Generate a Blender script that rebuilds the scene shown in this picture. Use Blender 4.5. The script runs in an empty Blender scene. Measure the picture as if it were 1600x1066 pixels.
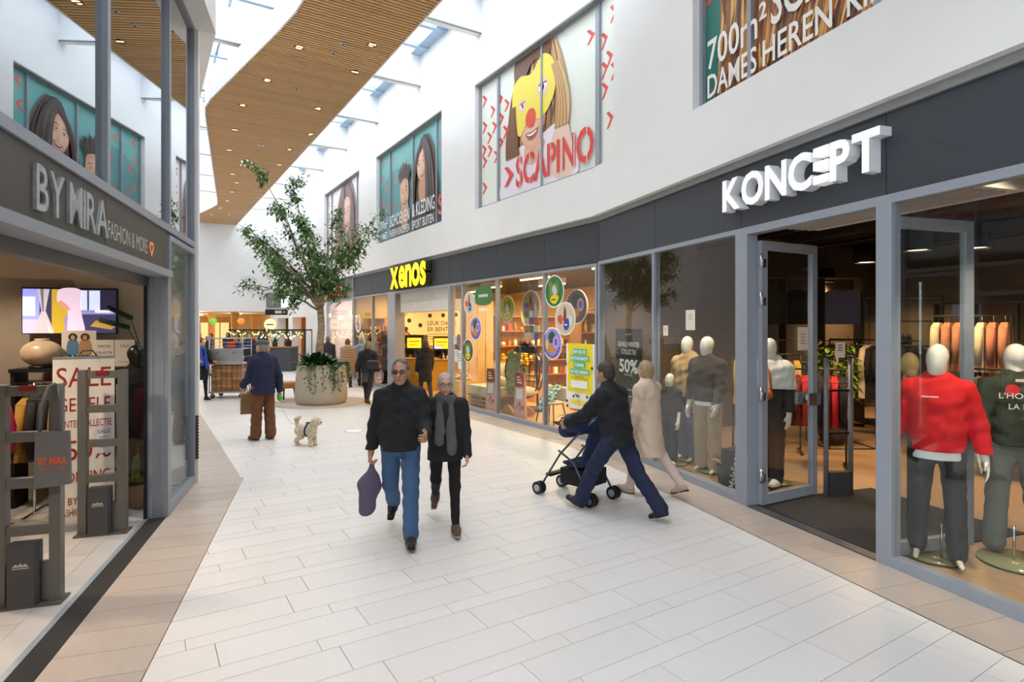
import bpy, math, random
import numpy as np
from mathutils import Vector, Matrix
R = math.radians
rnd = random.Random(11)
sc = bpy.context.scene
col = sc.collection

# ---------------------------------------------------------------- camera, sky, exposure
cd = bpy.data.cameras.new('camera'); camera = bpy.data.objects.new('camera', cd); col.objects.link(camera)
cd.sensor_width = 36; cd.lens = 20.7; cd.shift_y = -0.0144; cd.clip_end = 300
camera.location = (0, 0, 2.0); camera.rotation_euler = (R(90), 0, 0)
sc.camera = camera
world = bpy.data.worlds.new('sky'); sc.world = world; world.use_nodes = True
bgn = world.node_tree.nodes['Background']
bgn.inputs[0].default_value = (0.86, 0.93, 1.0, 1); bgn.inputs[1].default_value = 5.0
sc.view_settings.view_transform = 'Standard'; sc.view_settings.look = 'None'
sc.view_settings.gamma = 1.0; sc.view_settings.use_curve_mapping = False
sc.view_settings.exposure = 0.18
sc.cycles.use_denoising = True
sc.cycles.max_bounces = 10; sc.cycles.diffuse_bounces = 5; sc.cycles.glossy_bounces = 4
sc.cycles.transparent_max_bounces = 24; sc.cycles.transmission_bounces = 4
sc.cycles.sample_clamp_indirect = 8.0; sc.cycles.caustics_reflective = False; sc.cycles.caustics_refractive = False

# ---------------------------------------------------------------- facade frames: x to the right when facing the shop, y into the shop
FRM = {'K': (Vector((1.475, 10.05, 0)), math.atan2(-.9506, .3106)),
       'X': (Vector((1.475, 10.05, 0)), math.atan2(-.848, .53)),
       'L': (Vector((-4.066, 7.526, 0)), math.atan2(.9506, -.3106)),
       'M': (Vector((-4.066, 7.526, 0)), math.atan2(.848, -.53)),
       'W': (Vector((0, 0, 0)), 0.0)}
def at(fr, x, y, z=0.0):
    o, a = FRM[fr]; c, s = math.cos(a), math.sin(a)
    return Vector((o.x + x*c - y*s, o.y + x*s + y*c, z))
def ang(fr): return FRM[fr][1]

# ---------------------------------------------------------------- materials
def lin(h):
    if isinstance(h, str):
        h = h.lstrip('#'); v = [int(h[i:i+2], 16)/255 for i in (0, 2, 4)]
        return tuple(c/12.92 if c <= .04045 else ((c+.055)/1.055)**2.4 for c in v)
    return tuple(h)
MATS = {}
def mat(name, color='#808080', rough=.5, metal=0., var=.06, scale=6., bump=0., bscale=60., emit=None, estr=0., stretch=None, spec=.5, coat=0.):
    if name in MATS: return MATS[name]
    m = bpy.data.materials.new(name); m.use_nodes = True; MATS[name] = m
    nt = m.node_tree; n = nt.nodes; l = nt.links
    p = n['Principled BSDF']; c = lin(color)
    tc = n.new('ShaderNodeTexCoord'); mp = n.new('ShaderNodeMapping'); l.new(tc.outputs['Object'], mp.inputs['Vector'])
    if stretch: mp.inputs['Scale'].default_value = stretch
    nz = n.new('ShaderNodeTexNoise'); nz.inputs['Scale'].default_value = scale; nz.inputs['Detail'].default_value = 3
    l.new(mp.outputs[0], nz.inputs['Vector'])
    mr = n.new('ShaderNodeMapRange'); mr.inputs[1].default_value = .3; mr.inputs[2].default_value = .7
    mr.inputs[3].default_value = 1-var; mr.inputs[4].default_value = 1+var
    l.new(nz.outputs[0], mr.inputs[0])
    mx = n.new('ShaderNodeVectorMath'); mx.operation = 'SCALE'; mx.inputs[0].default_value = c
    l.new(mr.outputs[0], mx.inputs['Scale']); l.new(mx.outputs[0], p.inputs['Base Color'])
    p.inputs['Roughness'].default_value = rough; p.inputs['Metallic'].default_value = metal
    p.inputs['Specular IOR Level'].default_value = spec; p.inputs['Coat Weight'].default_value = coat
    if bump:
        b = n.new('ShaderNodeBump'); b.inputs['Strength'].default_value = bump; b.inputs['Distance'].default_value = .02
        n2 = n.new('ShaderNodeTexNoise'); n2.inputs['Scale'].default_value = bscale; n2.inputs['Detail'].default_value = 2
        l.new(mp.outputs[0], n2.inputs['Vector']); l.new(n2.outputs[0], b.inputs['Height']); l.new(b.outputs[0], p.inputs['Normal'])
    if emit:
        p.inputs['Emission Color'].default_value = (*lin(emit), 1); p.inputs['Emission Strength'].default_value = estr
    return m
def glassmat(name, tint, base, gain=1.0, rough=0.0):
    m = bpy.data.materials.new(name); m.use_nodes = True; MATS[name] = m
    nt = m.node_tree; n = nt.nodes; l = nt.links; n.remove(n['Principled BSDF'])
    out = n['Material Output']
    t = n.new('ShaderNodeBsdfTransparent'); t.inputs[0].default_value = (*lin(tint), 1)
    g = n.new('ShaderNodeBsdfGlossy'); g.inputs['Roughness'].default_value = rough; g.inputs[0].default_value = (.95, .97, 1, 1)
    geo = n.new('ShaderNodeNewGeometry'); ma = n.new('ShaderNodeMath'); ma.operation = 'MULTIPLY_ADD'
    l.new(geo.outputs['Backfacing'], ma.inputs[0]); ma.inputs[1].default_value = 1/1.5-1.5; ma.inputs[2].default_value = 1.5
    fz = n.new('ShaderNodeFresnel'); l.new(ma.outputs[0], fz.inputs['IOR'])
    m2 = n.new('ShaderNodeMath'); m2.operation = 'MULTIPLY_ADD'; m2.use_clamp = True
    l.new(fz.outputs[0], m2.inputs[0]); m2.inputs[1].default_value = gain; m2.inputs[2].default_value = base
    mx = n.new('ShaderNodeMixShader'); l.new(m2.outputs[0], mx.inputs[0]); l.new(t.outputs[0], mx.inputs[1]); l.new(g.outputs[0], mx.inputs[2])
    l.new(mx.outputs[0], out.inputs[0]); return m
def printmat(name='printed_colour', rough=.45, emit=0.):
    if name in MATS: return MATS[name]
    m = bpy.data.materials.new(name); m.use_nodes = True; MATS[name] = m
    nt = m.node_tree; n = nt.nodes; p = n['Principled BSDF']
    a = n.new('ShaderNodeAttribute'); a.attribute_name = 'Col'
    nt.links.new(a.outputs['Color'], p.inputs['Base Color']); p.inputs['Roughness'].default_value = rough
    if emit:
        nt.links.new(a.outputs['Color'], p.inputs['Emission Color']); p.inputs['Emission Strength'].default_value = emit
    return m
def tilemat(name, color, var, rough, gs=(2, 9, 2), spec=.4):
    m = bpy.data.materials.new(name); m.use_nodes = True; MATS[name] = m
    nt = m.node_tree; n = nt.nodes; l = nt.links; p = n['Principled BSDF']
    oi = n.new('ShaderNodeObjectInfo'); tc = n.new('ShaderNodeTexCoord'); mp = n.new('ShaderNodeMapping'); mp.inputs['Scale'].default_value = gs
    l.new(tc.outputs['Object'], mp.inputs[0]); nz = n.new('ShaderNodeTexNoise'); nz.inputs['Scale'].default_value = 2.; nz.inputs['Detail'].default_value = 5
    l.new(mp.outputs[0], nz.inputs['Vector'])
    a = n.new('ShaderNodeMath'); a.operation = 'MULTIPLY_ADD'; a.inputs[1].default_value = var; a.inputs[2].default_value = 1-var*.75
    l.new(nz.outputs[0], a.inputs[0]); b = n.new('ShaderNodeMath'); b.operation = 'MULTIPLY_ADD'; b.inputs[1].default_value = var*.5
    l.new(oi.outputs['Random'], b.inputs[0]); l.new(a.outputs[0], b.inputs[2])
    s = n.new('ShaderNodeVectorMath'); s.operation = 'SCALE'; s.inputs[0].default_value = lin(color); l.new(b.outputs[0], s.inputs['Scale'])
    l.new(s.outputs[0], p.inputs['Base Color']); p.inputs['Roughness'].default_value = rough; p.inputs['Specular IOR Level'].default_value = spec
    return m
WHITE = mat('white_plaster', '#ececeb', .8, var=.015, scale=2, bump=.05, bscale=90)
CREAM = mat('cream_render', '#e3ddd2', .8, var=.02, bump=.08, bscale=120)
FASC = mat('anthracite_panel', '#383d44', .5, var=.03, scale=1.5)
FRAME = mat('grey_aluminium', '#979ea8', .40, .15, var=.03)
FRAMED = mat('dark_aluminium', '#4c5057', .4, .2, var=.03)
BLACK = mat('black_metal', '#16171a', .45, .1, var=.08)
DARK = mat('dark_gap', '#08090b', .9)
STEEL = mat('galvanised_steel', '#aeb4b8', .35, .75, var=.08, scale=20)
CHROME = mat('chrome', '#d0d3d6', .18, 1.)
GLASS = glassmat('clear_glass', '#f6f9f8', .008, .62)
GLASSR = glassmat('coated_glass', '#a8b4b6', .34, 1.1)
GLASST = glassmat('skylight_glass', '#ffffff', .0, .35)
PRINT = printmat(); SCREEN = printmat('screen_colour', .3, .9); GLOWP = printmat('backlit_colour', .4, 1.2)
T_WHITE = tilemat('pale_stone_tile', '#dbd8d5', .09, .36)
T_BEIGE = tilemat('beige_stone_tile', '#b4a79c', .20, .38)
T_BOARD = tilemat('bleached_oak_board', '#bdbab8', .30, .45, (3, .7, 2))
T_OAK = tilemat('oak_floor_board', '#a98a68', .25, .42, (.7, 4, 2))
WOOD = tilemat('warm_wood_slat', '#d2aa78', .32, .5, (3, .5, 3))

# ---------------------------------------------------------------- mesh builder
class MB:
    def __init__(s): s.v = []; s.f = []; s.m = []; s.c = []; s.sm = []; s.mi = 0; s.col = (1, 1, 1); s.smooth = False
    def face(s, idx): s.f.append(tuple(idx)); s.m.append(s.mi); s.c.append(s.col); s.sm.append(s.smooth)
    def add(s, vs, fs):
        b = len(s.v); s.v += [tuple(p) for p in vs]
        for f in fs: s.face([b+i for i in f])
        return s
    def box(s, x0, x1, y0, y1, z0, z1):
        return s.add([(x0, y0, z0), (x1, y0, z0), (x1, y1, z0), (x0, y1, z0), (x0, y0, z1), (x1, y0, z1), (x1, y1, z1), (x0, y1, z1)],
                     [(0, 3, 2, 1), (4, 5, 6, 7), (0, 1, 5, 4), (1, 2, 6, 5), (2, 3, 7, 6), (3, 0, 4, 7)])
    def cbox(s, c, d): return s.box(c[0]-d[0]/2, c[0]+d[0]/2, c[1]-d[1]/2, c[1]+d[1]/2, c[2]-d[2]/2, c[2]+d[2]/2)
    def beam(s, a, b, w, h, up=(0, 0, 1)):
        a = Vector(a); b = Vector(b); t = (b-a).normalized(); u = Vector(up)
        if abs(t.dot(u)) > .99: u = Vector((0, 1, 0))
        r = t.cross(u).normalized()*w/2; u = r.cross(t).normalized()*h/2
        vs = [a-r-u, a+r-u, a+r+u, a-r+u, b-r-u, b+r-u, b+r+u, b-r+u]
        return s.add(vs, [(0, 1, 2, 3), (7, 6, 5, 4), (0, 4, 5, 1), (1, 5, 6, 2), (2, 6, 7, 3), (3, 7, 4, 0)])
    def prism(s, poly, z0, z1):
        n = len(poly); vs = [(p[0], p[1], z0) for p in poly]+[(p[0], p[1], z1) for p in poly]
        return s.add(vs, [tuple(range(n))[::-1], tuple(range(n, 2*n))]+[(i, (i+1) % n, n+(i+1) % n, n+i) for i in range(n)])
    def prismy(s, poly, y0, y1):
        n = len(poly); vs = [(p[0], y0, p[1]) for p in poly]+[(p[0], y1, p[1]) for p in poly]
        return s.add(vs, [tuple(range(n)), tuple(range(n, 2*n))[::-1]]+[((i+1) % n, i, n+i, n+(i+1) % n) for i in range(n)])
    def tube(s, path, r, n=8, cap=True):
        path = [Vector(p) for p in path]; k = len(path); rs = r if isinstance(r, (list, tuple)) else [r]*k
        b = len(s.v); pu = None
        for i, p in enumerate(path):
            t = (path[min(i+1, k-1)]-path[max(i-1, 0)])
            t = t.normalized() if t.length > 1e-9 else Vector((0, 0, 1))
            u = pu-t*pu.dot(t) if pu else t.orthogonal()
            if u.length < 1e-6: u = t.orthogonal()
            u.normalize(); pu = u; w = t.cross(u)
            for j in range(n):
                q = 2*math.pi*j/n; s.v.append(tuple(p+(u*math.cos(q)+w*math.sin(q))*rs[i]))
        sm = s.smooth; s.smooth = True
        for i in range(k-1):
            for j in range(n): s.face((b+i*n+j, b+i*n+(j+1) % n, b+(i+1)*n+(j+1) % n, b+(i+1)*n+j))
        s.smooth = sm
        if cap: s.face([b+j for j in range(n)][::-1]); s.face([b+(k-1)*n+j for j in range(n)])
        return s
    def lathe(s, prof, n=24, c=(0, 0, 0), cap=True):
        b = len(s.v); k = len(prof)
        for r, z in prof:
            for j in range(n):
                q = 2*math.pi*j/n; s.v.append((c[0]+r*math.cos(q), c[1]+r*math.sin(q), c[2]+z))
        sm = s.smooth; s.smooth = True
        for i in range(k-1):
            for j in range(n): s.face((b+i*n+j, b+i*n+(j+1) % n, b+(i+1)*n+(j+1) % n, b+(i+1)*n+j))
        s.smooth = sm
        if cap: s.face([b+j for j in range(n)][::-1]); s.face([b+(k-1)*n+j for j in range(n)])
        return s
    def ell(s, c, r, n=16, k=10, rot=None):
        b = len(s.v)
        for i in range(k+1):
            a = math.pi*i/k
            for j in range(n):
                q = 2*math.pi*j/n; p = Vector((r[0]*math.sin(a)*math.cos(q), r[1]*math.sin(a)*math.sin(q), -r[2]*math.cos(a)))
                if rot: p = rot @ p
                s.v.append((c[0]+p.x, c[1]+p.y, c[2]+p.z))
        sm = s.smooth; s.smooth = True
        for i in range(k):
            for j in range(n): s.face((b+i*n+j, b+i*n+(j+1) % n, b+(i+1)*n+(j+1) % n, b+(i+1)*n+j))
        s.smooth = sm; return s
    def mesh(s, name, mats):
        me = bpy.data.meshes.new(name); me.from_pydata(s.v, [], s.f)
        for m in (mats if isinstance(mats, (list, tuple)) else [mats]): me.materials.append(m)
        me.polygons.foreach_set('material_index', s.m); me.polygons.foreach_set('use_smooth', s.sm)
        if any(c != (1, 1, 1) for c in s.c):
            ca = me.color_attributes.new('Col', 'FLOAT_COLOR', 'CORNER'); arr = []
            for f, c in zip(s.f, s.c): arr += [c[0], c[1], c[2], 1.0]*len(f)
            ca.data.foreach_set('color', arr)
        me.update(); return me
    def build(s, name, mats, parent=None, loc=None, rz=0., kind=None):
        return link(name, s.mesh(name, mats), parent, loc, rz, kind)
def link(name, me, parent=None, loc=None, rz=0., kind=None):
    o = bpy.data.objects.new(name, me); col.objects.link(o)
    if parent: o.parent = parent
    if loc is not None: o.location = loc
    o.rotation_euler = (0, 0, rz)
    if kind: o['kind'] = kind
    return o
def tag(o, label, cat, group=None):
    o['label'] = label; o['category'] = cat
    if group: o['group'] = group
    return o
def thing(name, label, cat, loc=(0, 0, 0), rz=0., group=None):
    o = link(name, None, None, loc, rz); return tag(o, label, cat, group)
def fthing(name, label, cat, fr, x, y, z=0., rz=0., group=None): return thing(name, label, cat, at(fr, x, y, z), ang(fr)+rz, group)
def struct(name, mb, mats, fr='W', parent=None):
    if parent: return mb.build(name, mats, parent)
    return mb.build(name, mats, None, FRM[fr][0], ang(fr), 'structure')
def copy_tree(o, parent=None):
    c = o.copy(); col.objects.link(c)
    if parent: c.parent = parent
    for ch in o.children: copy_tree(ch, c)
    return c
def B(*a): return MB().box(*a)
def CB(c, d): return MB().cbox(c, d)

# ---------------------------------------------------------------- flat print: coloured shapes and lettering
def smoothpoly(pts, n=5):
    k = len(pts); out = []
    for i in range(k):
        p0, p1, p2, p3 = [Vector(pts[(i+j-1) % k]) for j in range(4)]
        for q in range(n):
            t = q/n
            out.append(.5*((2*p1)+(p2-p0)*t+(2*p0-5*p1+4*p2-p3)*t*t+(3*p1-p0-3*p2+p3)*t**3))
    return [(p.x, p.y) for p in out]
def ellp(cx, cy, rx, ry, n=20, a=0.):
    c, s = math.cos(a), math.sin(a)
    return [(cx+rx*math.cos(t)*c-ry*math.sin(t)*s, cy+rx*math.cos(t)*s+ry*math.sin(t)*c) for t in [2*math.pi*i/n for i in range(n)]]
def rectp(x0, y0, x1, y1): return [(x0, y0), (x1, y0), (x1, y1), (x0, y1)]
def strokep(a, b, w):
    a = Vector(a); b = Vector(b); d = (b-a).normalized(); n = Vector((-d.y, d.x))*w/2
    return [tuple(a-n), tuple(b-n), tuple(b+n), tuple(a+n)]
TXT = {}
def text_mesh(t, size, extrude=0., offset=0., spacing=1.):
    key = (t, round(size, 4), extrude, offset, spacing)
    if key in TXT: return TXT[key]
    cu = bpy.data.curves.new('lettering', 'FONT'); cu.body = t; cu.size = size; cu.extrude = extrude; cu.offset = offset; cu.space_character = spacing
    cu.resolution_u = 3
    ob = bpy.data.objects.new('lettering', cu); col.objects.link(ob)
    me = bpy.data.meshes.new_from_object(ob)
    bpy.data.objects.remove(ob)
    vs = np.array([v.co[:] for v in me.vertices]) if len(me.vertices) else np.zeros((0, 3)); fs = [tuple(p.vertices) for p in me.polygons]
    TXT[key] = (vs, fs); return TXT[key]
class Print(MB):
    """flat artwork in the x,z plane; later shapes lie a hair in front of earlier ones"""
    def __init__(s, step=.00015): super().__init__(); s.y = 0.; s.step = step
    def shape(s, pts, color, clip=None):
        if clip: pts = clip_rect(pts, *clip)
        if len(pts) < 3: return s
        s.col = lin(color); s.y -= s.step
        ar = sum(pts[i][0]*pts[(i+1) % len(pts)][1]-pts[(i+1) % len(pts)][0]*pts[i][1] for i in range(len(pts)))
        if ar < 0: pts = pts[::-1]
        return s.add([(p[0], s.y, p[1]) for p in pts], [tuple(range(len(pts)))])
    def blob(s, pts, color, clip=None): return s.shape(smoothpoly(pts), color, clip)
    def text(s, t, x, z, h, color, w=None, rot=0., offset=0., align='L', clip=None):
        vs, fs = text_mesh(t, 1., 0., offset)
        if not len(vs): return s
        mn, mx = vs.min(0), vs.max(0); sy = h/(max(.001, text_mesh('H', 1., 0., offset)[0].max(0)[1])); sx = (w/(mx[0]-mn[0])) if w else sy
        wd = (mx[0]-mn[0])*sx; ox = {'L': 0, 'C': -wd/2, 'R': -wd}[align]
        s.col = lin(color); s.y -= s.step; c, q = math.cos(rot), math.sin(rot)
        X = (vs[:, 0]-mn[0])*sx+ox; Z = vs[:, 1]*sy
        return s.add([(x+a*c-b*q, s.y, z+a*q+b*c) for a, b in zip(X, Z)], fs)
def clip_rect(pts, x0, y0, x1, y1):
    def cl(p, f, g):
        out = []
        for i in range(len(p)):
            a, b = p[i], p[(i+1) % len(p)]; fa, fb = f(a), f(b)
            if fa >= 0: out.append(a)
            if (fa >= 0) != (fb >= 0):
                t = fa/(fa-fb); out.append((a[0]+(b[0]-a[0])*t, a[1]+(b[1]-a[1])*t))
        return out
    for f in (lambda p: p[0]-x0, lambda p: x1-p[0], lambda p: p[1]-y0, lambda p: y1-p[1]):
        pts = cl(pts, f, None)
        if len(pts) < 3: return []
    return pts
def clip_half(pts, a, b, c):
    out = []
    for i in range(len(pts)):
        p, q = pts[i], pts[(i+1) % len(pts)]; fp = a*p[0]+b*p[1]+c; fq = a*q[0]+b*q[1]+c
        if fp >= 0: out.append(p)
        if (fp >= 0) != (fq >= 0): t = fp/(fp-fq); out.append((p[0]+(q[0]-p[0])*t, p[1]+(q[1]-p[1])*t))
    return out
def letters3d(root, t, h, depth, mats, x0=0., gap=1.0, sx=1., offset=0., z0=0., ref='H', bars=False, W=None):
    """each letter of a sign is a part; mats = (front, side)"""
    x = x0; hh = text_mesh(ref, 1., 0., offset)[0].max(0)[1]; k = h/hh
    if W:
        nat = sum(.56*h if (bars and c_ == 'E') else .28*h if c_ == ' ' else (lambda v: v[:, 0].max()-v[:, 0].min())(text_mesh(c_, 1., .5, offset)[0])*k for c_ in t)
        sx = (W-.10*h*gap*(len(t.replace(' ', ''))-1))/nat
    for ch in t:
        if ch == ' ': x += .28*h*sx; continue
        if bars and ch == 'E':
            mb = MB()
            for q in (0, .385, .77): mb.box(x, x+.56*h*sx, -depth, 0, z0+q*h, z0+(q+.23)*h)
            mb.build('letter', [mats[0]], root); x += .56*h*sx+.10*h*gap; continue
        vs, fs = text_mesh(ch, 1., .5, offset); mn, mx = vs.min(0), vs.max(0)
        mb = MB()
        for f in fs:
            zs = [vs[i][2] for i in f]; mb.mi = 0 if min(zs) > .49 else 1
            b = len(mb.v); mb.v += [(x+(vs[i][0]-mn[0])*k*sx, -(vs[i][2]+.5)*depth, z0+vs[i][1]*k) for i in f]; mb.face(range(b, b+len(f)))
        mb.build('letter', list(mats), root); x += (mx[0]-mn[0])*k*sx+.10*h*gap
    return x

# ================================================================ STRUCTURE
def holes(mb, x0, x1, y0, y1, z0, z1, hs):
    x = x0
    for a, b, c, d in sorted(hs):
        if a > x: mb.box(x, a, y0, y1, z0, z1)
        if c > z0: mb.box(a, b, y0, y1, z0, c)
        if d < z1: mb.box(a, b, y0, y1, d, z1)
        x = b
    if x < x1: mb.box(x, x1, y0, y1, z0, z1)
    return mb
TOP = 9.45
# floor: slab, pale tiles, beige border tiles
mb = MB(); mb.prism([(-60, -30), (20, -30), (20, 20), (-60, 20)], -.30, -.012)
floor = struct('floor', mb, mat('dark_grout', '#8d8279', .8), 'X')
def left_b(x): return -5.49 if x < -.62 else -5.49-.247*(x+.62)
tiles = []
pat = [.30, .15, .30, .30, .15]; x = -30.0; i = 0
while x < 11:
    w = pat[i % 5]; i += 1; off = rnd.random()*.9; y = -10.2+off
    while y < 0:
        p = [(x+.0022, y+.0022), (x+w-.0022, y+.0022), (x+w-.0022, y+.9-.0022), (x+.0022, y+.9-.0022)]
        if x+w/2 < -.62: p = clip_half(p, 0, 1, 5.49)
        else: p = clip_half(p, .247, 1, 5.49+.247*.62)
        p = clip_half(p, 0, -1, -.6) if p else p
        p = clip_half(p, -.247, -1, -.587) if p else p
        if len(p) > 2:
            cx = sum(q[0] for q in p)/len(p); cy = sum(q[1] for q in p)/len(p)
            wp = at('X', cx, cy); tiles.append((wp.y, p, cx, cy, wp))
        y += .9
    x += w
vis = sorted([t for t in tiles if t[0] > 2.9 and abs(t[4].x/t[0]) < 1.1], key=lambda t: t[0])
near = set(id(t) for t in vis[:300]); rest = MB()
TM = {}
for t in tiles:
    if id(t) in near:
        q = [(round(a-t[2], 3), round(b-t[3], 3)) for a, b in t[1]]; k = tuple(q)
        if k not in TM: TM[k] = MB().prism(q, -.01, 0).mesh('floor_tile', T_WHITE)
        link('floor_tile', TM[k], floor, (t[2], t[3], 0))
    else: rest.prism(t[1], -.01, 0)
rest.build('floor_tile', T_WHITE, floor, kind='stuff')
def border(fr, x0, x1, y0, slant0=0., slant1=0.):
    n = round((x1-x0)/.3); w = (x1-x0)/n; oX, aX = FRM['X']
    for k in range(n):
        a, b = x0+k*w+.002, x0+(k+1)*w-.002
        sa = slant0 if k == 0 else 0; sb = slant1 if k == n-1 else 0
        cx = (a+b)/2; mb = MB().prism([(a+sa-cx, y0+.002), (b+sb-cx, y0+.002), (b-cx, 0), (a-cx, 0)], -.01, 0)
        m = Matrix.Translation(oX) @ Matrix.Rotation(aX, 4, 'Z')
        wld = Matrix.Translation(at(fr, cx, 0)) @ Matrix.Rotation(ang(fr), 4, 'Z')
        o = link('border_tile', mb.mesh('border_tile', T_BEIGE), floor); o.matrix_local = m.inverted() @ wld
border('K', 0, 9, -.58, .07); border('X', -24, 0, -.6, 0, -.07)
border('L', -8.7, 0, -.57, 0, .07); border('M', 0, 16.5, -.55, -.07)

# ---- right building: shopfront glass, fascia, white upper wall
P_K = [0, 1.78, 3.58, 5.37, 8.0, 11.0, 14.0, 17.0]
P_X = [-13.82, -11.8, -10.12, -5.75, -5.05, -3.42, -1.6, 0]
for nm, fr, P in (('wall_right_fascia', 'K', P_K), ('wall_right_fascia', 'X', P_X)):
    f = struct(nm, B(P[0], P[-1], .06, .30, 3.1, 3.95), DARK, fr)
    for a, b in zip(P, P[1:]): B(a+.004, b-.004, 0, .06, 3.1, 3.84).build('fascia_panel', FASC, f)
    struct('trim_1', B(P[0], P[-1], -.035, 0, 3.79, 3.87), mat('grey_flashing', '#8b8d8c', .5), fr)
WIN = {'X': [(-17.52, -12.81), (-10.98, -5.99), (-4.2, 0.0)], 'K': [(0.0, .77), (2.84, 7.75), (9.5, 14.4)]}
w1 = holes(MB(), -32, 0.0, -.12, .35, 3.87, TOP, [(a, b, 4.68, 7.55) for a, b in WIN['X']])
struct('wall_right', w1, WHITE, 'X')
w2 = holes(MB(), 0.0, 17, -.12, .35, 3.87, TOP, [(a, b, 4.68, 7.55) for a, b in WIN['K']])
struct('wall_right', w2, WHITE, 'K')
wn = [0]
def window(fr, x0, x1, z0, z1, muls=(), y=0., w=.055, dep=.08, glass=GLASS, fm=FRAME, sill=None, pane=True):
    wn[0] += 1; s = sill or w
    m = MB().box(x0, x1, y-.02, y+dep, z0, z0+s).box(x0, x1, y-.02, y+dep, z1-w, z1)
    m.box(x0, x0+w, y-.02, y+dep, z0+s, z1-w).box(x1-w, x1, y-.02, y+dep, z0+s, z1-w)
    o = struct('window_%d' % wn[0], m, fm, fr)
    xs = [x0+w/2]+list(muls)+[x1-w/2]
    for q in muls: B(q-w/2, q+w/2, y-.02, y+dep, z0+s, z1-w).build('mullion', fm, o)
    if pane:
        for a, b in zip(xs, xs[1:]): B(a+w/2, b-w/2, y+.02, y+.032, z0+s, z1-w).build('pane', glass, o)
    return o
# shop windows of the clothes shop (right) and the doorway between them
window('K', .02, 3.56, 0, 3.1, [1.76], sill=.09)
window('K', 5.36, 8.3, 0, 3.1, [], sill=.09, w=.075)
window('K', 8.3, 14.0, 0, 3.1, [11.2], sill=.09)
d1 = struct('door_1', MB().box(3.56, 3.70, -.02, .12, 0, 3.1).box(5.29, 5.36, -.02, .12, 0, 3.1).box(3.7, 5.29, -.02, .12, 3.02, 3.1), FRAME, 'K')
B(3.70, 5.29, -.02, .10, 0, .012).build('threshold', FRAMED, d1)
# homeware shop front
window('X', -13.82, -10.15, 0, 3.08, [-11.72], sill=.09)
window('X', -5.77, -.02, 0, 3.08, [-5.05, -3.42, -1.61], sill=.09)
d2 = struct('door_2', MB().box(-10.15, -9.55, -.02, .30, 0, 3.08).box(-5.83, -5.77, -.02, .15, 0, 3.08).box(-9.55, -5.83, -.02, .12, 3.0, 3.08), FRAME, 'X')
for a, b in ((-9.5, -7.7), (-7.7, -5.85)): B(a, b-.005, .12, .20, 2.72, 3.0).build('shutter_panel', mat('white_panel', '#dcd8d1', .5), d2)
B(-9.25, -5.85, .05, .45, 2.42, 2.71).build('shutter_box', mat('white_panel'), d2)
# shoe shop front farther on
window('X', -17.5, -13.86, 0, 3.05, [], sill=.09, w=.09)
f = struct('wall_right_fascia', B(-17.5, -13.86, .06, .3, 3.05, 3.95), DARK, 'X')
B(-17.5, -15.7, 0, .06, 3.05, 3.84).build('fascia_panel', mat('brown_grey_panel', '#6c6664', .5), f); B(-15.69, -13.9, 0, .06, 3.05, 3.84).build('fascia_panel', mat('brown_grey_panel'), f)
B(-13.89, -13.81, -.03, .06, 0, 3.84).build('cover_strip', FRAME, f)
far = holes(MB(), -30.5, -17.5, -.05, .4, 0, 3.87, [(-24.2, -21.2, -1, 2.45), (-28.2, -25.2, -1, 2.45)])
struct('wall_right_far', far, WHITE, 'X')
struct('wall_shop_niche', MB().box(-24.6, -20.8, 2.0, 2.2, 0, 3).box(-24.6, -24.4, .4, 2, 0, 3).box(-21, -20.8, .4, 2, 0, 3).box(-24.6, -20.8, .4, 2.2, 2.5, 2.6), mat('ochre_wall', '#c08a2e', .7), 'X')
struct('wall_shop_niche', MB().box(-28.6, -24.8, 2.0, 2.2, 0, 3).box(-28.6, -24.8, .4, 2.2, 2.5, 2.6).box(-28.6, -28.4, .4, 2, 0, 3), mat('grey_wall', '#6d6a66', .7), 'X')

# ---- left building
struct('wall_left', MB().box(-14, .02, -.25, .35, 5.8, TOP), WHITE, 'L')
struct('wall_left', MB().box(.0, 31, -.25, .35, 5.8, TOP).box(.02, 31, .0, .35, 0, 5.8), WHITE, 'M')
col_ = struct('wall_left_pier', B(.0, .10, -.05, .45, 0, 5.8), WHITE, 'L')
gr = B(-.006, 0, -.05, .02, .30, .86)
for k in range(14): gr.box(-.018, -.004, -.06, .02, .31+k*.04, .333+k*.04)
gr.build('vent_grille', mat('brown_grille', '#5c4a42', .6), col_)
window('L', -8.2, -.02, 3.0, 5.82, [-5.2, -3.255, -1.34], glass=GLASSR, w=.07)
window('L', -1.36, -.02, 0, 2.97, [], sill=.10)
fl = struct('wall_left_fascia', B(-8.2, -1.37, .04, .30, 2.58, 3.0), DARK, 'L')
for a, b in ((-8.2, -5.9), (-5.9, -3.27), (-3.27, -1.38)): B(a+.003, b-.003, .0, .04, 2.585, 3.0).build('fascia_panel', mat('olive_grey_panel', '#4d4b46', .5), fl)
B(-8.2, -1.37, -.05, .28, 2.515, 2.585).build('canopy_rail', FRAME, fl)
B(-8.2, -1.37, .16, .24, 2.42, 2.515).build('shutter_guide', FRAMED, fl)
jm = struct('door_3', MB().box(-1.44, -1.37, -.02, .17, 0, 2.55), FRAME, 'L')
for yy in (.02, .12): B(-1.452, -1.44, yy, yy+.025, 0, 2.5).build('jamb_ridge', FRAME, jm)
B(-1.46, -1.37, .17, .20, 0, 2.45).build('rubber_edge', BLACK, jm)
sl = MB().box(0, .42, -.02, .02, .0, .06).box(.395, .42, -.02, .02, .06, 1.38)
so = sl.build('glass_screen', mat('pale_aluminium', '#a9b6c2', .35, .4), jm, (-1.40, .20, 0), R(50)); B(.0, .395, -.006, .006, .06, 1.36).build('pane', GLASS, so)
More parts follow.
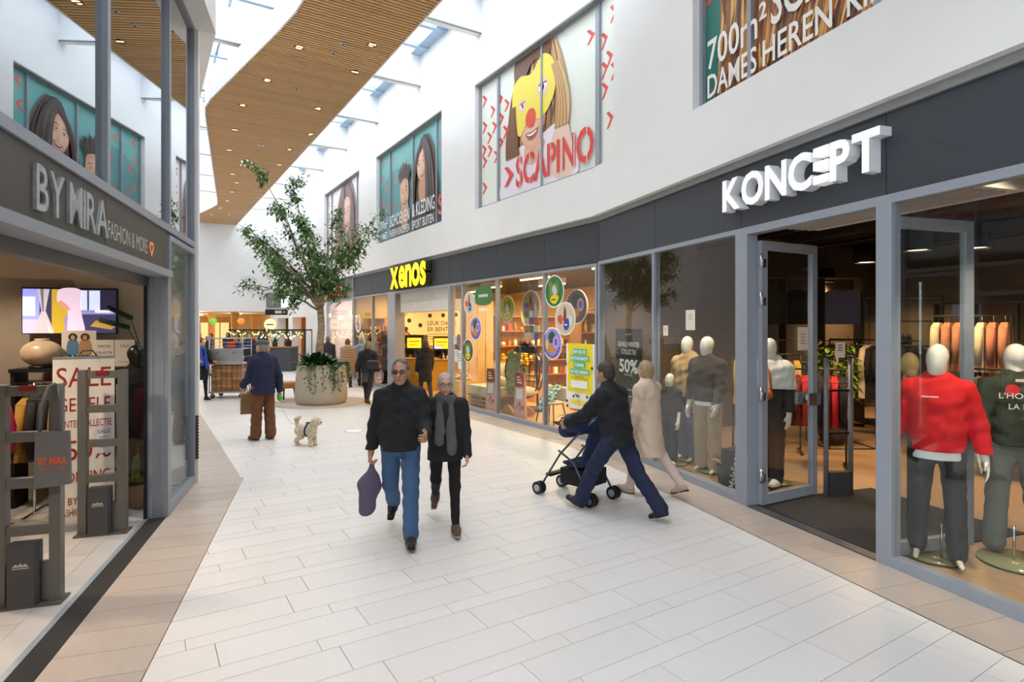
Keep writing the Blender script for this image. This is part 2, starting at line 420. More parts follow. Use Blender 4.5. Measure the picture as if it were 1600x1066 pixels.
struct('wall_left_upper_room', MB().box(-8.4, .1, 2.6, 2.7, 3.0, 6.2).box(-8.4, .1, .35, 2.7, 6.0, 6.1).box(-8.4, .1, .32, 2.7, 2.94, 3.0).box(0, .1, .4, 2.6, 3, 6).box(-8.5, -8.4, 0, 2.7, 3, 6), mat('grey_office', '#8d9296', .8), 'L')
struct('trim_2', B(-8.2, -1.44, .0, .16, -.012, .004), mat('black_mat_strip', '#2b2928', .95, var=.2, scale=80), 'L')
struct('trim_3', B(-8.2, -1.44, .16, .20, -.012, .006), mat('pale_aluminium'), 'L')

# ---- end of the arcade and the hall beyond
e = holes(MB(), -7.2, .4, -.2, .2, 0, TOP, [(-6.6, -2.55, -1, 2.85)])
o = FRM['X'][0]; eo = at('X', -29.6, 0)
ew = e.build('wall_back', WHITE, None, eo, ang('X')+R(90), 'structure') if False else None
def inX(mb): return mb
e = MB().box(-29.8, -29.4, -.2, .4, 0, TOP).box(-29.8, -29.4, -6.2, -.2, 2.85, TOP)
struct('wall_back', e, WHITE, 'X')
HW = mat('warm_hall_wall', '#e2cfae', .7)
struct('wall_back_hall', MB().box(-48, -47.6, -14, 4, 0, 3.2).box(-48, -29.8, 2.0, 2.3, 0, 3.2).box(-48, -29.8, -14.3, -14, 0, 3.2).box(-29.8, -29.4, -14.3, -6.2, 0, 3.2), HW, 'X')
struct('ceiling_hall', MB().box(-48, -29.8, -14, 2.3, 2.9, 3.1), mat('hall_ceiling', '#e6ddd0', .8), 'X')
struct('wall_entrance', MB().box(16, 16.3, -12, 3, 0, TOP+.2), mat('grey_wall'), 'X')

# ---- skylight roof
rim = MB().box(-29.6, 0.1, -.42, .4, TOP-.02, TOP+.14).box(-29.6, 1, -6.4, -5.75, TOP-.02, TOP+.14)
ceil = struct('ceiling', rim, mat('sky_frame', '#a9bfd6', .45, .1), 'X')
WB = mat('white_beam', '#f3f4f5', .7, var=.01)
FB = mat('sky_frame')
bx = [-4.0+3.45*k for k in range(-7, 6)]
bmesh = B(-.12, .12, -11.5, .6, 8.62, TOP+.1).mesh('roof_beam', WB)
barm = B(-.07, .07, -11.5, .6, TOP-.06, TOP+.08).mesh('glazing_bar', FB)
panem = B(-.54, .54, -11.5, .6, TOP+.08, TOP+.10).mesh('pane', GLASST)
rodm = B(-.02, .02, -11.5, .6, 8.60, 8.625).mesh('beam_edge_profile', mat('grey_flashing'))
for xx in bx:
    link('roof_beam', bmesh, ceil, (xx, 0, 0)); link('beam_edge_profile', rodm, ceil, (xx+.10, 0, 0))
    for q in (.62, 1.73, 2.83): link('glazing_bar', barm, ceil, (xx+q, 0, 0))
    for q in (.37+.2, .37+1.35, .37+2.5): link('pane', panem, ceil, (xx+q, 0, 0))
for yy in (-4.9, -1.6): B(-29, 14, yy-.03, yy+.03, TOP-.02, TOP+.05).build('glazing_bar', FB, ceil)
mk = MB().box(0, 17, -.42, .4, TOP-.02, TOP+.14); struct('ceiling_rim', mk, FB, 'K')
ml = MB().box(-14, .3, -.6, .35, TOP-.02, TOP+.14); struct('ceiling_rim', ml, FB, 'L')

# ---- timber slat raft hung under the beams
EDGE = [(14, -5.3), (8, -5.0), (3, -4.5), (-.6, -4.2), (-2.6, -4.14), (-3.6, -4.2), (-4.6, -4.35), (-9.0, -5.12), (-9.7, -5.19), (-10.4, -5.14), (-22.6, -3.68), (-23.4, -3.62), (-24.2, -3.74), (-26.6, -4.2), (-29.4, -4.25)]
def edge_y(x):
    for (xa, ya), (xb, yb) in zip(EDGE, EDGE[1:]):
        if xb <= x <= xa: t = (x-xa)/(xb-xa); return ya+(yb-ya)*t
    return EDGE[-1][1]
ZR = 7.8; YR = -2.1
raft = MB(); top = [(a, b) for a, b in EDGE]+[(-29.4, YR), (14, YR)]
raft.prism(top[::-1], ZR+.10, ZR+.45)
wr = struct('ceiling_raft', raft, mat('dark_backing', '#1c120a', .95), 'X')
sk = MB()
for (xa, ya), (xb, yb) in zip(EDGE, EDGE[1:]): sk.prism([(xa, ya-.03), (xb, yb-.03), (xb, yb), (xa, ya)][::-1], ZR-.02, ZR+.50)
sk.box(-29.4, 14, YR, YR+.03, ZR-.02, ZR+.5).prism([(a, b-.03) for a, b in EDGE][::-1]+[], ZR+.46, ZR+.5) if False else None
sk.build('edge_band', WB, wr); B(-29.4, 14, YR, YR+.025, ZR-.015, ZR+.5).build('edge_band', WB, wr)
unit = B(-.5, .5, -.5, .5, -.5, .5).mesh('slat', WOOD); farS = MB(); n = 0; x = 1.0
while x > -29.4:
    y0 = edge_y(x)+.005
    if x > -27.4 and n < 290:
        s_ = link('slat', unit, wr, (x, (y0+YR)/2, ZR+.05)); s_.scale = (.060, YR-y0-.004, .10); n += 1
    else: farS.box(x-.03, x+.03, y0, YR-.002, ZR, ZR+.10)
    x -= .1
x = 1.1
while x < 14: farS.box(x-.03, x+.03, edge_y(x)+.005, YR-.002, ZR, ZR+.10); x += .1
farS.build('slat', WOOD, wr, kind='stuff')
DL = [(-4.99, -3.84), (-4.08, -2.59), (-5.56, -2.5), (-7.09, -4.11), (-9.1, -4.38), (-8.3, -2.64), (-11.35, -4.3), (-10.58, -2.31), (-13.66, -4.2), (-12.5, -2.52), (-14.66, -2.45), (-16.94, -3.71), (-18.35, -3.4), (-20.2, -3.35), (-22.35, -3.32), (-24.35, -3.41), (-26.45, -3.61), (-25.9, -2.83), (-2.2, -3.9), (0.4, -3.9), (3.2, -4.0), (-.5, -2.6), (2.4, -2.7)]
LENS = mat('lamp_lens', '#fff0d0', .4, emit='#ffe0a8', estr=14.)
dm = MB().lathe([(.085, -.005), (.10, -.008), (.10, .02), (.085, .02)], 20, cap=False).mesh('trim_ring', BLACK)
lm = MB().lathe([(.0005, .012), (.085, .012)], 20, cap=False).mesh('lens', LENS)
for k, (a, b) in enumerate(DL):
    t = fthing('downlight', 'small round recessed downlight glowing in the wooden slat ceiling', 'ceiling light', 'X', a, b, ZR-.003, group='recessed downlights in the slat ceiling')
    link('trim_ring', dm, t); link('lens', lm, t)
    ld = bpy.data.lights.new('downlight_beam', 'SPOT'); ld.energy = 150; ld.color = (.96, .98, 1.0); ld.spot_size = R(110); ld.spot_blend = .8; ld.shadow_soft_size = .25; lo = bpy.data.objects.new('downlight_beam', ld); col.objects.link(lo); lo.parent = t; lo.location = (0, 0, -.03)
for k, (a, b, lb) in enumerate([(-4.32, -3.12, 'small grey smoke detector disc on the slat ceiling, the fainter of the front two'), (-4.84, -3.17, 'grey round smoke detector on the slat ceiling between the first downlights'), (-7.19, -3.42, 'faint grey detector disc on the slat ceiling, middle of the raft')]):
    t = fthing('smoke_detector', lb, 'smoke detector', 'X', a, b, ZR)
    MB().lathe([(.07, 0), (.07, -.012), (.05, -.02), (.001, -.02)], 18).build('housing', mat('grey_plastic', '#b4b2ae', .5), t); MB().lathe([(.025, -.015), (.025, -.028), (.001, -.028)], 12).build('sensor', mat('dark_plastic', '#3b3c3e', .5), t)
t = fthing('ceiling_hatch', 'small white square fitting in the wooden slat ceiling', 'ceiling vent', 'X', -12.46, -3.41, ZR)
B(-.10, .10, -.10, .10, -.02, 0).build('plate', mat('white_panel'), t); B(-.07, .07, -.07, .07, -.026, -.02).build('grille', mat('grey_plastic'), t)

# ================================================================ SHOP SHELLS AND THEIR LAMPS
def lamp(name, kind, loc, power, color, size=.1, parent=None, rot=None, spot=None):
    ld = bpy.data.lights.new(name, kind); ld.energy = power; ld.color = lin(color)
    if kind == 'AREA': ld.size = size
    else: ld.shadow_soft_size = size
    if spot: ld.spot_size = R(spot); ld.spot_blend = .6
    o = bpy.data.objects.new(name, ld); col.objects.link(o); o.location = loc
    if rot: o.rotation_euler = rot
    if parent: o.parent = parent
    return o
TAUPE = mat('taupe_wall', '#6e6053', .8); SOOT = mat('black_ceiling', '#1b1a19', .9)
struct('wall_party', B(-.05, .05, .1, 9.4, 0, 4.2), TAUPE, 'X')
struct('wall_boutique', MB().box(-2.6, 14.2, 8.5, 8.7, 0, 4.2).box(14, 14.2, .1, 8.5, 0, 4.2), TAUPE, 'K')
struct('ceiling_boutique', B(-2.4, 14.2, .1, 8.7, 3.85, 4.0), SOOT, 'K')
fk = struct('floor_boutique', B(-2.4, 14.2, .06, 8.5, -.2, .0), mat('brown_vinyl_floor', '#a98c6f', .4, var=.08, scale=2.5, stretch=(1, 6, 1)), 'K')
YW = mat('mustard_wall', '#dcbf80', .7, var=.05)
struct('wall_homeware', MB().box(-13.9, -.05, 6.8, 7.0, 0, 3.8).box(-13.95, -13.8, .1, 7, 0, 3.8), YW, 'X')
struct('ceiling_homeware', B(-13.9, 0, .12, 7, 3.4, 3.5), mat('grey_soffit', '#4b4843', .8), 'X')
struct('floor_homeware', B(-13.9, 0, .06, 6.9, -.2, 0), mat('pale_wood_floor', '#c49d6b', .4, var=.1, scale=2, stretch=(1, 6, 1)), 'X')
PK = mat('pink_white_wall', '#f6e2df', .7)
struct('wall_shoe_shop', MB().box(-17.5, -13.95, 1.5, 1.6, 0, 3.6).box(-17.6, -17.5, .1, 1.6, 0, 3.6), PK, 'X')
struct('ceiling_shoe_shop', B(-17.6, -13.9, .12, 1.6, 3.3, 3.4), WHITE, 'X')
pb = struct('wall_shoe_shop_panel', B(-15.3, -13.95, 1.46, 1.5, .0, 3.2), mat('pink_panel', '#f4b9bd', .6), 'X')
lamp('shop_light', 'AREA', at('X', -15.7, .8, 3.28), 90, '#fff2ec', 1.2)
BE = mat('beige_wall', '#cdbba3', .8); GB = mat('grey_beige_wall', '#9b9083', .8)
struct('wall_fashion', MB().box(-8.3, -.0, 3.6, 3.75, 0, 2.95).box(-.1, .0, .5, 3.7, 0, 2.95).box(-8.4, -8.2, .2, 3.7, 0, 2.95), BE, 'L')
struct('ceiling_fashion', MB().box(-8.3, 0, .36, 3.7, 2.86, 2.95), mat('cream_ceiling', '#e9dfcf', .8), 'L')
fm_ = struct('floor_fashion', B(-8.3, -.1, .2, 3.7, -.2, -.012), mat('dark_grout'), 'L')
bm_ = {}
y = .2
while y < 3.6:
    x = -8.2-rnd.random()*1.2
    while x < -.1:
        a, b = max(x, -8.2), min(x+1.25, -.1)
        if b-a > .05:
            k = round(b-a, 3)
            if k not in bm_: bm_[k] = B(.0015, k-.0015, .0015, .1885, -.012, 0).mesh('floor_board', T_BOARD)
            link('floor_board', bm_[k], fm_, (a, y, 0))
        x += 1.25
    y += .19
# bulkhead inside the fashion shop, sloping soffit
bk = MB().prismy([(-8.2, 2.86), (-3.7, 2.86), (-3.7, 2.55), (-4.5, 2.42), (-8.2, 2.42)], 1.6, 3.6)
struct('trim_4', bk, mat('cream_ceiling'), 'L')
struct('wall_fashion_pier', MB().box(-3.95, -2.7, 3.15, 3.6, 0, 2.86), GB, 'L')
for x, y, p in ((-5.6, 1.2, 30), (-3.0, 1.2, 34), (-1.2, 1.9, 24)):
    t = fthing('shop_downlight', 'round warm ceiling spot inside the fashion shop', 'ceiling light', 'L', x, y, 2.86, group='ceiling spots of the fashion shop')
    MB().lathe([(.06, 0), (.075, -.012), (.075, 0)], 16, cap=False).build('trim_ring', WHITE, t); MB().lathe([(.0005, -.004), (.06, -.004)], 16, cap=False).build('lens', LENS, t)
    lamp('spot', 'SPOT', (0, 0, -.03), p*4, '#ffe6c8', .06, t, spot=140)
def drum(lb, X, Y, z, power, r=.17, h=.30):
    t = thing('pendant_lamp', lb, 'lamp', (X, Y, z), 0, 'black drum lamps of the clothes shop')
    m = MB().lathe([(r, 0), (r, h), (.02, h), (.02, h+.02)], 24, cap=False).lathe([(r-.012, 0), (r-.012, h-.01), (.001, h-.01)], 24, cap=False); m.build('shade', BLACK, t)
    MB().tube([(0, 0, h), (0, 0, 3.85-z)], .006, 6).build('cord', BLACK, t)
    MB().lathe([(.0005, .02), (r-.014, .02)], 20, cap=False).build('diffuser', mat('warm_diffuser', '#fff1da', .5, emit='#ffdfae', estr=5), t)
    lamp('bulb', 'SPOT', (0, 0, .01), power*2.2, '#ffcf94', .12, t, spot=150)
    return t
drum('black drum pendant lamp hanging over the doorway side of the clothes shop', 5.59, 9.29, 3.0, 90)
drum('black drum pendant lamp deep inside, left of the tracks in the doorway view', 7.15, 13.4, 3.0, 90)
drum('black drum pendant lamp farthest right in the doorway view', 8.2, 12.9, 2.95, 90)
drum('brightly glowing round pendant lamp above the red sweatshirt mannequin', 6.08, 7.73, 3.02, 100)
drum('unlit looking flat black pendant lamp left of the bright one', 5.65, 8.2, 3.05, 60)
drum('black drum pendant lamp at the right edge of the shop window', 7.9, 6.6, 3.05, 90)
for k, (x, y) in enumerate(((.9, .32), (2.6, .32), (6.2, .32), (8.0, .32))):
    t = fthing('added_front_spot', 'added black spotlight hidden behind the fascia, lighting the window display from the front', 'lamp', 'K', x, y, 3.55, group='added front spots over the window display')  # added unseen spots: light the mannequins from the front like window light
    MB().tube([(0, 0, .29), (0, 0, .05)], .012, 6).build('stem', BLACK, t); MB().tube([(0, -.05, .06), (0, .08, -.06)], [.045, .05], 12).build('can', BLACK, t)
    lamp('beam', 'SPOT', (0, .10, -.1), 230, '#ffe8cc', .05, t, rot=(R(14), 0, 0), spot=95)
for k, (x, y) in enumerate(((-12.3, 1.4), (-12.3, 4.6), (-10.2, 3.2), (-8.2, 2.6), (-6.2, 3.5), (-4.6, 1.8), (-4.2, 5.2), (-2.6, 3.4), (-1.2, 1.4), (-1.6, 5.6))):
    t = fthing('strip_light', 'long warm strip light under the ceiling of the homeware shop', 'ceiling light', 'X', x, y, 3.19, group='strip lights of the homeware shop')
    B(-.65, .65, -.03, .03, .03, .19).build('housing', mat('white_panel'), t); B(-.63, .63, -.025, .025, 0, .03).build('diffuser', mat('warm_strip', '#fff0d0', .5, emit='#ffd89a', estr=10), t)
    ld = lamp('strip', 'AREA', (0, 0, -.02), 70 if x < -9 else 125, '#ffd79a', 1.2, t); ld.data.shape = 'RECTANGLE'; ld.data.size_y = .06
for x, y, p in ((-33, -4, 260), (-37, -1, 260), (-37, -7, 300), (-42, -3, 300), (-44, -8, 300)):
    t = fthing('hall_light', 'round warm ceiling lamp in the hall at the far end', 'ceiling light', 'X', x, y, 2.9, group='lamps of the far hall')
    MB().lathe([(.25, 0), (.25, -.05), (.001, -.05)], 18).build('housing', WHITE, t); MB().lathe([(.0005, -.055), (.22, -.055)], 18, cap=False).build('diffuser', mat('warm_diffuser'), t)
    lamp('bulb', 'POINT', (0, 0, -.12), p, '#ffd7a4', .2, t)
for x in (-22.7, -26.7):
    t = fthing('niche_light', 'ceiling lamp in the ochre doorway' if x > -24 else 'ceiling lamp in the grey doorway', 'ceiling light', 'X', x, 1.2, 2.5)
    MB().lathe([(.12, 0), (.12, -.04), (.001, -.04)], 14).build('housing', WHITE, t); lamp('bulb', 'POINT', (0, 0, -.1), 25, '#ffc27a', .1, t)

# ================================================================ POSTER WINDOWS ON THE UPPER WALL
RED = '#e2463f'
def chev(p, x, z, s, color=RED, clip=None, flip=False):
    q = [(0, 0), (.34, 0), (1, .5), (.34, 1), (0, 1), (.55, .5)]
    p.shape([(x+a*s*.9*(-1 if flip else 1), z+b*s) for a, b in q], color, clip)
def strands(p, pts_fn, n, colors, w, clip=None):
    for k in range(n):
        a, b, c = pts_fn(k/(n-1))
        pts = []
        for t in [i/8 for i in range(9)]:
            u = Vector(a)*(1-t)**2+Vector(b)*2*t*(1-t)+Vector(c)*t*t; pts.append(u)
        L_, R_ = [], []
        for i, u in enumerate(pts):
            d = (pts[min(i+1, 8)]-pts[max(i-1, 0)]).normalized(); nn = Vector((-d.y, d.x))*w*(.25+.75*math.sin(math.pi*(i+.6)/9))
            L_.append(tuple(u+nn)); R_.append(tuple(u-nn))
        p.shape(L_+R_[::-1], colors[k % len(colors)], clip)
def mixc(a, b, t): A, B_ = lin(a), lin(b); return tuple(x+(y-x)*t for x, y in zip(A, B_))
def face(p, cx, cz, s, skin, shade, brow, iris, tilt=0., clip=None, smile=1.):
    c, q = math.cos(tilt), math.sin(tilt)
    def T(pts): return [(cx+(a*c-b*q)*s, cz+(a*q+b*c)*s) for a, b in pts]
    def sh(pts, colr): p.shape(T(pts), colr, clip)
    O = [(-.36, .15), (-.31, .42), (0, .55), (.31, .42), (.36, .15), (.33, -.14), (.20, -.38), (0, -.50), (-.20, -.38), (-.33, -.14)]
    for k in range(9):
        f = 1-.055*k; sh(smoothpoly([(a*f-.045*k*.35, b*f+.010*k) for a, b in O]), mixc(shade, skin, k/8))
    hl = mixc(skin, '#fff0e0', .35)
    for e in (-1, 1):
        for k in range(4): sh(ellp(e*.19-.02, -.10, .10-.02*k, .09-.018*k, 16), mixc(skin, '#e09a86', .10+.05*k))
        for k in range(3): sh(ellp(e*.15, .115, .105-.015*k, .062-.012*k, 16), mixc(skin, shade, .35+.2*k))
        sh(smoothpoly([(e*.225, .095), (e*.15, .128), (e*.075, .092), (e*.15, .074)], 4), '#efe9e2'); sh(ellp(e*.15, .102, .028, .029, 14), iris); sh(ellp(e*.15, .102, .013, .014, 10), '#120d0b'); sh(ellp(e*.15+.008, .110, .006, .006, 8), '#ffffff')
        sh(smoothpoly([(e*.24, .105), (e*.15, .140), (e*.068, .094), (e*.15, .126)], 4), '#2a1d18')
        for k in range(9): u_ = k/8; sh(strokep((e*(.075+.17*u_), .185+.045*math.sin(math.pi*(.2+.75*u_))), (e*(.11+.16*u_), .205+.042*math.sin(math.pi*(.2+.75*u_))), .014), brow)
    for k in range(4): sh(smoothpoly([(.01, .10), (.055-.008*k, -.06), (.07-.008*k, -.115), (.02, -.13), (.015, -.05)], 3), mixc(skin, shade, .3+.2*k))
    sh(ellp(-.005, -.06, .016, .07, 12), hl); sh(ellp(-.03, -.132, .016, .009, 10), '#8d5545'); sh(ellp(.03, -.132, .016, .009, 10), '#8d5545')
    sh(smoothpoly([(-.17*smile, -.205), (-.05, -.205), (0, -.215), (.05, -.205), (.17*smile, -.205), (.10, -.30), (0, -.33), (-.10, -.30)], 4), '#b5645a'); sh(smoothpoly([(-.145*smile, -.218), (0, -.235), (.145*smile, -.218), (.08, -.275), (0, -.292), (-.08, -.275)], 4), '#6a2a28'); sh(smoothpoly([(-.135*smile, -.220), (0, -.236), (.135*smile, -.220), (.08, -.258), (0, -.270), (-.08, -.258)], 4), '#f5f0ea')
def poster(fr, x0, x1, z0, z1, muls, label, draw, bgc, base_y=.03):
    window(fr, x0, x1, z0, z1, muls, y=0., w=.06, dep=.05, pane=False)
    t = fthing('advertising_poster', label, 'poster', fr, x0, base_y, z0)
    B(0, x1-x0, .004, .03, 0, z1-z0).build('backing_panel', mat('poster_board', '#d9d9d6', .6), t)
    p = Print(); p.shape(rectp(0, 0, x1-x0, z1-z0), bgc); draw(p, x1-x0, z1-z0, (0, 0, x1-x0, z1-z0)); p.build('print', PRINT, t)
    B(x0, x1, .07, .35, z0, z1).build('wall_infill', WHITE, None, FRM[fr][0], ang(fr), 'structure')
    return t
def teal_pair(p, w, h, cl):
    p.blob([(0, 0), (0, 1.6), (1.2, 2.2), (2.4, 1.7), (2.2, 0)], '#5f9a9c', cl)
    for x, z in ((.18, 2.45), (.15, 1.95), (.35, 1.65), (.15, 1.2), (.45, .95), (.2, .7), (1.05, 2.35), (1.25, 1.75), (1.05, .95), (4.55, 2.45), (4.5, 1.95), (4.75, 1.2), (4.85, .9), (3.95, 2.0)): chev(p, x, z, .26, '#e8605c', cl)
    # woman
    HB = ['#3a2c28', '#4b3a33', '#2c2220', '#5c4a42', '#6a574c', '#241b19']; HQ = random.Random(2)
    strands(p, lambda t: ((3.45+.35*t+HQ.gauss(0, .03), 2.62+.03*math.sin(6*t)), (2.75+1.75*t+HQ.gauss(0, .12), 2.0), (2.75+1.75*t+HQ.gauss(0, .16), HQ.uniform(-.2, .5))), 150, HB, .035, cl)
    p.blob([(2.6, 0), (2.75, .6), (3.2, .95), (3.9, .9), (4.5, .5), (4.6, 0)], '#45464d', cl)
    p.blob([(3.25, 1.4), (3.25, .9), (3.6, .8), (3.8, 1.1), (3.75, 1.5)], '#cf9a80', cl)
    face(p, 3.42, 1.80, .95, '#eec3a6', '#c98f74', '#3a2a22', '#4a3527', .22, cl)
    strands(p, lambda t: ((3.42+.2*t, 2.34+.26*t), (3.85+.30*t+HQ.gauss(0, .05), 2.35), (3.75+.6*t+HQ.gauss(0, .08), HQ.uniform(.2, .7))), 60, HB, .028, cl)
    strands(p, lambda t: ((3.42+.1*t, 2.30+.28*t), (2.98-.12*t+HQ.gauss(0, .04), 2.15), (2.85-.05*t+HQ.gauss(0, .06), HQ.uniform(.7, 1.2))), 40, HB, .025, cl)
    # boy
    p.blob([(1.0, 0), (1.3, .5), (1.9, .75), (2.5, .6), (2.8, .0)], '#4a4d52', cl)
    p.blob([(1.95, .9), (1.95, .4), (2.2, .2), (2.5, .5), (2.45, .95)], '#d8a184', cl)
    face(p, 2.2, 1.22, .92, '#ecbd9d', '#d9a585', '#3b2a20', '#4b3627', .06, cl, 1.15)
    strands(p, lambda t: ((1.86+.7*t, 1.60+.14*math.sin(math.pi*t)), (1.80+.82*t+HQ.gauss(0, .04), 1.85+.1*math.sin(math.pi*t)), (1.78+.9*t+HQ.gauss(0, .08), 1.90+.22*math.sin(math.pi*t)+HQ.gauss(0, .06))), 110, ['#35271f', '#4a382c', '#261b15', '#5a4636'], .022, cl)
    p.text('700m²', .10, .42, .30, '#eef2f2', .75, offset=.01); p.text('SCHOENEN', 1.05, .42, .34, '#f4f6f6', 1.6, offset=.012); p.text('& KLEDING', 2.85, .45, .38, '#f4f6f6', 1.55, offset=.012)
    p.text('DAMES', .10, .10, .22, '#f4f6f6', .75, offset=.01); p.text('HEREN KINDEREN', 1.05, .10, .22, '#f4f6f6', 1.6, offset=.01); p.text('SPORT BUITEN', 2.85, .10, .24, '#f4f6f6', 1.5, offset=.01)
    p.text('S', 4.62, .25, .5, '#e8605c', .3, offset=.02)
def masked_child(p, w, h, cl):
    HR = random.Random(4)
    for x, z in ((.08, 2.35), (.08, 1.75), (.30, 1.45), (.06, 1.22), (.32, 1.15), (.08, .95), (.45, 2.0), (.52, 1.62), (.60, .95), (.78, 2.15), (.82, 1.72), (.80, 1.2), (.08, .35), (1.05, 1.95), (3.85, 2.25)): chev(p, x, z, .26, RED, cl)
    strands(p, lambda t: ((1.75+1.1*t, 2.95), (1.15+2.15*t+HR.gauss(0, .1), 1.9), (1.3+1.95*t+HR.gauss(0, .12), HR.uniform(.6, 1.1))), 150, ['#8a5a3a', '#6d452c', '#b07a4a', '#c79a63', '#5a3a28', '#d8b07a'], .045, cl)
    p.blob([(1.05, 0), (1.15, .75), (1.6, 1.0), (2.4, 1.05), (3.0, 1.15), (3.4, .8), (3.5, 0)], '#efe6f0', cl)
    p.blob([(2.75, .3), (2.9, 1.0), (3.3, 1.1), (3.45, .6), (3.4, 0)], '#efd0bd', cl)
    p.blob([(1.9, .95), (2.0, .6), (2.4, .6), (2.6, .95)], '#e3b79d', cl)
    face(p, 2.15, 1.5, 1.35, '#f0c3a8', '#e2ab8f', '#8a5a3a', '#3d4a55', .05, cl, 1.0)
    p.blob([(1.62, 2.87), (1.55, 2.3), (1.75, 2.2), (2.2, 2.6), (2.7, 2.5), (2.75, 2.87)], '#6d452c', cl)
    p.blob([(1.50, 1.55), (1.45, 2.25), (1.75, 2.45), (2.15, 2.38), (2.55, 2.62), (2.92, 2.35), (2.95, 1.8), (2.65, 1.45), (2.30, 1.42), (2.05, 1.52), (1.75, 1.22)], '#f3e04f', cl)
    for ex, ez, rr in ((1.83, 1.83, .14), (2.55, 1.97, .19)):
        p.shape(ellp(ex, ez, rr, rr*1.05, 22, .3), '#f0c9b0', cl); p.shape(ellp(ex, ez, rr*.72, rr*.34, 18, .12), '#f6f1ec', cl); p.shape(ellp(ex, ez, rr*.30, rr*.33, 14), '#3d5363', cl); p.shape(ellp(ex, ez, rr*.14, rr*.15, 10), '#0f1316', cl)
        p.shape(strokep((ex-rr*.7, ez+rr*.38), (ex+rr*.7, ez+rr*.42), rr*.14), '#3a271c', cl)
    p.shape(ellp(2.13, 1.50, .19, .19, 24), '#e8523c', cl)
    strands(p, lambda t: ((2.85+.2*t, 2.3), (3.2+.25*t, 1.7), (2.95+.4*t, 1.05)), 12, ['#c79a63', '#b07a4a', '#dcb981'], .05, cl)
    strands(p, lambda t: ((1.45+.1*t, 1.9), (1.2+.3*t, 1.4), (1.2+.5*t, .85)), 10, ['#8a5a3a', '#6d452c'], .06, cl)
    chev(p, 1.05, 1.35, .28, RED, cl); chev(p, 1.12, .30, .42, RED, cl)
    p.text('SCAPINO', 1.58, .22, .60, RED, 2.5, offset=.022)
    for k in range(7): p.shape(rectp(1.73+k*.36, .18, 1.752+k*.36, .86), '#efe6ee', cl)
def mask_side(p, w, h, cl):
    for x, z in ((.04, 2.0), (.36, 2.3), (.05, 1.5), (.22, 1.62), (.06, 1.15), (.38, 1.35), (.24, .60)): chev(p, x, z, .28, RED, cl)
def long_hair(p, w, h, cl):
    HR = random.Random(5)
    p.blob([(.55, 0), (.6, 1.6), (1.2, 2.9), (3.2, 2.8), (3.6, 1.2), (3.6, 0)], '#8c5a34', cl)
    chev(p, .04, 1.28, .34, '#e8523c', cl); chev(p, .08, 2.1, .34, '#e8523c', cl)
    strands(p, lambda t: ((.9+1.4*t+HR.gauss(0, .1), 2.9), (.35+2.9*t+HR.gauss(0, .18), 1.7), (.35+2.5*t+HR.gauss(0, .2), HR.uniform(-.3, .4))), 260, ['#b3733c', '#d89a52', '#8a5a34', '#6a4630', '#e4b46a', '#a0622f', '#52372a'], .035, cl)
    p.blob([(2.7, 0), (2.7, 1.0), (3.3, 1.4), (4.3, 1.2), (4.9, .6), (4.9, 0)], '#3a6ea0', cl)
    p.blob([(2.4, .1), (2.5, .9), (2.8, 1.2), (2.95, .6), (2.8, .0)], '#bcdde0', cl)
    p.blob([(3.0, 1.0), (3.2, 1.5), (3.6, 1.4), (3.4, 1.0)], '#b0475c', cl)
    face(p, 3.3, 1.95, 1.0, '#ecbd9d', '#d9a585', '#4a3424', '#3c4f55', -.1, cl)
    p.text('700m²', .16, .45, .34, '#f4f2ee', 1.0, offset=.012); p.text('SCHOENEN', 1.22, .48, .46, '#f4f2ee', 2.0, offset=.014); p.text('& KLEDING', 3.4, .48, .46, '#f4f2ee', 1.4, offset=.014)
    p.text('DAMES', .16, .10, .27, '#f4f2ee', .85, offset=.012); p.text('HEREN', 1.10, .10, .27, '#f4f2ee', .9, offset=.012); p.text('KINDEREN', 2.16, .10, .29, '#f4f2ee', 1.25, offset=.012); p.text('SPORT', 3.6, .10, .27, '#f4f2ee', .9, offset=.012)
def pale_woman(p, w, h, cl):
    HR = random.Random(6)
    for x, z in ((.1, 2.3), (.1, 1.7), (.42, 2.1), (.12, 1.0), (4.25, 2.3), (4.3, 1.7), (4.2, 1.2), (4.35, .7)): chev(p, x, z, .26, '#e8706a', cl)
    p.blob([(1.3, 0), (1.4, .6), (2.2, .9), (3.2, .8), (3.9, .5), (4.0, 0)], '#e9a8ac', cl)
    strands(p, lambda t: ((2.2+1.0*t, 2.85), (1.1+3.1*t+HR.gauss(0, .15), 2.0), (1.3+2.6*t+HR.gauss(0, .2), HR.uniform(0, .7))), 120, ['#8f6c62', '#6d5550', '#b58c78', '#7c6a6e'], .04, cl)
    face(p, 2.75, 1.55, 1.35, '#f1cdbb', '#e2b3a0', '#6d5550', '#5a4a45', 0, cl)
    strands(p, lambda t: ((2.3+.15*t, 2.7), (1.7+.4*t, 2.2), (1.7+.4*t, .6)), 12, ['#8f6c62', '#6d5550'], .06, cl)
    strands(p, lambda t: ((3.0+.15*t, 2.7), (3.5+.2*t, 2.2), (3.35+.5*t, .6)), 12, ['#7c6a6e', '#6d5550'], .06, cl)
Z0, Z1 = 4.68, 7.55
poster('X', -17.52, -12.81, Z0, Z1, [-16.8, -15.1, -13.4], 'pale window poster of a long-haired woman with red arrows behind the tree', pale_woman, '#f3eeea')
poster('X', -10.98, -5.99, Z0, Z1, [-10.02, -8.18, -6.54], 'teal window poster of a smiling boy and a long-haired woman', teal_pair, '#6fb0ad')
poster('X', -4.2, 0.0, Z0, Z1, [-3.35, -1.68], 'window poster of a child in a yellow mask with red lettering', masked_child, '#e9eee4')
poster('K', 0.0, .77, Z0, Z1, [], 'narrow pale poster strip with red arrows right of the masked child', mask_side, '#e9eee4')
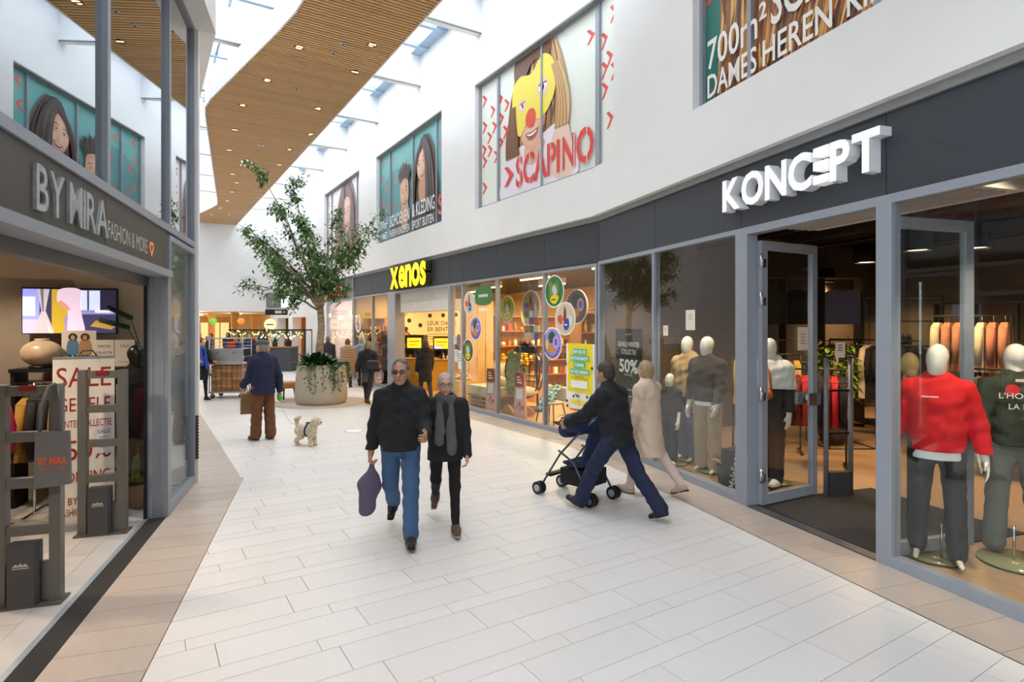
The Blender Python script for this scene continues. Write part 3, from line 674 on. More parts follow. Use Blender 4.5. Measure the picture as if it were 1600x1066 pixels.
poster('K', 2.84, 7.75, Z0, Z1, [3.73, 5.3], 'window poster of long ginger hair with white lettering above the right shop sign', long_hair, '#2f7a73')
poster('K', 9.5, 14.4, Z0, Z1, [10.4, 12.0], 'teal window poster beyond the right edge of the view', teal_pair, '#6fb0ad')
# projecting head trim over each poster window
for fr, a, b in (('X', -17.52, -12.81), ('X', -10.98, -5.99), ('X', -4.2, .0), ('K', 0, .77), ('K', 2.84, 7.75)):
    struct('trim_5', B(a, b, -.12, .0, Z1-.035, Z1), mat('grey_flashing'), fr)

# ================================================================ SHOP SIGNS
WL = mat('white_sign_face', '#f6f6f8', .45, emit='#ffffff', estr=.25)
t = fthing('shop_sign', 'white three-dimensional capital letters on the dark fascia above the clothes shop doorway', 'sign', 'K', 3.42, -.0, 3.32)
for k in range(7): pass
letters3d(t, 'KONCEPT', .34, .13, (WL, mat('white_sign_side', '#e4e6ea', .5)), gap=.6, offset=.035, bars=True, W=2.0)
YS = mat('yellow_sign_face', '#fbe51c', .5, emit='#ffe400', estr=.7)
t = fthing('shop_sign', 'bright yellow rounded letters over the homeware shop entrance', 'sign', 'X', -9.55, -.02, 3.17)
letters3d(t, 'xenos', .60, .16, (YS, mat('yellow_sign_side', '#3b3515', .6)), gap=.05, offset=.035, ref='x', W=2.70)
RS = mat('red_sign_face', '#f0464e', .5, emit='#ff2a38', estr=1.2)
t = fthing('shop_sign', 'glowing red letters on a dark fascia behind the tree', 'sign', 'X', -17.3, -.02, 3.2)
B(-.05, 2.55, -.05, 0, -.08, .42).build('sign_box', mat('dark_red_box', '#5a1a20', .6), t)
letters3d(t, 'SCAPINO', .34, .10, (RS, mat('red_sign_side', '#a51f2a', .5)), gap=.6, offset=.02, W=2.45)
AL = mat('brushed_letters', '#b8bcc0', .3, .6, var=.15, scale=30)
t = fthing('shop_sign', 'large brushed metal letters on the left dark fascia', 'sign', 'L', -4.45, 0, 2.66)
letters3d(t, 'BY MIRA', .26, .02, (AL, AL), gap=.8, offset=.008, W=1.17)
t = fthing('shop_sign', 'thin pale lettering with an orange outlined heart on the left fascia', 'sign', 'L', -3.22, -.002, 2.675)
p = Print(); p.text('FASHION & MORE', 0, 0, .13, '#c9c7c0', 1.08); p.build('lettering', PRINT, t)
hp = []
for k in range(24):
    q = 2*math.pi*k/24; hp.append((1.20+.06*(16*math.sin(q)**3)/17, -.006, .07+.075*(13*math.cos(q)-5*math.cos(2*q)-2*math.cos(3*q)-math.cos(4*q))/17))
MB().tube(hp+[hp[0]], .0035, 5).build('heart', mat('orange_neon', '#e58a5a', .5, emit='#ff9050', estr=.6), t)

# ================================================================ FIGURES: smooth implicit bodies and clothes, meshed with surface nets
def surfnet(D, org, h):
    s = D < 0; nx, ny, nz = D.shape
    cn = sum(s[i:nx-1+i, j:ny-1+j, k:nz-1+k].astype(np.int8) for i in (0, 1) for j in (0, 1) for k in (0, 1))
    act = (cn > 0) & (cn < 8); I, J, K = np.nonzero(act); n = len(I)
    idx = -np.ones(act.shape, np.int64); idx[act] = np.arange(n)
    acc = np.zeros((n, 3)); cnt = np.zeros(n)
    cor = [(i, j, k) for i in (0, 1) for j in (0, 1) for k in (0, 1)]
    for a in cor:
        for ax in range(3):
            if a[ax]: continue
            b = list(a); b[ax] = 1
            da = D[I+a[0], J+a[1], K+a[2]]; db = D[I+b[0], J+b[1], K+b[2]]; m = (da < 0) != (db < 0)
            t = np.where(m, da/np.where(m, da-db, 1), 0); p = np.array(a, float)[None].repeat(n, 0); p[:, ax] += t
            acc[m] += p[m]; cnt[m] += 1
    V = (acc/cnt[:, None]+np.stack([I, J, K], 1))*h+np.array(org); F_ = []
    for ax in range(3):
        o1, o2 = [(1, 2), (2, 0), (0, 1)][ax]
        sl = [slice(None)]*3; sl2 = [slice(None)]*3; sl[ax] = slice(0, -1); sl2[ax] = slice(1, None)
        A = s[tuple(sl)]; Bq = s[tuple(sl2)]; m = A != Bq
        P = np.argwhere(m); P = P[(P[:, o1] > 0) & (P[:, o2] > 0) & (P[:, o1] < D.shape[o1]-1) & (P[:, o2] < D.shape[o2]-1)]
        if not len(P): continue
        e1 = np.zeros(3, int); e1[o1] = 1; e2 = np.zeros(3, int); e2[o2] = 1
        q = [idx[tuple((P-d).T)] for d in (e1*0, e1, e1+e2, e2)]
        Q = np.stack(q, 1); fl = ~A[tuple(P.T)]; Q[fl] = Q[fl][:, ::-1]; F_.append(Q)
    F_ = np.concatenate(F_) if F_ else np.zeros((0, 4), int)
    return V, F_[(F_ >= 0).all(1)]
class Sdf:
    def __init__(s): s.p = []
    def cone(s, a, b, ra, rb, sc_=(1, 1, 1), k=.03, sub=False, M=None): s.p.append(('c', np.array(a, float), np.array(b, float), ra, rb, np.array(sc_, float), k, sub, M)); return s
    def ell(s, c, r, k=.02, sub=False, M=None): s.p.append(('e', np.array(c, float), np.array(r, float), None, None, None, k, sub, M)); return s
    def mesh(s, h, wr=0., wf=1., zcut=None, seed=0):
        lo, hi = [], []; bb = []
        for t, a, b, ra, rb, sc_, k, sub, M in s.p:
            if t == 'c': r = max(ra, rb)*max(1, max(sc_)); l = np.minimum(a, b)-r; u = np.maximum(a, b)+r
            else: r = max(b); l = a-r; u = a+r
            bb.append((l-k-2*h, u+k+2*h))
            if not sub: lo.append(l); hi.append(u)
        lo = np.min(lo, 0)-3*h; hi = np.max(hi, 0)+3*h; n = np.ceil((hi-lo)/h).astype(int)+1
        ax = [lo[i]+np.arange(n[i])*h for i in range(3)]; D = np.full(n, 1., np.float32)
        for (t, a, b, ra, rb, sc_, k, sub, M), (l, u) in zip(s.p, bb):
            i0 = np.clip(((l-lo)/h).astype(int), 0, n-1); i1 = np.clip(((u-lo)/h).astype(int)+2, 1, n)
            if (i1 <= i0).any(): continue
            sl = tuple(slice(p, q) for p, q in zip(i0, i1))
            P = np.stack(np.meshgrid(*[ax[i][sl[i]] for i in range(3)], indexing='ij'), -1)
            if t == 'c':
                d = b-a; L2 = max(1e-9, d@d); tt = np.clip(((P-a)@d)/L2, 0, 1); off = P-(a+tt[..., None]*d)
                if M is not None: off = off@M
                q = np.sqrt(((off/sc_)**2).sum(-1)); g = (q-(ra+(rb-ra)*tt))*min(sc_)
            else:
                o = P-a
                if M is not None: o = o@M
                k0 = np.sqrt(((o/b)**2).sum(-1)); k1 = np.sqrt(((o/(b*b))**2).sum(-1)); g = k0*(k0-1)/np.maximum(k1, 1e-6)
            C = D[sl]
            if sub:
                g = -g; hh = np.clip(.5-.5*(C-g)/k, 0, 1); D[sl] = C+(g-C)*hh+k*hh*(1-hh)
            else:
                hh = np.clip(.5+.5*(g-C)/k, 0, 1); D[sl] = g+(C-g)*hh-k*hh*(1-hh)
        if wr:
            X, Y, Z = np.meshgrid(*ax, indexing='ij', sparse=True)
            D = D+wr*(np.sin(wf*(34*Z+9*X+11*np.sin(7*Y+3*X+seed))+seed)*np.sin(wf*(13*X+10*Y+6*Z+seed*2))+.5*np.sin(wf*(52*Z-21*X+15*Y+seed*3)))
        if zcut is not None:
            Z = ax[2][None, None, :]; D = np.maximum(D, zcut-Z)
        D[0] = D[-1] = 1; D[:, 0] = D[:, -1] = 1; D[:, :, 0] = D[:, :, -1] = 1
        return surfnet(D, lo, h)
def npmesh(name, V, Fq, mats, mi=None):
    me = bpy.data.meshes.new(name); nf = len(Fq)
    me.vertices.add(len(V)); me.vertices.foreach_set('co', V.astype(np.float32).ravel())
    me.loops.add(nf*4); me.loops.foreach_set('vertex_index', Fq.astype(np.int32).ravel())
    me.polygons.add(nf); me.polygons.foreach_set('loop_start', np.arange(0, nf*4, 4, dtype=np.int32))
    for m in (mats if isinstance(mats, (list, tuple)) else [mats]): me.materials.append(m)
    if mi is not None: me.polygons.foreach_set('material_index', mi.astype(np.int32))
    me.polygons.foreach_set('use_smooth', np.ones(nf, bool)); me.update(calc_edges=True); me.validate(); return me
def rotx(v, a): c, s = math.cos(a), math.sin(a); return np.array([v[0], v[1]*c-v[2]*s, v[1]*s+v[2]*c])
def unit_(v): v = np.array(v, float); return v/np.linalg.norm(v)
def skin_mat(tone): return mat('skin_'+tone, tone, .5, var=.05, scale=25, bump=.03, bscale=150)
def cloth(name, color='#888888', rough=.85, bump=.10, bs=220): return mat('cloth_'+name, color, rough, var=.045, scale=9, bump=bump, bscale=bs)
def pose(h=1.75, legs=((0, 0), (0, 0)), arms=((4, 6, 12), (4, 6, 12)), lean=0., yaw=0., nod=0., splay=4., wide=1.):
    """legs (thigh forward, knee bend), arms (upper arm forward, out, elbow bend) in degrees, left then right; faces -y"""
    S = h/1.75; J = {'S': S}; P = np.array([0, 0, .95]); u = np.array([0, -math.sin(R(lean)), math.cos(R(lean))]); J['u'] = u
    J['P'] = P
    for nm, d in (('waist', .14), ('chest', .34), ('neck', .50)): J[nm] = P+u*d
    J['head'] = P+u*.648+np.array([0, -.015, .02])
    for i, sg in ((0, 1), (1, -1)):
        th, kn = legs[i]; a = R(th); hip = P+np.array([sg*.092, 0, -.02]); dv = unit_([sg*math.sin(R(splay*.4)), -math.sin(a), -math.cos(a)])
        kne = hip+dv*.43; b = a-R(kn); dv = unit_([sg*math.sin(R(splay*.2)), -math.sin(b), -math.cos(b)]); ank = kne+dv*.42
        J['hip%d' % i], J['knee%d' % i], J['ank%d' % i] = hip, kne, ank; J['ft%d' % i] = b
        f, o, e = arms[i]; sh = P+u*.432+np.array([sg*.178*wide, .01, 0]); a = R(f)
        dv = unit_([sg*math.sin(R(o)), -math.sin(a)*math.cos(R(o)), -math.cos(a)*math.cos(R(o))]); el = sh+dv*.29
        a2 = R(f+e); dv2 = unit_([sg*math.sin(R(o*.5)), -math.sin(a2)*math.cos(R(o*.5)), -math.cos(a2)*math.cos(R(o*.5))]); wr_ = el+dv2*.25
        J['sh%d' % i], J['el%d' % i], J['wr%d' % i], J['hd%d' % i] = sh, el, wr_, dv2
    low = min(J['ank%d' % i][2]-(.085 if J['ft%d' % i] > -.25 else .085+.10*min(1, -J['ft%d' % i]-.25)) for i in (0, 1))
    for k_, v in J.items():
        if isinstance(v, np.ndarray) and k_ not in ('u', 'hd0', 'hd1'): J[k_] = (v-np.array([0, 0, low]))*S
    cy, sy = math.cos(R(yaw)), math.sin(R(yaw)); cn, sn = math.cos(R(nod)), math.sin(R(nod))
    Rz = np.array([[cy, -sy, 0], [sy, cy, 0], [0, 0, 1]]); Rx = np.array([[1, 0, 0], [0, cn, -sn], [0, sn, cn]])
    J['HM'] = Rz@Rx; return J
def hand(g, J, i, curl=(25, 45), grip=None):
    S = J['S']; sg = 1 if i == 0 else -1; a = unit_(J['hd%d' % i]); w = J['wr%d' % i]
    n = np.array([-sg, 0, 0.]); n = unit_(n-a*(n@a)); b = np.cross(a, n)*sg
    b = b if b[1] < 0 else -b
    g.cone(w-a*.03*S, w+a*.03*S, .026*S, .026*S, k=.02)
    for f in range(4):
        o = (f-1.5)*.0215*S; r0 = w+a*.03*S-b*o*.7; r1 = w+a*.088*S-b*o
        g.cone(r0, r1, .019*S, .0135*S, k=.010)
        ln = (.042, .047, .044, .034)[f]*S; c1 = R(curl[0]); c2 = R(curl[0]+curl[1]); d1 = a*math.cos(c1)+n*math.sin(c1); d2 = a*math.cos(c2)+n*math.sin(c2)
        m_ = r1+d1*ln; g.cone(r1, m_, .0105*S, .0092*S, k=.004).cone(m_, m_+d2*ln*.95, .0092*S, .0075*S, k=.004)
    t0 = w+a*.025*S+b*.026*S; t1 = t0+(a*.6+b*.65+n*.25)*.045*S; g.cone(t0, t1, .016*S, .0115*S, k=.01).cone(t1, t1+(a*.9+n*.35)*.038*S, .011*S, .0085*S, k=.004)
    J['palm%d' % i] = w+a*.085*S+n*.02*S
def headp(g, J, plain=False):
    S = J['S']; H = J['head']; M = J['HM']
    def W(p): return H+M@np.array(p)*S
    MT = M
    g.cone(J['neck']-J['u']*.05*S, H+M@np.array([0, .015, -.06])*S, .062*S, .055*S, k=.03)
    if plain:
        g.ell(W((0, .012, .030)), np.array((.074, .098, .098))*S, .02, M=MT).ell(W((0, -.028, -.045)), np.array((.058, .064, .085))*S, .05, M=MT); return
    g.ell(W((0, .012, .028)), np.array((.077, .098, .094))*S, .02, M=MT).ell(W((0, -.030, -.045)), np.array((.060, .066, .075))*S, .04, M=MT)
    g.ell(W((0, -.072, -.098)), np.array((.026, .022, .020))*S, .02, M=MT)
    g.cone(W((-.034, -.083, .022)), W((.034, -.083, .022)), .012*S, .012*S, k=.018)
    g.cone(W((0, -.090, .008)), W((0, -.112, -.032)), .008*S, .0145*S, k=.010)
    for e in (-1, 1):
        g.ell(W((e*.040, -.072, -.030)), np.array((.022, .018, .020))*S, .02, M=MT)
        g.ell(W((e*.032, -.104, .004)), np.array((.018, .014, .011))*S, .008, sub=True, M=MT)
        g.ell(W((e*.079, .008, -.012)), np.array((.010, .020, .031))*S, .006, M=MT)
        g.ell(W((e*.031, -.083, .004)), np.array((.014, .010, .011))*S, .003, M=MT)
    g.cone(W((-.018, -.094, -.066)), W((.018, -.094, -.066)), .0075*S, .0075*S, k=.006).cone(W((-.015, -.092, -.079)), W((.015, -.092, -.079)), .008*S, .008*S, k=.005)
def body_sdf(J, plain=False, curl=((25, 45), (25, 45)), slim=1.):
    g = Sdf(); S = J['S']; u = J['u']
    g.cone(J['P']+u*.02*S, J['chest'], .125*S*slim, .14*S*slim, (1, .62, 1), .05).ell(J['P']-np.array([0, 0, .02])*S, np.array((.145, .095, .10))*S*slim, .04)
    g.cone(J['chest'], J['neck'], .12*S*slim, .06*S, (1, .7, 1), .05)
    for i in (0, 1): g.cone(J['neck']-u*.04*S, J['sh%d' % i], .052*S, .046*S, k=.05)
    for i in (0, 1):
        g.cone(J['hip%d' % i], J['knee%d' % i], .078*S*slim, .05*S, k=.04).cone(J['knee%d' % i], J['ank%d' % i], .05*S, .034*S, k=.02)
        b = J['ft%d' % i]; fd = foot_dir(J, i); an = J['ank%d' % i]; g.cone(an+np.array([0, 0, -.02])*S, an+fd*.13*S+footdn(J, i)*.05*S, .027*S, .018*S, k=.02)
        g.cone(J['sh%d' % i], J['el%d' % i], .046*S, .038*S, k=.02).cone(J['el%d' % i], J['wr%d' % i], .037*S, .026*S, k=.02)
        hand(g, J, i, curl[i])
    headp(g, J, plain); return g
def foot_dir(J, i):
    b = J['ft%d' % i]*.55 if J['ft%d' % i] < 0 else J['ft%d' % i]*.8
    return np.array([(.12 if i == 0 else -.12), -math.cos(b), math.sin(b)*1.])
def footdn(J, i): f = foot_dir(J, i); return unit_(np.cross(f, np.array([1, 0, 0.])))*(1 if np.cross(f, np.array([1, 0, 0.]))[2] < 0 else -1)
def person(label, loc, face_dir, J, skin, vox=.012, parts=(), plain=False, curl=((25, 45), (25, 45)), name='person', cat='person', group=None, skinmat=None, lipc='#a8655a'):
    fx, fy = face_dir; rz = math.atan2(fx, -fy)
    g = body_sdf(J, plain, curl); V, Q = g.mesh(vox); H = J['head']; M = J['HM']; S = J['S']
    c = (V[Q].mean(1)-H)@M/S; mi = np.zeros(len(Q))
    mats = [skinmat or skin_mat(skin)]
    if not plain:
        mats += [mat('eye_white', '#d9d2ca', .3), mat('eye_dark', '#241a16', .3), mat('lips_'+lipc, lipc, .5)]
        for e in (-1, 1):
            d = ((c[:, 0]-e*.031)/.0155)**2+((c[:, 2]-.004)/.0075)**2; fr_ = c[:, 1] < -.06
            mi[(d < 1) & fr_] = 1; d2 = ((c[:, 0]-e*.031)/.0065)**2+((c[:, 2]-.004)/.0075)**2; mi[(d2 < 1) & fr_] = 2
        mi[(np.abs(c[:, 0]) < .024) & (np.abs(c[:, 2]+.072) < .011) & (c[:, 1] < -.084)] = 3
    o = link(name, npmesh(name, V, Q, mats, mi), None, loc, rz); tag(o, label, cat, group)
    for fn in parts: fn(o, J)
    return o
def part(o, name, g, vox, m, wr=0., wf=1., zcut=None, seed=0):
    V, Q = g.mesh(vox, wr, wf, zcut, seed); return link(name, npmesh(name, V, Q, m), o)
# ---- garments
def top_(m, name='jacket', bulk=.022, hem=-.06, vox=.012, belly=0., flare=0., hood=False, collar=True, wr=.004, sleeve=1., wide=1., high=False, ak=.03):
    def fn(o, J):
        S = J['S']; u = J['u']; g = Sdf(); b = bulk*S
        low = J['P']+u*hem*S
        g.cone(low, J['waist'], (.156+flare)*S+b, .152*S*wide+b, (1, .84, 1), .03).cone(J['waist'], J['chest'], .152*S*wide+b, .165*S*wide+b, (1, .70, 1), .05)
        if belly: g.ell(J['waist']+np.array([0, -.05, -.02])*S, np.array((.17, .13, .19))*S+belly, .06)
        g.cone(J['chest'], J['neck']-u*.02*S, .15*S*wide+b, .085*S+b, (1, .75, 1), .06)
        for i in (0, 1): g.cone(J['neck']-u*.05*S, J['sh%d' % i]-u*.008*S, .062*S+b*.7, .054*S+b*.9, k=.05)
        for i in (0, 1):
            g.cone(J['sh%d' % i], J['el%d' % i], .054*S+b*.9, .047*S+b*.8, k=ak)
            e = J['el%d' % i]+(J['wr%d' % i]-J['el%d' % i])*sleeve
            g.cone(J['el%d' % i], e, .047*S+b*.8, .036*S+b*.7, k=.02)
        if collar: g.cone(J['neck']-u*.03*S, J['neck']+u*(.075 if high else .03)*S, .078*S, .070*S+.3*b, k=.02)
        if hood: g.ell(J['neck']+np.array([0, .08, -.01])*S, np.array((.13, .075, .10))*S, .03)
        H = J['head']+J['HM']@np.array([0, -.03, .0])*S; g.ell(H, np.array((.085, .10, .115))*S, .01, sub=True)
        # flat hem
        low_z = low[2]; V, Q = g.mesh(vox, wr, 1., low_z, rnd.random()*6)
        link(name, npmesh(name, V, Q, m), o)
    return fn
def legs_(m, name='trousers', bulk=.014, vox=.012, hemr=.055, length=1., wr=.003):
    def fn(o, J):
        S = J['S']; g = Sdf(); b = bulk*S
        g.ell(J['P']-np.array([0, 0, .01])*S, np.array((.146, .092, .12))*S+b*.8, .03)
        for i in (0, 1):
            g.cone(J['hip%d' % i], J['knee%d' % i], .082*S+b, .058*S+b, k=.03)
            e = J['knee%d' % i]+(J['ank%d' % i]-J['knee%d' % i])*length; g.cone(J['knee%d' % i], e, .058*S+b, hemr*S+b*.5, k=.02)
        part(o, name, g, vox, m, wr, seed=rnd.random()*6)
    return fn
def skirt_(m, z0, vox=.014, r0=.19, name='skirt', r1=.15):
    def fn(o, J):
        S = J['S']; g = Sdf().cone(np.array([J['P'][0], J['P'][1], z0*S]), J['P']+J['u']*.06*S, r0*S, r1*S, (1, .8, 1)); part(o, name, g, vox, m, .004, zcut=z0*S)
    return fn
def shoes_(m, vox=.008, sole='#2a2624', high=0.):
    def fn(o, J):
        S = J['S']
        for i in (0, 1):
            an = J['ank%d' % i]; f = foot_dir(J, i); d = footdn(J, i); g = Sdf()
            g.cone(an+d*.045*S-f*.03*S, an+d*.050*S+f*.15*S, .043*S, .034*S, (1.05, 1, .95), .02).cone(an+np.array([0, 0, .0]), an+d*.03*S+f*.05*S, .046*S, .047*S, k=.04)
            if high: g.cone(an, an+unit_(J['knee%d' % i]-an)*high*S, .045*S, .05*S, k=.02)
            sh = part(o, 'shoe', g, vox, m)
            g2 = Sdf().cone(an+d*.078*S-f*.045*S, an+d*.078*S+f*.165*S, .040*S, .038*S, (1, 1, .28), .01); V, Q = g2.mesh(vox); link('sole', npmesh('sole', V, Q, mat('sole_'+sole, sole, .8)), sh)
    return fn
def hair_(color, style='short', vox=.008):
    def fn(o, J):
        S = J['S']; H = J['head']; M = J['HM']; g = Sdf()
        def W(p): return H+M@np.array(p)*S
        g.ell(W((0, .022, .036)), np.array((.083, .100, .096))*S, .02, M=M)
        if style in ('bob', 'long'): g.ell(W((0, .045, -.03)), np.array((.092, .075, .11))*S, .03, M=M)
        if style == 'long': g.cone(W((0, .06, -.06)), W((0, .085, -.22)), .085*S, .06*S, (1, .6, 1), .04)
        if style == 'bun': g.ell(W((0, .08, .10)), np.array((.045, .045, .04))*S, .01)
        if style == 'short': g.ell(W((0, .05, -.02)), np.array((.072, .062, .08))*S, .03, M=M)
        g.ell(W((0, -.115, -.045)), np.array((.085, .09, .105))*S, .015, sub=True, M=M)
        if style == 'short':
            for e in (-1, 1): g.ell(W((e*.085, .0, -.035)), np.array((.025, .035, .045))*S, .01, sub=True, M=M)
        V, Q = g.mesh(vox, .0025, 2.2, None, 2); link('hair', npmesh('hair', V, Q, mat('hair_'+color, color, .6, var=.25, scale=40, stretch=(1, 1, .15), bump=.4, bscale=120)), o)
    return fn
def brows_(color):
    def fn(o, J):
        S = J['S']; H = J['head']; M = J['HM']; m = MB()
        for e in (-1, 1): m.tube([tuple(H+M@np.array(p)*S) for p in ((e*.014, -.098, .022), (e*.032, -.097, .029), (e*.05, -.085, .024))], [.003, .0042, .002], 6)
        m.build('eyebrows', mat('hair_'+color, color), o)
    return fn
def glasses_(m, sun=False):
    def fn(o, J):
        S = J['S']; H = J['head']; M = J['HM']; q = MB()
        def W(p): return tuple(H+M@np.array(p)*S)
        for e in (-1, 1):
            q.tube([W((e*.034+.025*math.cos(t), -.108, .002+.018*math.sin(t))) for t in [2*math.pi*k/16 for k in range(17)]], .0022, 5)
            q.tube([W((e*.059, -.106, .006)), W((e*.083, -.05, .008)), W((e*.084, .02, .004))], .002, 5)
        q.tube([W((-.010, -.109, .006)), W((.010, -.109, .006))], .002, 5); gl = q.build('glasses', m, o)
        if sun:
            z = MB()
            for e in (-1, 1): z.prismy(ellp(0, 0, .026*S, .019*S, 16), -.0015, .0015); nv = len(z.v); z.v[nv-32:] = [W((e*.034+v[0]/S, -.108+v[1]/S, .002+v[2]/S)) for v in z.v[nv-32:]]
            z.build('lens', mat('dark_lens', '#1b1a1c', .15), gl)
    return fn

def hem_(m, z0=-.13, z1=.03, name='undershirt', r=.178):
    def fn(o, J):
        S = J['S']; g = Sdf().cone(J['P']+J['u']*z0*S, J['P']+J['u']*z1*S, r*S, r*S, (1, .80, 1), .01); part(o, name, g, .009, m, .002, zcut=(J['P']+J['u']*z0*S)[2])
    return fn

# ================================================================ CLOTHES SHOP (right)
GAR = {}
def garment(color, kind='shirt'):
    k = (color, kind)
    if k in GAR: return GAR[k]
    m = MB(); W_ = {'shirt': .21, 'coat': .23, 'trousers': .17}[kind]
    if kind == 'trousers':
        o = [(-.17, 0), (.17, 0), (.18, -.3), (.17, -.95), (.03, -.95), (0, -.32), (-.03, -.95), (-.17, -.95), (-.18, -.3)]; m.prismy(o, -.025, .025)
    else:
        L_ = .68 if kind == 'shirt' else .95
        prof = [(.08, .02, .035), (W_, -.05, .05), (W_+.01, -.25, .055), (W_, -.5, .05), (W_+.02, -L_, .06)]
        for (w0, z0, d0), (w1, z1, d1) in zip(prof, prof[1:]):
            m.add([(-w0, -d0, z0), (w0, -d0, z0), (w0, d0, z0), (-w0, d0, z0), (-w1, -d1, z1), (w1, -d1, z1), (w1, d1, z1), (-w1, d1, z1)], [(4, 5, 1, 0), (5, 6, 2, 1), (6, 7, 3, 2), (7, 4, 0, 3)])
        for e in (-1, 1): m.tube([(e*(W_-.01), 0, -.07), (e*(W_+.06), 0, -.32), (e*(W_+.05), 0, -.58)], [.05, .045, .035], 8)
        m.face(range(0, 4)); n = len(m.v)
    me = m.mesh('garment', cloth('g'+color, color))
    hg = MB().tube([(-.19, 0, -.045), (0, 0, .035), (.19, 0, -.045)], .006, 5).tube([(0, 0, .035), (0, 0, .075), (.02, 0, .095), (.0, 0, .115), (-.02, 0, .10)], .003, 5).mesh('hanger', CHROME)
    GAR[k] = (me, hg); return GAR[k]
def hang(where, world, rz, items, group):
    for (p, color, word, kind) in items:
        me, hg = garment(color, kind); nm = {'shirt': 'hanging_shirt', 'coat': 'hanging_coat', 'trousers': 'hanging_trousers'}[kind]
        o = link(nm, me, None, p, rz); tag(o, '%s %s hanging %s' % (word, {'shirt': 'shirt', 'coat': 'coat', 'trousers': 'pair of trousers'}[kind], where), 'clothes', group); link('hanger', hg, o)
def rail_rack(lb, c, rz, w, h, legs=True, shelf=None, m=BLACK, d=.25):
    t = thing('clothes_rack', lb, 'clothes rack', c, rz)
    MB().tube([(-w/2, 0, h), (w/2, 0, h)], .014, 8).build('rail', m, t)
    for e in (-1, 1):
        MB().tube([(e*w/2, 0, h), (e*w/2, 0, .02)], .014, 8).build('upright', m, t); B(e*w/2-.02, e*w/2+.02, -d, d, 0, .03).build('foot', m, t)
    if shelf: B(-w/2, w/2, -d*.9, d*.9, shelf-.015, shelf).build('shelf', m, t)
    return t
def rack_items(c, rz, w, h, seq, n):
    out = []; ca, sa = math.cos(rz), math.sin(rz)
    for k in range(n):
        x = -w/2+.06+(w-.12)*k/max(1, n-1); col_, word, kind = seq[k % len(seq)]
        out.append(((c[0]+x*ca, c[1]+x*sa, h-.115), col_, word, kind))
    return out
def fill_rack(lb, where, c, rz, w, h, seq, n, group, **kw):
    rail_rack(lb, c, rz, w, h, **kw); hang(where, c, rz+R(90), rack_items(c, rz, w, h, seq, n), group)
# doormat, doors
t = fthing('door_mat', 'large dark grey mat inside the clothes shop doorway', 'mat', 'K', 4.2, .98)
B(-.62, 1.05, -.86, .95, .0, .012).build('pile', mat('dark_mat', '#2b2b2d', .95, var=.2, scale=120, bump=.5, bscale=300), t)
def leaf(fr, x, y, rot, w, h, fm=FRAME, hinge=1, notice=None):
    o = link('door_4', None, None, at(fr, x, y), ang(fr)+rot, 'structure')
    f = MB().box(0, w, -.03, .03, .02, .13).box(0, w, -.03, .03, h-.10, h).box(0, .09, -.03, .03, .13, h-.10).box(w-.09, w, -.03, .03, .13, h-.10)
    f.build('leaf_frame', fm, o); B(.09, w-.09, -.008, .008, .13, h-.1).build('pane', GLASS, o)
    for e in (-1, 1):
        hd = MB().box(w-.24, w-.02, e*.075-.012, e*.075+.012, 1.08, 1.22); hd.box(w-.06, w-.03, min(0, e*.075), max(0, e*.075), 1.12, 1.18); hd.build('handle', CHROME, o)
    for z in (.35, 1.25, 2.3, 2.72):
        hb = MB().tube([(-.025, -.035, z-.08), (-.025, -.035, z+.08)], .017, 8).box(-.02, .03, -.055, -.03, z-.07, z+.02); hb.build('hinge', CHROME, o)
    if notice:
        p = Print(); p.shape(rectp(0, 0, .19, .27), '#e9d9c3'); 
        for k in range(4): p.shape(rectp(.05+.0*k, .18-k*.035, .14, .19-k*.035), '#8a7c6b')
        p.build('notice', PRINT, o, (w-.34, -.012, 1.72))
    return o
leaf('K', 3.74, .12, R(101), .98, 2.95, notice=True); leaf('K', 5.27, .12, R(88), .98, 2.95)
# security gate at the doorway
t = fthing('security_gate', 'slim grey security gate with two posts in the clothes shop doorway', 'security gate', 'K', 3.70, 1.28, .012, R(78))
for e in (-1, 1): MB().tube([(e*.155, 0, 0), (e*.155, 0, 1.62)], .028, 12).build('post', mat('grey_plastic_light', '#77777a', .4), t)
B(-.17, .17, -.03, .03, 1.62, 1.635).build('top_cap', BLACK, t); B(-.14, .14, -.05, .05, 0, .28).build('base_box', mat('dark_plastic'), t)
for z in (.72, 1.22): B(-.14, .14, -.012, .012, z, z+.025).build('crossbar', BLACK, t)
p = Print(); p.shape(rectp(-.06, 1.62, .06, 1.80), '#efe0cc'); [p.shape(rectp(-.03, 1.76-k*.03, .03, 1.772-k*.03), '#6b5b4b') for k in range(3)]; p.build('notice', PRINT, t, (0, -.035, 0))
# mannequins
MQ = mat('ivory_mannequin', '#e9e0d0', .28, var=.02, coat=.3)
def plate(o, r=.20, z=.012):
    MB().lathe([(r, 0), (r, z), (.001, z)], 28).build('base_plate', mat('green_glass_plate', '#8b8a66', .15), o, (0, .12, 0)); MB().tube([(.04, .10, z), (.04, .10, .30)], .010, 8).build('support_rod', CHROME, o)
def mann(lb, loc, fd, J, parts, vox=.009, r=.20, m=None, **kw):
    o = person(lb, (loc[0], loc[1], loc[2] if len(loc) > 2 else 0.014), fd, J, '', vox, parts, True, ((12, 18), (12, 18)), 'mannequin', 'mannequin', 'mannequins of the clothes shop', m or MQ, **kw)
    if r: plate(o, r)
    return o
def txt_part(s_, x, z, h, w, color, y, rotz=0., nm='lettering'):
    def fn(o, J):
        p = Print(.0004); p.text(s_, 0, 0, h, color, w, align='C'); q = p.build(nm, PRINT, o, (x, y, z)); q.rotation_euler = (0, 0, rotz)
    return fn
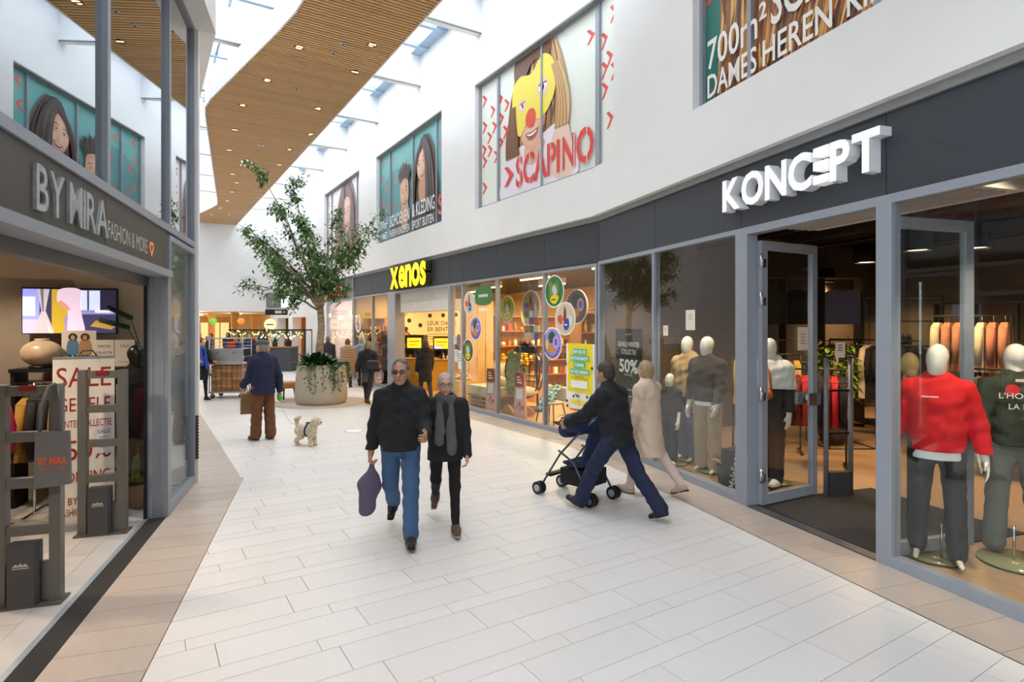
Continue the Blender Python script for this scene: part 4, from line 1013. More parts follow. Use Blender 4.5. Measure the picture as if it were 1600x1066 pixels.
def bar_part(x, z, h, w, color, y):
    def fn(o, J):
        p = Print(.0004)
        for k in range(9): p.shape(rectp(-w/2+w*k/9, 0, -w/2+w*(k+.75)/9, h), color)
        p.build('chest_print', PRINT, o, (x, y, z))
    return fn
REDC = cloth('red_sweat', '#d8161a', .85, .15); WTEE = cloth('white_tee', '#e8e6e4', .8, .1)
J = pose(1.84, ((3, 0), (-5, 3)), ((-2, 17, 12), (-3, 19, 10)), yaw=-18, splay=8)
mann('faceless ivory mannequin in a bright red sweatshirt and black trousers', (3.58, 4.96), (-.52, -.85), J,
     [hem_(WTEE, -.115, .03), top_(REDC, 'sweatshirt', .030, -.05, .009, wide=1.02, collar=False, sleeve=.98, wr=.003, ak=.012), legs_(cloth('black_denim', '#26262a', .8), 'trousers', .016, .01, .062, .97), bar_part(-.06, 1.40, .012, .12, '#f2eeee', -.168)], .0085)
GRN = cloth('green_sweat', '#2c3426', .85, .2); 
def nuit(o, J):
    p = Print(.0006); p.shape(ellp(-.07, .09, .05, .05, 24), '#d2181c'); p.shape(ellp(.12, .03, .045, .05, 24), '#d2181c'); p.text("L'HOMME", 0, .02, .045, '#efe9df', .32, align='C'); p.text('LA NUIT', .03, -.07, .045, '#efe9df', .25, align='C')
    q = p.build('back_print', PRINT, o, (0, .172, 1.36)); q.rotation_euler = (0, 0, R(180))
    q = Print(.0006); q.shape(rectp(-.04, -.012, .04, .012), '#e4c9b8'); k = q.build('neck_label', PRINT, o, (0, .135, 1.53)); k.rotation_euler = (0, 0, R(180))
J = pose(1.84, ((4, 0), (-6, 4)), ((-14, 13, 4), (-16, 13, 2)), yaw=10, splay=8)
mann('ivory mannequin seen from behind in a dark green sweatshirt and grey jeans', (4.33, 5.06), (.42, .90), J,
     [top_(GRN, 'sweatshirt', .028, -.03, .010, wide=1.02, collar=False, hood=False, wr=.005, ak=.012), legs_(cloth('grey_denim', '#5d6058', .85), 'jeans', .02, .011, .07, .97), nuit], .010, .30)
J = pose(1.85, ((2, 0), (-3, 2)), ((10, 8, 25), (2, 8, 10)), yaw=-12, splay=7)
mann('ivory mannequin in a brown sweater over sand cargo trousers', (2.66, 8.02), (-.75, -.66), J,
     [hem_(WTEE, -.09, .04, r=.172), top_(cloth('brown_sweat', '#3b2f26', .9), 'sweater', .03, -.03, .011, wr=.005), legs_(cloth('sand_cargo', '#a58e72', .85), 'cargo_trousers', .024, .011, .07, .97, .005), bar_part(.05, 1.42, .012, .10, '#d05a28', -.165)], .011)
J = pose(1.84, ((2, 0), (-2, 2)), ((4, 6, 14), (4, 6, 14)), yaw=8)
mann('ivory mannequin in a beige hooded jacket behind the smaller one', (2.60, 8.72), (-.80, -.60), J,
     [top_(cloth('beige_hood', '#b39468', .85), 'hooded_jacket', .03, -.05, .012, hood=True, wr=.005), legs_(cloth('blue_grey', '#5b6470', .85), 'trousers', .02, .012, .06)], .012)
J = pose(1.31, ((2, 0), (-2, 2)), ((2, 7, 12), (4, 7, 14)), yaw=5)
mann('child sized ivory mannequin in a black top beside the left window edge', (2.27, 8.46), (-.78, -.62), J,
     [top_(cloth('black_tee', '#201e1d', .9), 'shirt', .02, -.06, .012, sleeve=.1), legs_(cloth('charcoal', '#2c2d31', .85), 'trousers', .016, .012, .07, .95), shoes_(mat('white_shoe', '#e4e1db', .5), .01)], .011, .17)
WP = cloth('white_puffer', '#e6e0d4', .6, .3)
J = pose(1.84, ((4, 0), (-4, 3)), ((0, 10, 14), (2, 10, 20)), yaw=40)
def stripes(o, J):
    m = MB()
    m.tube([tuple(J['hip1']+np.array([-.125, 0, 0])), tuple(J['knee1']+np.array([-.09, 0, 0])), tuple(J['ank1']+np.array([-.085, 0, .03]))], .012, 6)
    m.tube([tuple(J['sh1']+np.array([-.085, 0, .0])), tuple(J['el1']+np.array([-.075, 0, 0])), tuple(J['wr1']+np.array([-.06, 0, 0]))], .011, 6); m.build('side_stripe', mat('stripe_white', '#dcd8cf', .7), o)
mann('mannequin in a black striped tracksuit behind the open glass door', (3.26, 7.42), (-.80, -.6), J,
     [top_(cloth('track_black', '#151516', .7), 'track_jacket', .024, -.06, .012), legs_(cloth('track_black', '#151516'), 'track_trousers', .02, .012, .065, .97), top_(WP, 'puffer_vest', .045, .20, .012, sleeve=.0, wr=.006, hood=True), shoes_(mat('white_shoe'), .01), stripes], .012, .18)
t = thing('crossbody_bag', 'small orange shoulder bag worn by the tracksuit mannequin', 'bag', (3.13, 7.27, 1.16), R(-55)); MB().ell((0, 0, 0), (.10, .045, .075), 16, 10).build('pouch', mat('orange_leather', '#d2602a', .5), t); MB().tube([(.08, 0, .05), (.03, .03, .28), (-.06, .10, .40)], .012, 6).build('strap', mat('orange_leather'), t)
# hooded second mannequin shape at the door: red cap on the rack behind
# window print, notices, box and plant in the left shop window
t = fthing('window_poster', 'black winter sale poster reading 50% in the shop window', 'poster', 'K', .48, .075, .78)
p = Print(); p.shape(rectp(0, 0, .82, 1.18), '#23211f'); p.text('KONCEPT', .41, 1.08, .025, '#d9d5cf', .2, align='C'); p.text('GEHELE WINTER', .41, .90, .075, '#f1eeea', .68, offset=.012, align='C'); p.text('COLLECTIE', .41, .78, .075, '#f1eeea', .46, offset=.012, align='C'); p.text('50%', .41, .50, .20, '#f6f3ee', .58, offset=.03, align='C')
p.text('KORTING', .41, .44, .035, '#f1eeea', .26, align='C')
for k in range(2): p.shape(rectp(.14, .22-.1*k, .24, .235-.1*k), '#cfcac2'); p.shape(rectp(.38, .22-.1*k, .70, .235-.1*k), '#cfcac2')
p.build('print', PRINT, t); B(0, .82, .001, .006, 0, 1.18).build('board', BLACK, t)
for x, z, w, h, lb in ((2.50, 1.95, .20, .26, 'cream paper notice taped high on the shop window'), (1.97, 1.87, .12, .14, 'small cream card taped on the shop window beside the mullion')):
    t = fthing('paper_notice', lb, 'notice', 'K', x, .015, z); p = Print(); p.shape(rectp(0, 0, w, h), '#eadfcd')
    for k in range(3): p.shape(rectp(w*.3, h*.75-k*h*.1, w*.7, h*.78-k*h*.1), '#8f8371')
    p.build('print', PRINT, t); B(0, w, .0005, .0015, 0, h).build('paper', mat('white_paper', '#efeae0', .8), t)
t = fthing('display_box', 'black display box with white handwritten lettering in the shop window', 'box', 'K', 3.16, .34, 0, R(8)); B(-.17, .17, -.15, .15, 0, .50).build('carton', mat('black_board', '#171615', .6), t)
p = Print(); p.text('Malelions', 0, 0, .12, '#f2efe9', .44, rot=R(82)); p.build('logo', PRINT, t, (.07, -.152, .04))
def leafblade(m, base, d, up, ln, w, bend=.5, n=5):
    base = Vector(base); d = Vector(d).normalized(); s_ = d.cross(Vector((0, 0, 1))); s_ = s_.normalized() if s_.length > 1e-4 else Vector((1, 0, 0)); b = len(m.v)
    for i in range(n+1):
        t_ = i/n; p_ = base+d*(ln*t_*(1-.25*bend*t_))+Vector((0, 0, up*ln*t_-bend*ln*t_*t_)); ww = w*math.sin(math.pi*min(1, .12+.88*t_)**.8)*.5+.001
        m.v += [tuple(p_-s_*ww), tuple(p_+Vector((0, 0, -ww*.3))), tuple(p_+s_*ww)]
    sm = m.smooth; m.smooth = True
    for i in range(n):
        a = b+i*3; m.face((a, a+1, a+4, a+3)); m.face((a+1, a+2, a+5, a+4))
    m.smooth = sm
LEAF = mat('dark_green_leaf', '#2f5a2a', .45, var=.35, scale=9); LEAF2 = mat('bright_green_leaf', '#6d8a2e', .45, var=.3, scale=9); LEAF3 = mat('deep_leaf', '#1f4423', .35, var=.35, scale=9)
def rosette(root, n, ln, w, z, lm, up=(.5, 1.4), bend=.7, seed=1, nm='leaf', r0=.02):
    q = random.Random(seed)
    for k in range(n):
        a = k*2.4+q.random()*.4; m = MB(); l_ = ln*(.7+.5*q.random()); leafblade(m, (r0*math.cos(a), r0*math.sin(a), z), (math.cos(a), math.sin(a), 0), q.uniform(*up), l_, w*(.8+.4*q.random()), bend); m.build(nm, lm, root)
t = fthing('potted_plant', 'small yellow-green plant in a dark basket beside the black display box', 'plant', 'K', 2.78, .42); MB().lathe([(.09, 0), (.12, .22), (.10, .22), (.001, .20)], 18).build('basket', mat('dark_basket', '#3b2f26', .9, bump=.6, bscale=80), t); rosette(t, 12, .20, .045, .2, mat('yellow_leaf', '#b9b04a', .5), seed=3)
t = fthing('potted_plant', 'leafy green plant standing behind the winter sale poster', 'plant', 'K', 1.36, .95); MB().lathe([(.16, 0), (.2, .4), (.17, .4), (.001, .36)], 18).build('pot', BLACK, t); MB().tube([(0, 0, .38), (.02, .0, 1.2)], .02, 7).build('stem', mat('stem_brown', '#5b4630', .8), t); rosette(t, 26, .42, .09, 1.15, LEAF2, up=(-.2, 1.2), seed=5); rosette(t, 14, .34, .08, .9, LEAF, up=(-.2, .8), seed=6)
# plant with wire stand, racks and shelving deeper in the shop
t = thing('potted_tree', 'bushy yellow-green indoor tree in a dark round pot inside the doorway', 'plant', (5.45, 10.0, 0)); MB().lathe([(.16, 0), (.24, .2), (.25, .42), (.22, .45), (.001, .42)], 24).build('pot', mat('dark_pot', '#3a3836', .6), t)
MB().tube([(0, 0, .42), (.03, .02, .9), (-.02, 0, 1.3)], [.025, .02, .015], 8).build('trunk', mat('stem_brown'), t)
m = MB(); q = random.Random(9)
for k in range(420):
    a = q.random()*6.28; r_ = .42*math.sqrt(q.random()); z = q.choice([.95, 1.3, 1.55, 1.2])+q.gauss(0, .1); leafblade(m, (r_*math.cos(a), r_*math.sin(a), z), (math.cos(a+q.gauss(0, .7)), math.sin(a+q.gauss(0, .7)), 0), q.uniform(-.5, .6), .12, .05, .5, 3)
m.build('foliage', LEAF2, t, kind='stuff')
t = thing('plant_stand', 'thin black wire cube standing around the potted tree', 'stand', (5.15, 9.55, 0))
for a, b in (((0, 0), (.75, 0)), ((.75, 0), (.75, .75)), ((.75, .75), (0, .75)), ((0, .75), (0, 0))):
    for z in (.01, .78): MB().tube([(*a, z), (*b, z)], .009, 5).build('bar', BLACK, t)
    MB().tube([(*a, 0), (*a, 1.35)], .009, 5).build('bar', BLACK, t)
DK = [('#1c1b1d', 'black', 'shirt'), ('#23252c', 'navy', 'shirt'), ('#2a2624', 'dark brown', 'shirt')]
fill_rack('black rail rack with red and black jackets inside the doorway', 'on the rack just inside the doorway', (4.28, 8.5, 0), R(-25), .95, 1.38, [('#c01c1f', 'red', 'shirt'), ('#171618', 'black', 'shirt'), ('#171618', 'black', 'shirt'), ('#6e1a1c', 'dark red', 'shirt')], 10, 'jackets on the doorway rack')
fill_rack('black rail rack with mustard and patterned clothes behind the glass door', 'behind the open glass door', (4.1, 9.5, 0), R(-20), 1.0, 1.55, [('#b08a3a', 'mustard', 'shirt'), ('#7c2a24', 'rust red', 'shirt'), ('#c39a48', 'ochre', 'shirt')], 9, 'clothes behind the glass door')
fill_rack('long black rail rack with dark and cream coats at the right of the doorway', 'at the right of the doorway view', (6.55, 10.7, 0), R(-60), 1.6, 1.75, [('#1b1a1c', 'black', 'coat'), ('#1b1a1c', 'black', 'coat'), ('#d9c9b4', 'cream', 'coat'), ('#1b1a1c', 'black', 'coat')], 14, 'coats at the right of the doorway')
def shelf_unit(lb, c, rz, w, h, d, rows, cols, m=BLACK, back=None, name='shelf_unit'):
    t = thing(name, lb, 'shelf', c, rz)
    for k in range(cols+1): B(-w/2+w*k/cols-.012, -w/2+w*k/cols+.012, -d/2, d/2, 0, h).build('upright', m, t)
    for z in rows: B(-w/2, w/2, -d/2, d/2, z-.012, z+.012).build('shelf_board', m, t)
    if back: B(-w/2, w/2, d/2-.01, d/2, 0, h).build('back_panel', back, t)
    return t
shelf_unit('tall dark shelving with hanging shirts at the back of the shop', (5.95, 12.1, 0), R(-8), 2.2, 3.0, .45, [.05, 1.25, 1.72, 2.98], 3, mat('dark_oak', '#4a3826', .6))
hang('in the tall dark shelving at the back', None, R(-8), [((5.95+dx*.99, 12.05-dx*.14, 2.72), c_, w_, 'shirt') for dx, c_, w_ in ((-.85, '#b79a6a', 'patterned beige'), (-.55, '#3b332c', 'brown'), (-.12, '#1c1b1d', 'black'), (.15, '#1c1b1d', 'black'), (.62, '#77758c', 'blue patterned'), (.92, '#77758c', 'blue patterned'))], 'shirts in the tall shelving')
shelf_unit('tall dark shelf with small goods on the far right of the doorway view', (7.9, 12.0, 0), R(-30), 1.4, 2.6, .4, [.05, .6, 1.1, 1.6, 2.1, 2.58], 2)
for k in range(8):
    o = MB().lathe([(.035, 0), (.035, .14), (.015, .18), (.015, .22)], 12).build('bottle', mat('dark_bottle', '#1d2226', .2), None, (7.5+.11*k, 11.78+.065*k-.1*.0, 1.622)); tag(o, 'small dark bottle on the far right shelf of the clothes shop', 'bottle', 'bottles on the far right shelf')
# ceiling tracks and pipes
for k, (y, lb) in enumerate(((2.4, 'black ceiling track nearest the window of the clothes shop'), (4.2, 'middle black ceiling track of the clothes shop'), (6.2, 'rear black ceiling track of the clothes shop'))):
    t = fthing('ceiling_track', lb, 'track', 'K', 5, y, 3.45); B(-5.5, 6, -.03, .03, 0, .05).build('track', BLACK, t)
    for x in (-4, -1, 2, 5): MB().tube([(x, 0, .05), (x, 0, .40)], .008, 5).build('hanger_rod', BLACK, t)
t = fthing('air_duct', 'dark round air duct under the clothes shop ceiling', 'duct', 'K', 5, 3.3, 3.6); MB().tube([(-4.2, 0, 0), (7, 0, 0)], .18, 16).build('pipe', mat('dark_duct', '#2b2a29', .5, .3), t)
# items seen through the right-hand shop window
fill_rack('black rack with cream and coral tops seen past the red sweatshirt', 'behind the red sweatshirt mannequin', (6.62, 8.5, 0), R(-48), .9, 2.15, [('#c9bda6', 'cream', 'shirt'), ('#b57a62', 'coral', 'shirt'), ('#b57a62', 'coral', 'shirt'), ('#2a2622', 'dark', 'shirt')], 7, 'tops behind the red sweatshirt')
fill_rack('low black rack with jeans and dark trousers behind the green sweatshirt', 'below the brand sign near the window', (6.75, 7.6, 0), R(-48), 1.5, 1.42, [('#23283a', 'dark blue', 'trousers'), ('#8d8168', 'khaki', 'trousers'), ('#2a2c33', 'charcoal', 'trousers')], 15, 'trousers below the brand sign', shelf=.35)
t = thing('display_table', 'dark display counter with a white brand name and folded clothes on top', 'table', (7.35, 8.05, 0), R(-48)); B(-.75, .75, -.28, .28, 1.60, 1.66).build('top', mat('dark_oak'), t)
for e in (-1, 1):
    for f_ in (-1, 1): B(e*.72-.02, e*.72+.02, f_*.25-.02, f_*.25+.02, 0, 1.6).build('leg', BLACK, t)
B(-.3, .3, -.30, -.28, 1.62, 1.74).build('sign_plate', BLACK, t); p = Print(); p.text('STEVE MADDEN', 0, 0, .05, '#f0ece4', .52, offset=.01, align='C'); p.build('sign_text', PRINT, t, (0, -.303, 1.655))
for k, (c_, w_) in enumerate((('#8a3f86', 'purple'), ('#e6c36a', 'yellow'), ('#d9b3a0', 'pink'), ('#cfa25c', 'ochre'))):
    v = Vector((.25+.0*k, 0)); o = MB().box(-.17, .17, -.13, .13, 0, .045).build('folded_shirt', cloth('fold'+c_, c_), None, (7.35+.25*math.cos(R(-48)), 8.05+.25*math.sin(R(-48)), 1.662+k*.047), R(-48)); tag(o, '%s folded shirt in the pile on the display counter' % w_, 'clothes', 'folded shirts on the counter')
t = thing('hat_stand', 'small tan mannequin head on a rod left of the red sweatshirt', 'mannequin head', (3.95, 5.85, 1.62)); MB().ell((0, 0, .0), (.075, .095, .12), 18, 12).ell((0, -.03, -.07), (.055, .06, .08), 14, 10).build('head', mat('tan_head', '#c9a066', .5), t); MB().tube([(0, .02, -.10), (0, .02, -.2)], [.045, .055], 12).build('neck', mat('tan_head'), t); MB().tube([(0, .02, -.2), (0, .02, -1.62)], .012, 8).build('rod', BLACK, t)
shelf_unit('open metal shelf with bottles and bags beyond the coral tops', (7.9, 9.6, 0), R(-45), 1.6, 2.4, .4, [.05, .7, 1.3, 1.75, 2.38], 3)
t = fthing('wall_unit', 'flat white heater cassette above the clothes shop entrance', 'heater', 'K', 4.5, .62, 3.05); B(-.75, 1.35, -.32, .32, .05, .30).build('casing', mat('white_panel'), t); [B(-.70, 1.30, -.26+.09*k, -.22+.09*k, .03, .05).build('louvre', mat('grey_plastic'), t) for k in range(5)]

# ================================================================ HOMEWARE SHOP (middle of the right side)
def dots_(p, n, x0, z0, x1, z1, r, color, seed):
    q = random.Random(seed)
    for k in range(n): p.shape(ellp(q.uniform(x0, x1), q.uniform(z0, z1), r, r, 14), color)
# large oval welcome board on the end wall
t = fthing('welcome_board', 'large cream oval wall board with black dots and greeting text', 'sign', 'X', -13.76, 2.95, 2.02, R(90))
ov = smoothpoly([(1.05, .72), (.2, .78), (-.65, .62), (-1.02, .25), (-.98, -.1), (-.6, -.45), (-.1, -.72), (.5, -.85), (1.15, -.8), (1.5, -.2), (1.45, .4)])
ov = [(a, b) for a, b in ov]
MB().prismy(ov[::-1] if False else ov, 0, .06).build('board', mat('cream_board', '#efe0bd', .6), t, (0, -.06, 0))
p = Print(); p.shape(ov, '#efdfba')
for x, z in ((-.45, .62), (.05, .40), (.62, .42), (1.2, .45), (-.82, .20), (-.36, .02), (-.6, -.42), (-.95, -.12)): p.shape(ellp(x, z, .085, .085, 16), '#2c2113')
p.text('LEUK DAT JE', -.05, .02, .17, '#3b2a14', 1.25, offset=.008); p.text('ER BENT!', -.05, -.22, .17, '#3b2a14', .95, offset=.008)
for k, w_ in enumerate((1.05, 1.15, .95)): p.shape(rectp(-.05, -.34-.09*k, -.05+w_, -.315-.09*k), '#7d6230')
p.text('xenos', -.02, -.66, .14, '#f2cf1e', .6, offset=.03); p.build('print', PRINT, t, (0, -.062, 0))
# checkout counters with yellow screens
def product(shape, loc, rz, color, word, where, group, s=1.):
    k = ('prod', shape, color)
    if k not in GAR:
        m = MB()
        if shape == 'box': m.box(-.05, .05, -.04, .04, 0, .17).box(-.045, .045, -.041, -.040, .05, .12)
        elif shape == 'jar': m.lathe([(.04, 0), (.045, .02), (.045, .11), (.035, .13), (.035, .15), (.001, .15)], 12)
        elif shape == 'bottle': m.lathe([(.035, 0), (.035, .13), (.014, .19), (.014, .24), (.001, .24)], 12)
        elif shape == 'ball': m.ell((0, 0, .06), (.07, .07, .06), 12, 8)
        GAR[k] = m.mesh({'box': 'carton', 'jar': 'jar', 'bottle': 'bottle', 'ball': 'round_tin'}[shape], mat('goods_'+color, color, .5))
    me = GAR[k]; nm = {'box': 'carton', 'jar': 'jar', 'bottle': 'bottle', 'ball': 'round_tin'}[shape]
    o = link(nm, me, None, loc, rz); o.scale = (s, s, s); tag(o, '%s %s %s' % (word, nm.replace('_', ' '), where), 'product', group)
PAL = [('#d9a21f', 'yellow'), ('#c2452a', 'red'), ('#e7d7b0', 'cream'), ('#7c4a25', 'brown'), ('#d77b22', 'orange'), ('#4d6b33', 'green'), ('#2e2722', 'black'), ('#b8863f', 'ochre'), ('#e9e4da', 'white')]
OAKF = mat('oak_furniture', '#a87840', .55, var=.15, scale=8, stretch=(1, 1, .2))
def counter(lb, c, rz, slb, tie):
    t = thing('checkout_counter', lb, 'counter', c, rz); B(-.7, .7, -.35, .35, 0, .92).build('body', mat('yellow_counter', '#dca927', .5), t); B(-.75, .75, -.38, .38, .92, .96).build('worktop', OAKF, t)
    s = thing('checkout_screen', slb, 'screen', (c[0], c[1], .96), rz); MB().tube([(0, 0, 0), (0, 0, .30)], .025, 8).build('stand', BLACK, s); B(-.27, .27, -.03, .03, .28, .70).build('housing', BLACK, s)
    p = Print(); p.shape(rectp(-.23, .33, .23, .66), '#f0d92a'); p.shape(rectp(-.18, .52, .18, .57), '#c08a1c'); p.shape(rectp(-.18, .42, .10, .45), '#c08a1c')
    if tie: p.shape(rectp(-.23, .33, .0, .42), '#b8c8e6')
    p.build('display', SCREEN, s, (0, -.032, 0))
counter('yellow checkout counter at the left of the homeware entrance', (-3.2, 19.3, 0), 0, 'yellow checkout screen left of the customer in the black hoodie', False)
counter('yellow checkout counter at the right of the homeware entrance', (-2.22, 18.6, 0), 0, 'yellow checkout screen right of the customer in the black hoodie', True)
def goods_shelf(lb, c, rz, w, h, rows, n, where, seed, group, m=OAKF):
    t = shelf_unit(lb, c, rz, w, h, .42, [.06]+rows+[h-.012], max(1, int(w/1.1)), m, back=m, name='goods_shelf'); q = random.Random(seed); ca, sa = math.cos(rz), math.sin(rz)
    for z in [.06]+rows[:]:
        for k in range(n):
            x = -w/2+.1+(w-.2)*(k+.5)/n; colr, wd = q.choice(PAL); yy = -.10; sh_ = q.choice(['box', 'box', 'jar', 'bottle', 'ball'])
            product(sh_, (c[0]+x*ca-yy*sa, c[1]+x*sa+yy*ca, z+.012), rz, colr, wd, where, group, q.uniform(.85, 1.25))
XA = ang('X')
def xw(x, y): v = at('X', x, y); return (v.x, v.y, 0)
goods_shelf('dark shelf of small goods behind the left checkout', (-3.75, 20.6, 0), R(-10), 1.5, 1.7, [.45, .85, 1.25], 8, 'on the shelf behind the left checkout', 21, 'goods behind the left checkout', mat('dark_oak'))
goods_shelf('dark shelf of small goods behind the right checkout', (-2.0, 19.8, 0), R(-10), 1.2, 1.65, [.45, .85, 1.25], 7, 'on the shelf behind the right checkout', 22, 'goods behind the right checkout', mat('dark_oak'))
goods_shelf('long oak shelf of colourful goods facing the middle shop window', xw(-7.4, 3.9), XA+R(90), 3.2, 2.3, [.5, .95, 1.4, 1.85], 14, 'on the long oak shelf behind the egg chair', 23, 'goods on the long oak shelf')
goods_shelf('oak shelf of colourful goods at the right of the homeware window', xw(-3.3, 3.4), XA+R(90), 2.6, 2.3, [.5, .95, 1.4, 1.85], 10, 'on the oak shelf behind the yellow job poster', 24, 'goods behind the yellow job poster')
goods_shelf('tall shelf of goods seen in the first homeware window', xw(-13.4, .85), XA+R(90), 1.1, 2.3, [.5, .95, 1.4, 1.85], 6, 'on the tall shelf in the far window', 25, 'goods in the far homeware window')
goods_shelf('tall oak shelf of goods at the back of the homeware shop', xw(-11.0, 5.2), XA+R(90), 2.6, 2.3, [.5, .95, 1.4, 1.85], 10, 'on the tall oak shelf at the back', 26, 'goods on the rear oak shelf')
for k in range(5):
    x_, y_ = -5.2-.5*k, 2.3+.25*(k % 2); c_, w_ = PAL[(k*2) % 9]; t = fthing('display_crate', '%s painted crate of goods on the floor behind the egg chair' % w_, 'crate', 'X', x_, y_, 0, R(20*k), 'crates behind the egg chair'); B(-.2, .2, -.2, .2, 0, .55+.1*k).build('crate', mat('goods_'+c_, c_, .5), t); B(-.22, .22, -.22, .22, .55+.1*k, .58+.1*k).build('lid', OAKF, t)
t = fthing('hanging_banner', 'orange backlit shop banner in the far homeware window', 'sign', 'X', -12.1, .9, 2.0); B(-.9, .9, -.02, .02, 0, .32).build('board', mat('orange_board', '#e0762a', .5, emit='#ff8a30', estr=.8), t)
p = Print(); [p.shape(rectp(-.62+.16*k, .09, -.51+.16*k, .20+.04*(k % 3)), '#fff0c8') for k in range(8)]; p.build('print', PRINT, t, (0, -.021, 0)); MB().tube([(-.7, 0, .32), (-.7, 0, 1.4)], .006, 5).build('wire', BLACK, t); MB().tube([(.7, 0, .32), (.7, 0, 1.4)], .006, 5).build('wire', BLACK, t)
t = fthing('room_divider', 'row of pale wooden boards behind the left homeware window', 'divider', 'X', -6.6, 1.55, 0, R(75)); [B(-.75+.24*k, -.53+.24*k, -.02, .02, .0, 2.7).build('board', mat('pale_board', '#d8b887', .55, var=.12, scale=5, stretch=(2, 2, .2)), t) for k in range(4)]
t = fthing('bargain_bin', 'yellow bin heaped with beige goods beside the homeware door', 'bin', 'X', -6.5, .75); B(-.35, .35, -.3, .3, 0, .55).build('bin', mat('yellow_counter'), t)
q = random.Random(4); 
for k in range(26):
    a = q.random()*6.28; r_ = .26*math.sqrt(q.random()); z = .58+(.26-r_)*.8*q.random(); o = MB().ell((0, 0, 0), (.07, .05, .045), 8, 6).build('soft_toy', cloth('beige_toy', '#c8ad85'), None, tuple(Vector(xw(-6.5, .75))+Vector((r_*math.cos(a), r_*math.sin(a), z))), q.random()*3); tag(o, 'small beige soft bundle heaped in the yellow bin', 'product', 'soft goods in the yellow bin')
# stickers on the glass
def sticker(lb, x, z, r, ring, draw, y=-.0, group='round stickers on the homeware windows'):
    t = fthing('window_sticker', lb, 'sticker', 'X', x, y, z, group=None); p = Print(.0008); p.shape(ellp(0, 0, r, r, 36), '#f4f1ea'); p.shape(ellp(0, 0, r*.92, r*.92, 36), ring); draw(p, r); p.build('print', PRINT, t)
    MB().prismy(ellp(0, 0, r, r, 36), .0005, .004).build('film', mat('white_film', '#f2efe8', .5), t); return t
def d_green(p, r):
    p.blob([(-.5*r, -.1*r), (-.3*r, .6*r), (0, .35*r), (.3*r, .7*r), (.5*r, 0), (.2*r, -.4*r), (-.3*r, -.5*r)], '#5f8a3c')
    for k in range(4): p.shape(strokep((-.55*r+.3*k*r, .7*r-.1*k*r), (-.25*r+.2*k*r, -.3*r), .06*r), '#d9903a')
    p.blob([(-.2*r, .1*r), (.05*r, .4*r), (.3*r, 0), (.1*r, -.3*r)], '#b7d3dc'); p.blob([(-.4*r, -.45*r), (0, -.2*r), (.5*r, -.35*r), (.2*r, -.75*r), (-.2*r, -.7*r)], '#f0d11e'); p.shape(rectp(-.25*r, -.55*r, .2*r, -.47*r), '#7b4a12')
def d_beige(p, r):
    p.blob([(-.05*r, .75*r), (.12*r, .4*r), (.08*r, -.1*r), (-.15*r, -.1*r), (-.12*r, .4*r)], '#7a3b22'); p.blob([(-.75*r, 0), (-.45*r, .25*r), (-.2*r, -.05*r), (-.4*r, -.35*r)], '#e0552a')
    p.blob([(.0, -.1*r), (.35*r, 0), (.4*r, -.5*r), (.05*r, -.7*r), (-.15*r, -.4*r)], '#2c4f9a'); p.blob([(.4*r, .2*r), (.7*r, 0), (.6*r, -.45*r), (.42*r, -.2*r)], '#d8e2ea'); p.shape(rectp(-.05*r, -.4*r, .25*r, -.32*r), '#f4f1ea')
def d_violet(p, r):
    p.blob([(-.4*r, .5*r), (0, .75*r), (.35*r, .45*r), (.15*r, .1*r), (-.25*r, .05*r)], '#2e4f3a'); p.shape(ellp(.38*r, .1*r, .3*r, .38*r, 18), '#c9b3ea'); p.shape(ellp(.38*r, .1*r, .16*r, .24*r, 18), '#7d5cc0'); p.blob([(-.5*r, -.3*r), (0, -.1*r), (.3*r, -.35*r), (0, -.6*r)], '#e08a1e'); p.shape(ellp(-.55*r, -.05*r, .16*r, .3*r, 14), '#f0d11e')
    for k in range(10):
        a = math.pi*(1.1+.8*k/9); p.shape(ellp(.8*r*math.cos(a), .8*r*math.sin(a), .07*r, .07*r, 8), '#2d3a6e')
sticker('beige round sticker, topmost on the left homeware window', -4.71, 2.55, .28, '#d9c7ac', d_beige); sticker('violet round sticker, middle of the left homeware window', -4.39, 1.95, .28, '#8a79c4', d_violet); sticker('green round sticker, lowest on the left homeware window', -4.78, 1.42, .28, '#39602e', d_green)
sticker('green round sticker, topmost on the right homeware window', -1.28, 2.66, .31, '#2f7a3f', d_green); sticker('beige round sticker, middle of the right homeware window', -.94, 2.14, .31, '#d9c7ac', d_beige); sticker('violet round sticker, lowest on the right homeware window', -1.34, 1.67, .31, '#a290dc', d_violet)
sticker('beige round sticker, upper one on the far homeware window', -13.3, 2.1, .33, '#d9c7ac', d_beige); sticker('beige round sticker, lower one on the far homeware window', -12.9, 1.45, .33, '#d9c7ac', d_beige)
t = fthing('window_sticker', 'green cloud shaped sticker with white script on the left homeware window', 'sticker', 'X', -4.02, .002, 2.70); p = Print(.0008); p.blob([(-.42, 0), (-.3, .2), (0, .22), (.3, .22), (.42, .02), (.3, -.2), (-.3, -.2)], '#3f7a3c'); [p.shape(ellp(-.2+.065*k, 0, .022, .04, 10), '#eaf0e4') for k in range(7)]; [p.shape(rectp(-.2+.065*k, -.36, -.155+.065*k, -.28), '#f2f0ea') for k in range(6)]; p.build('print', PRINT, t)
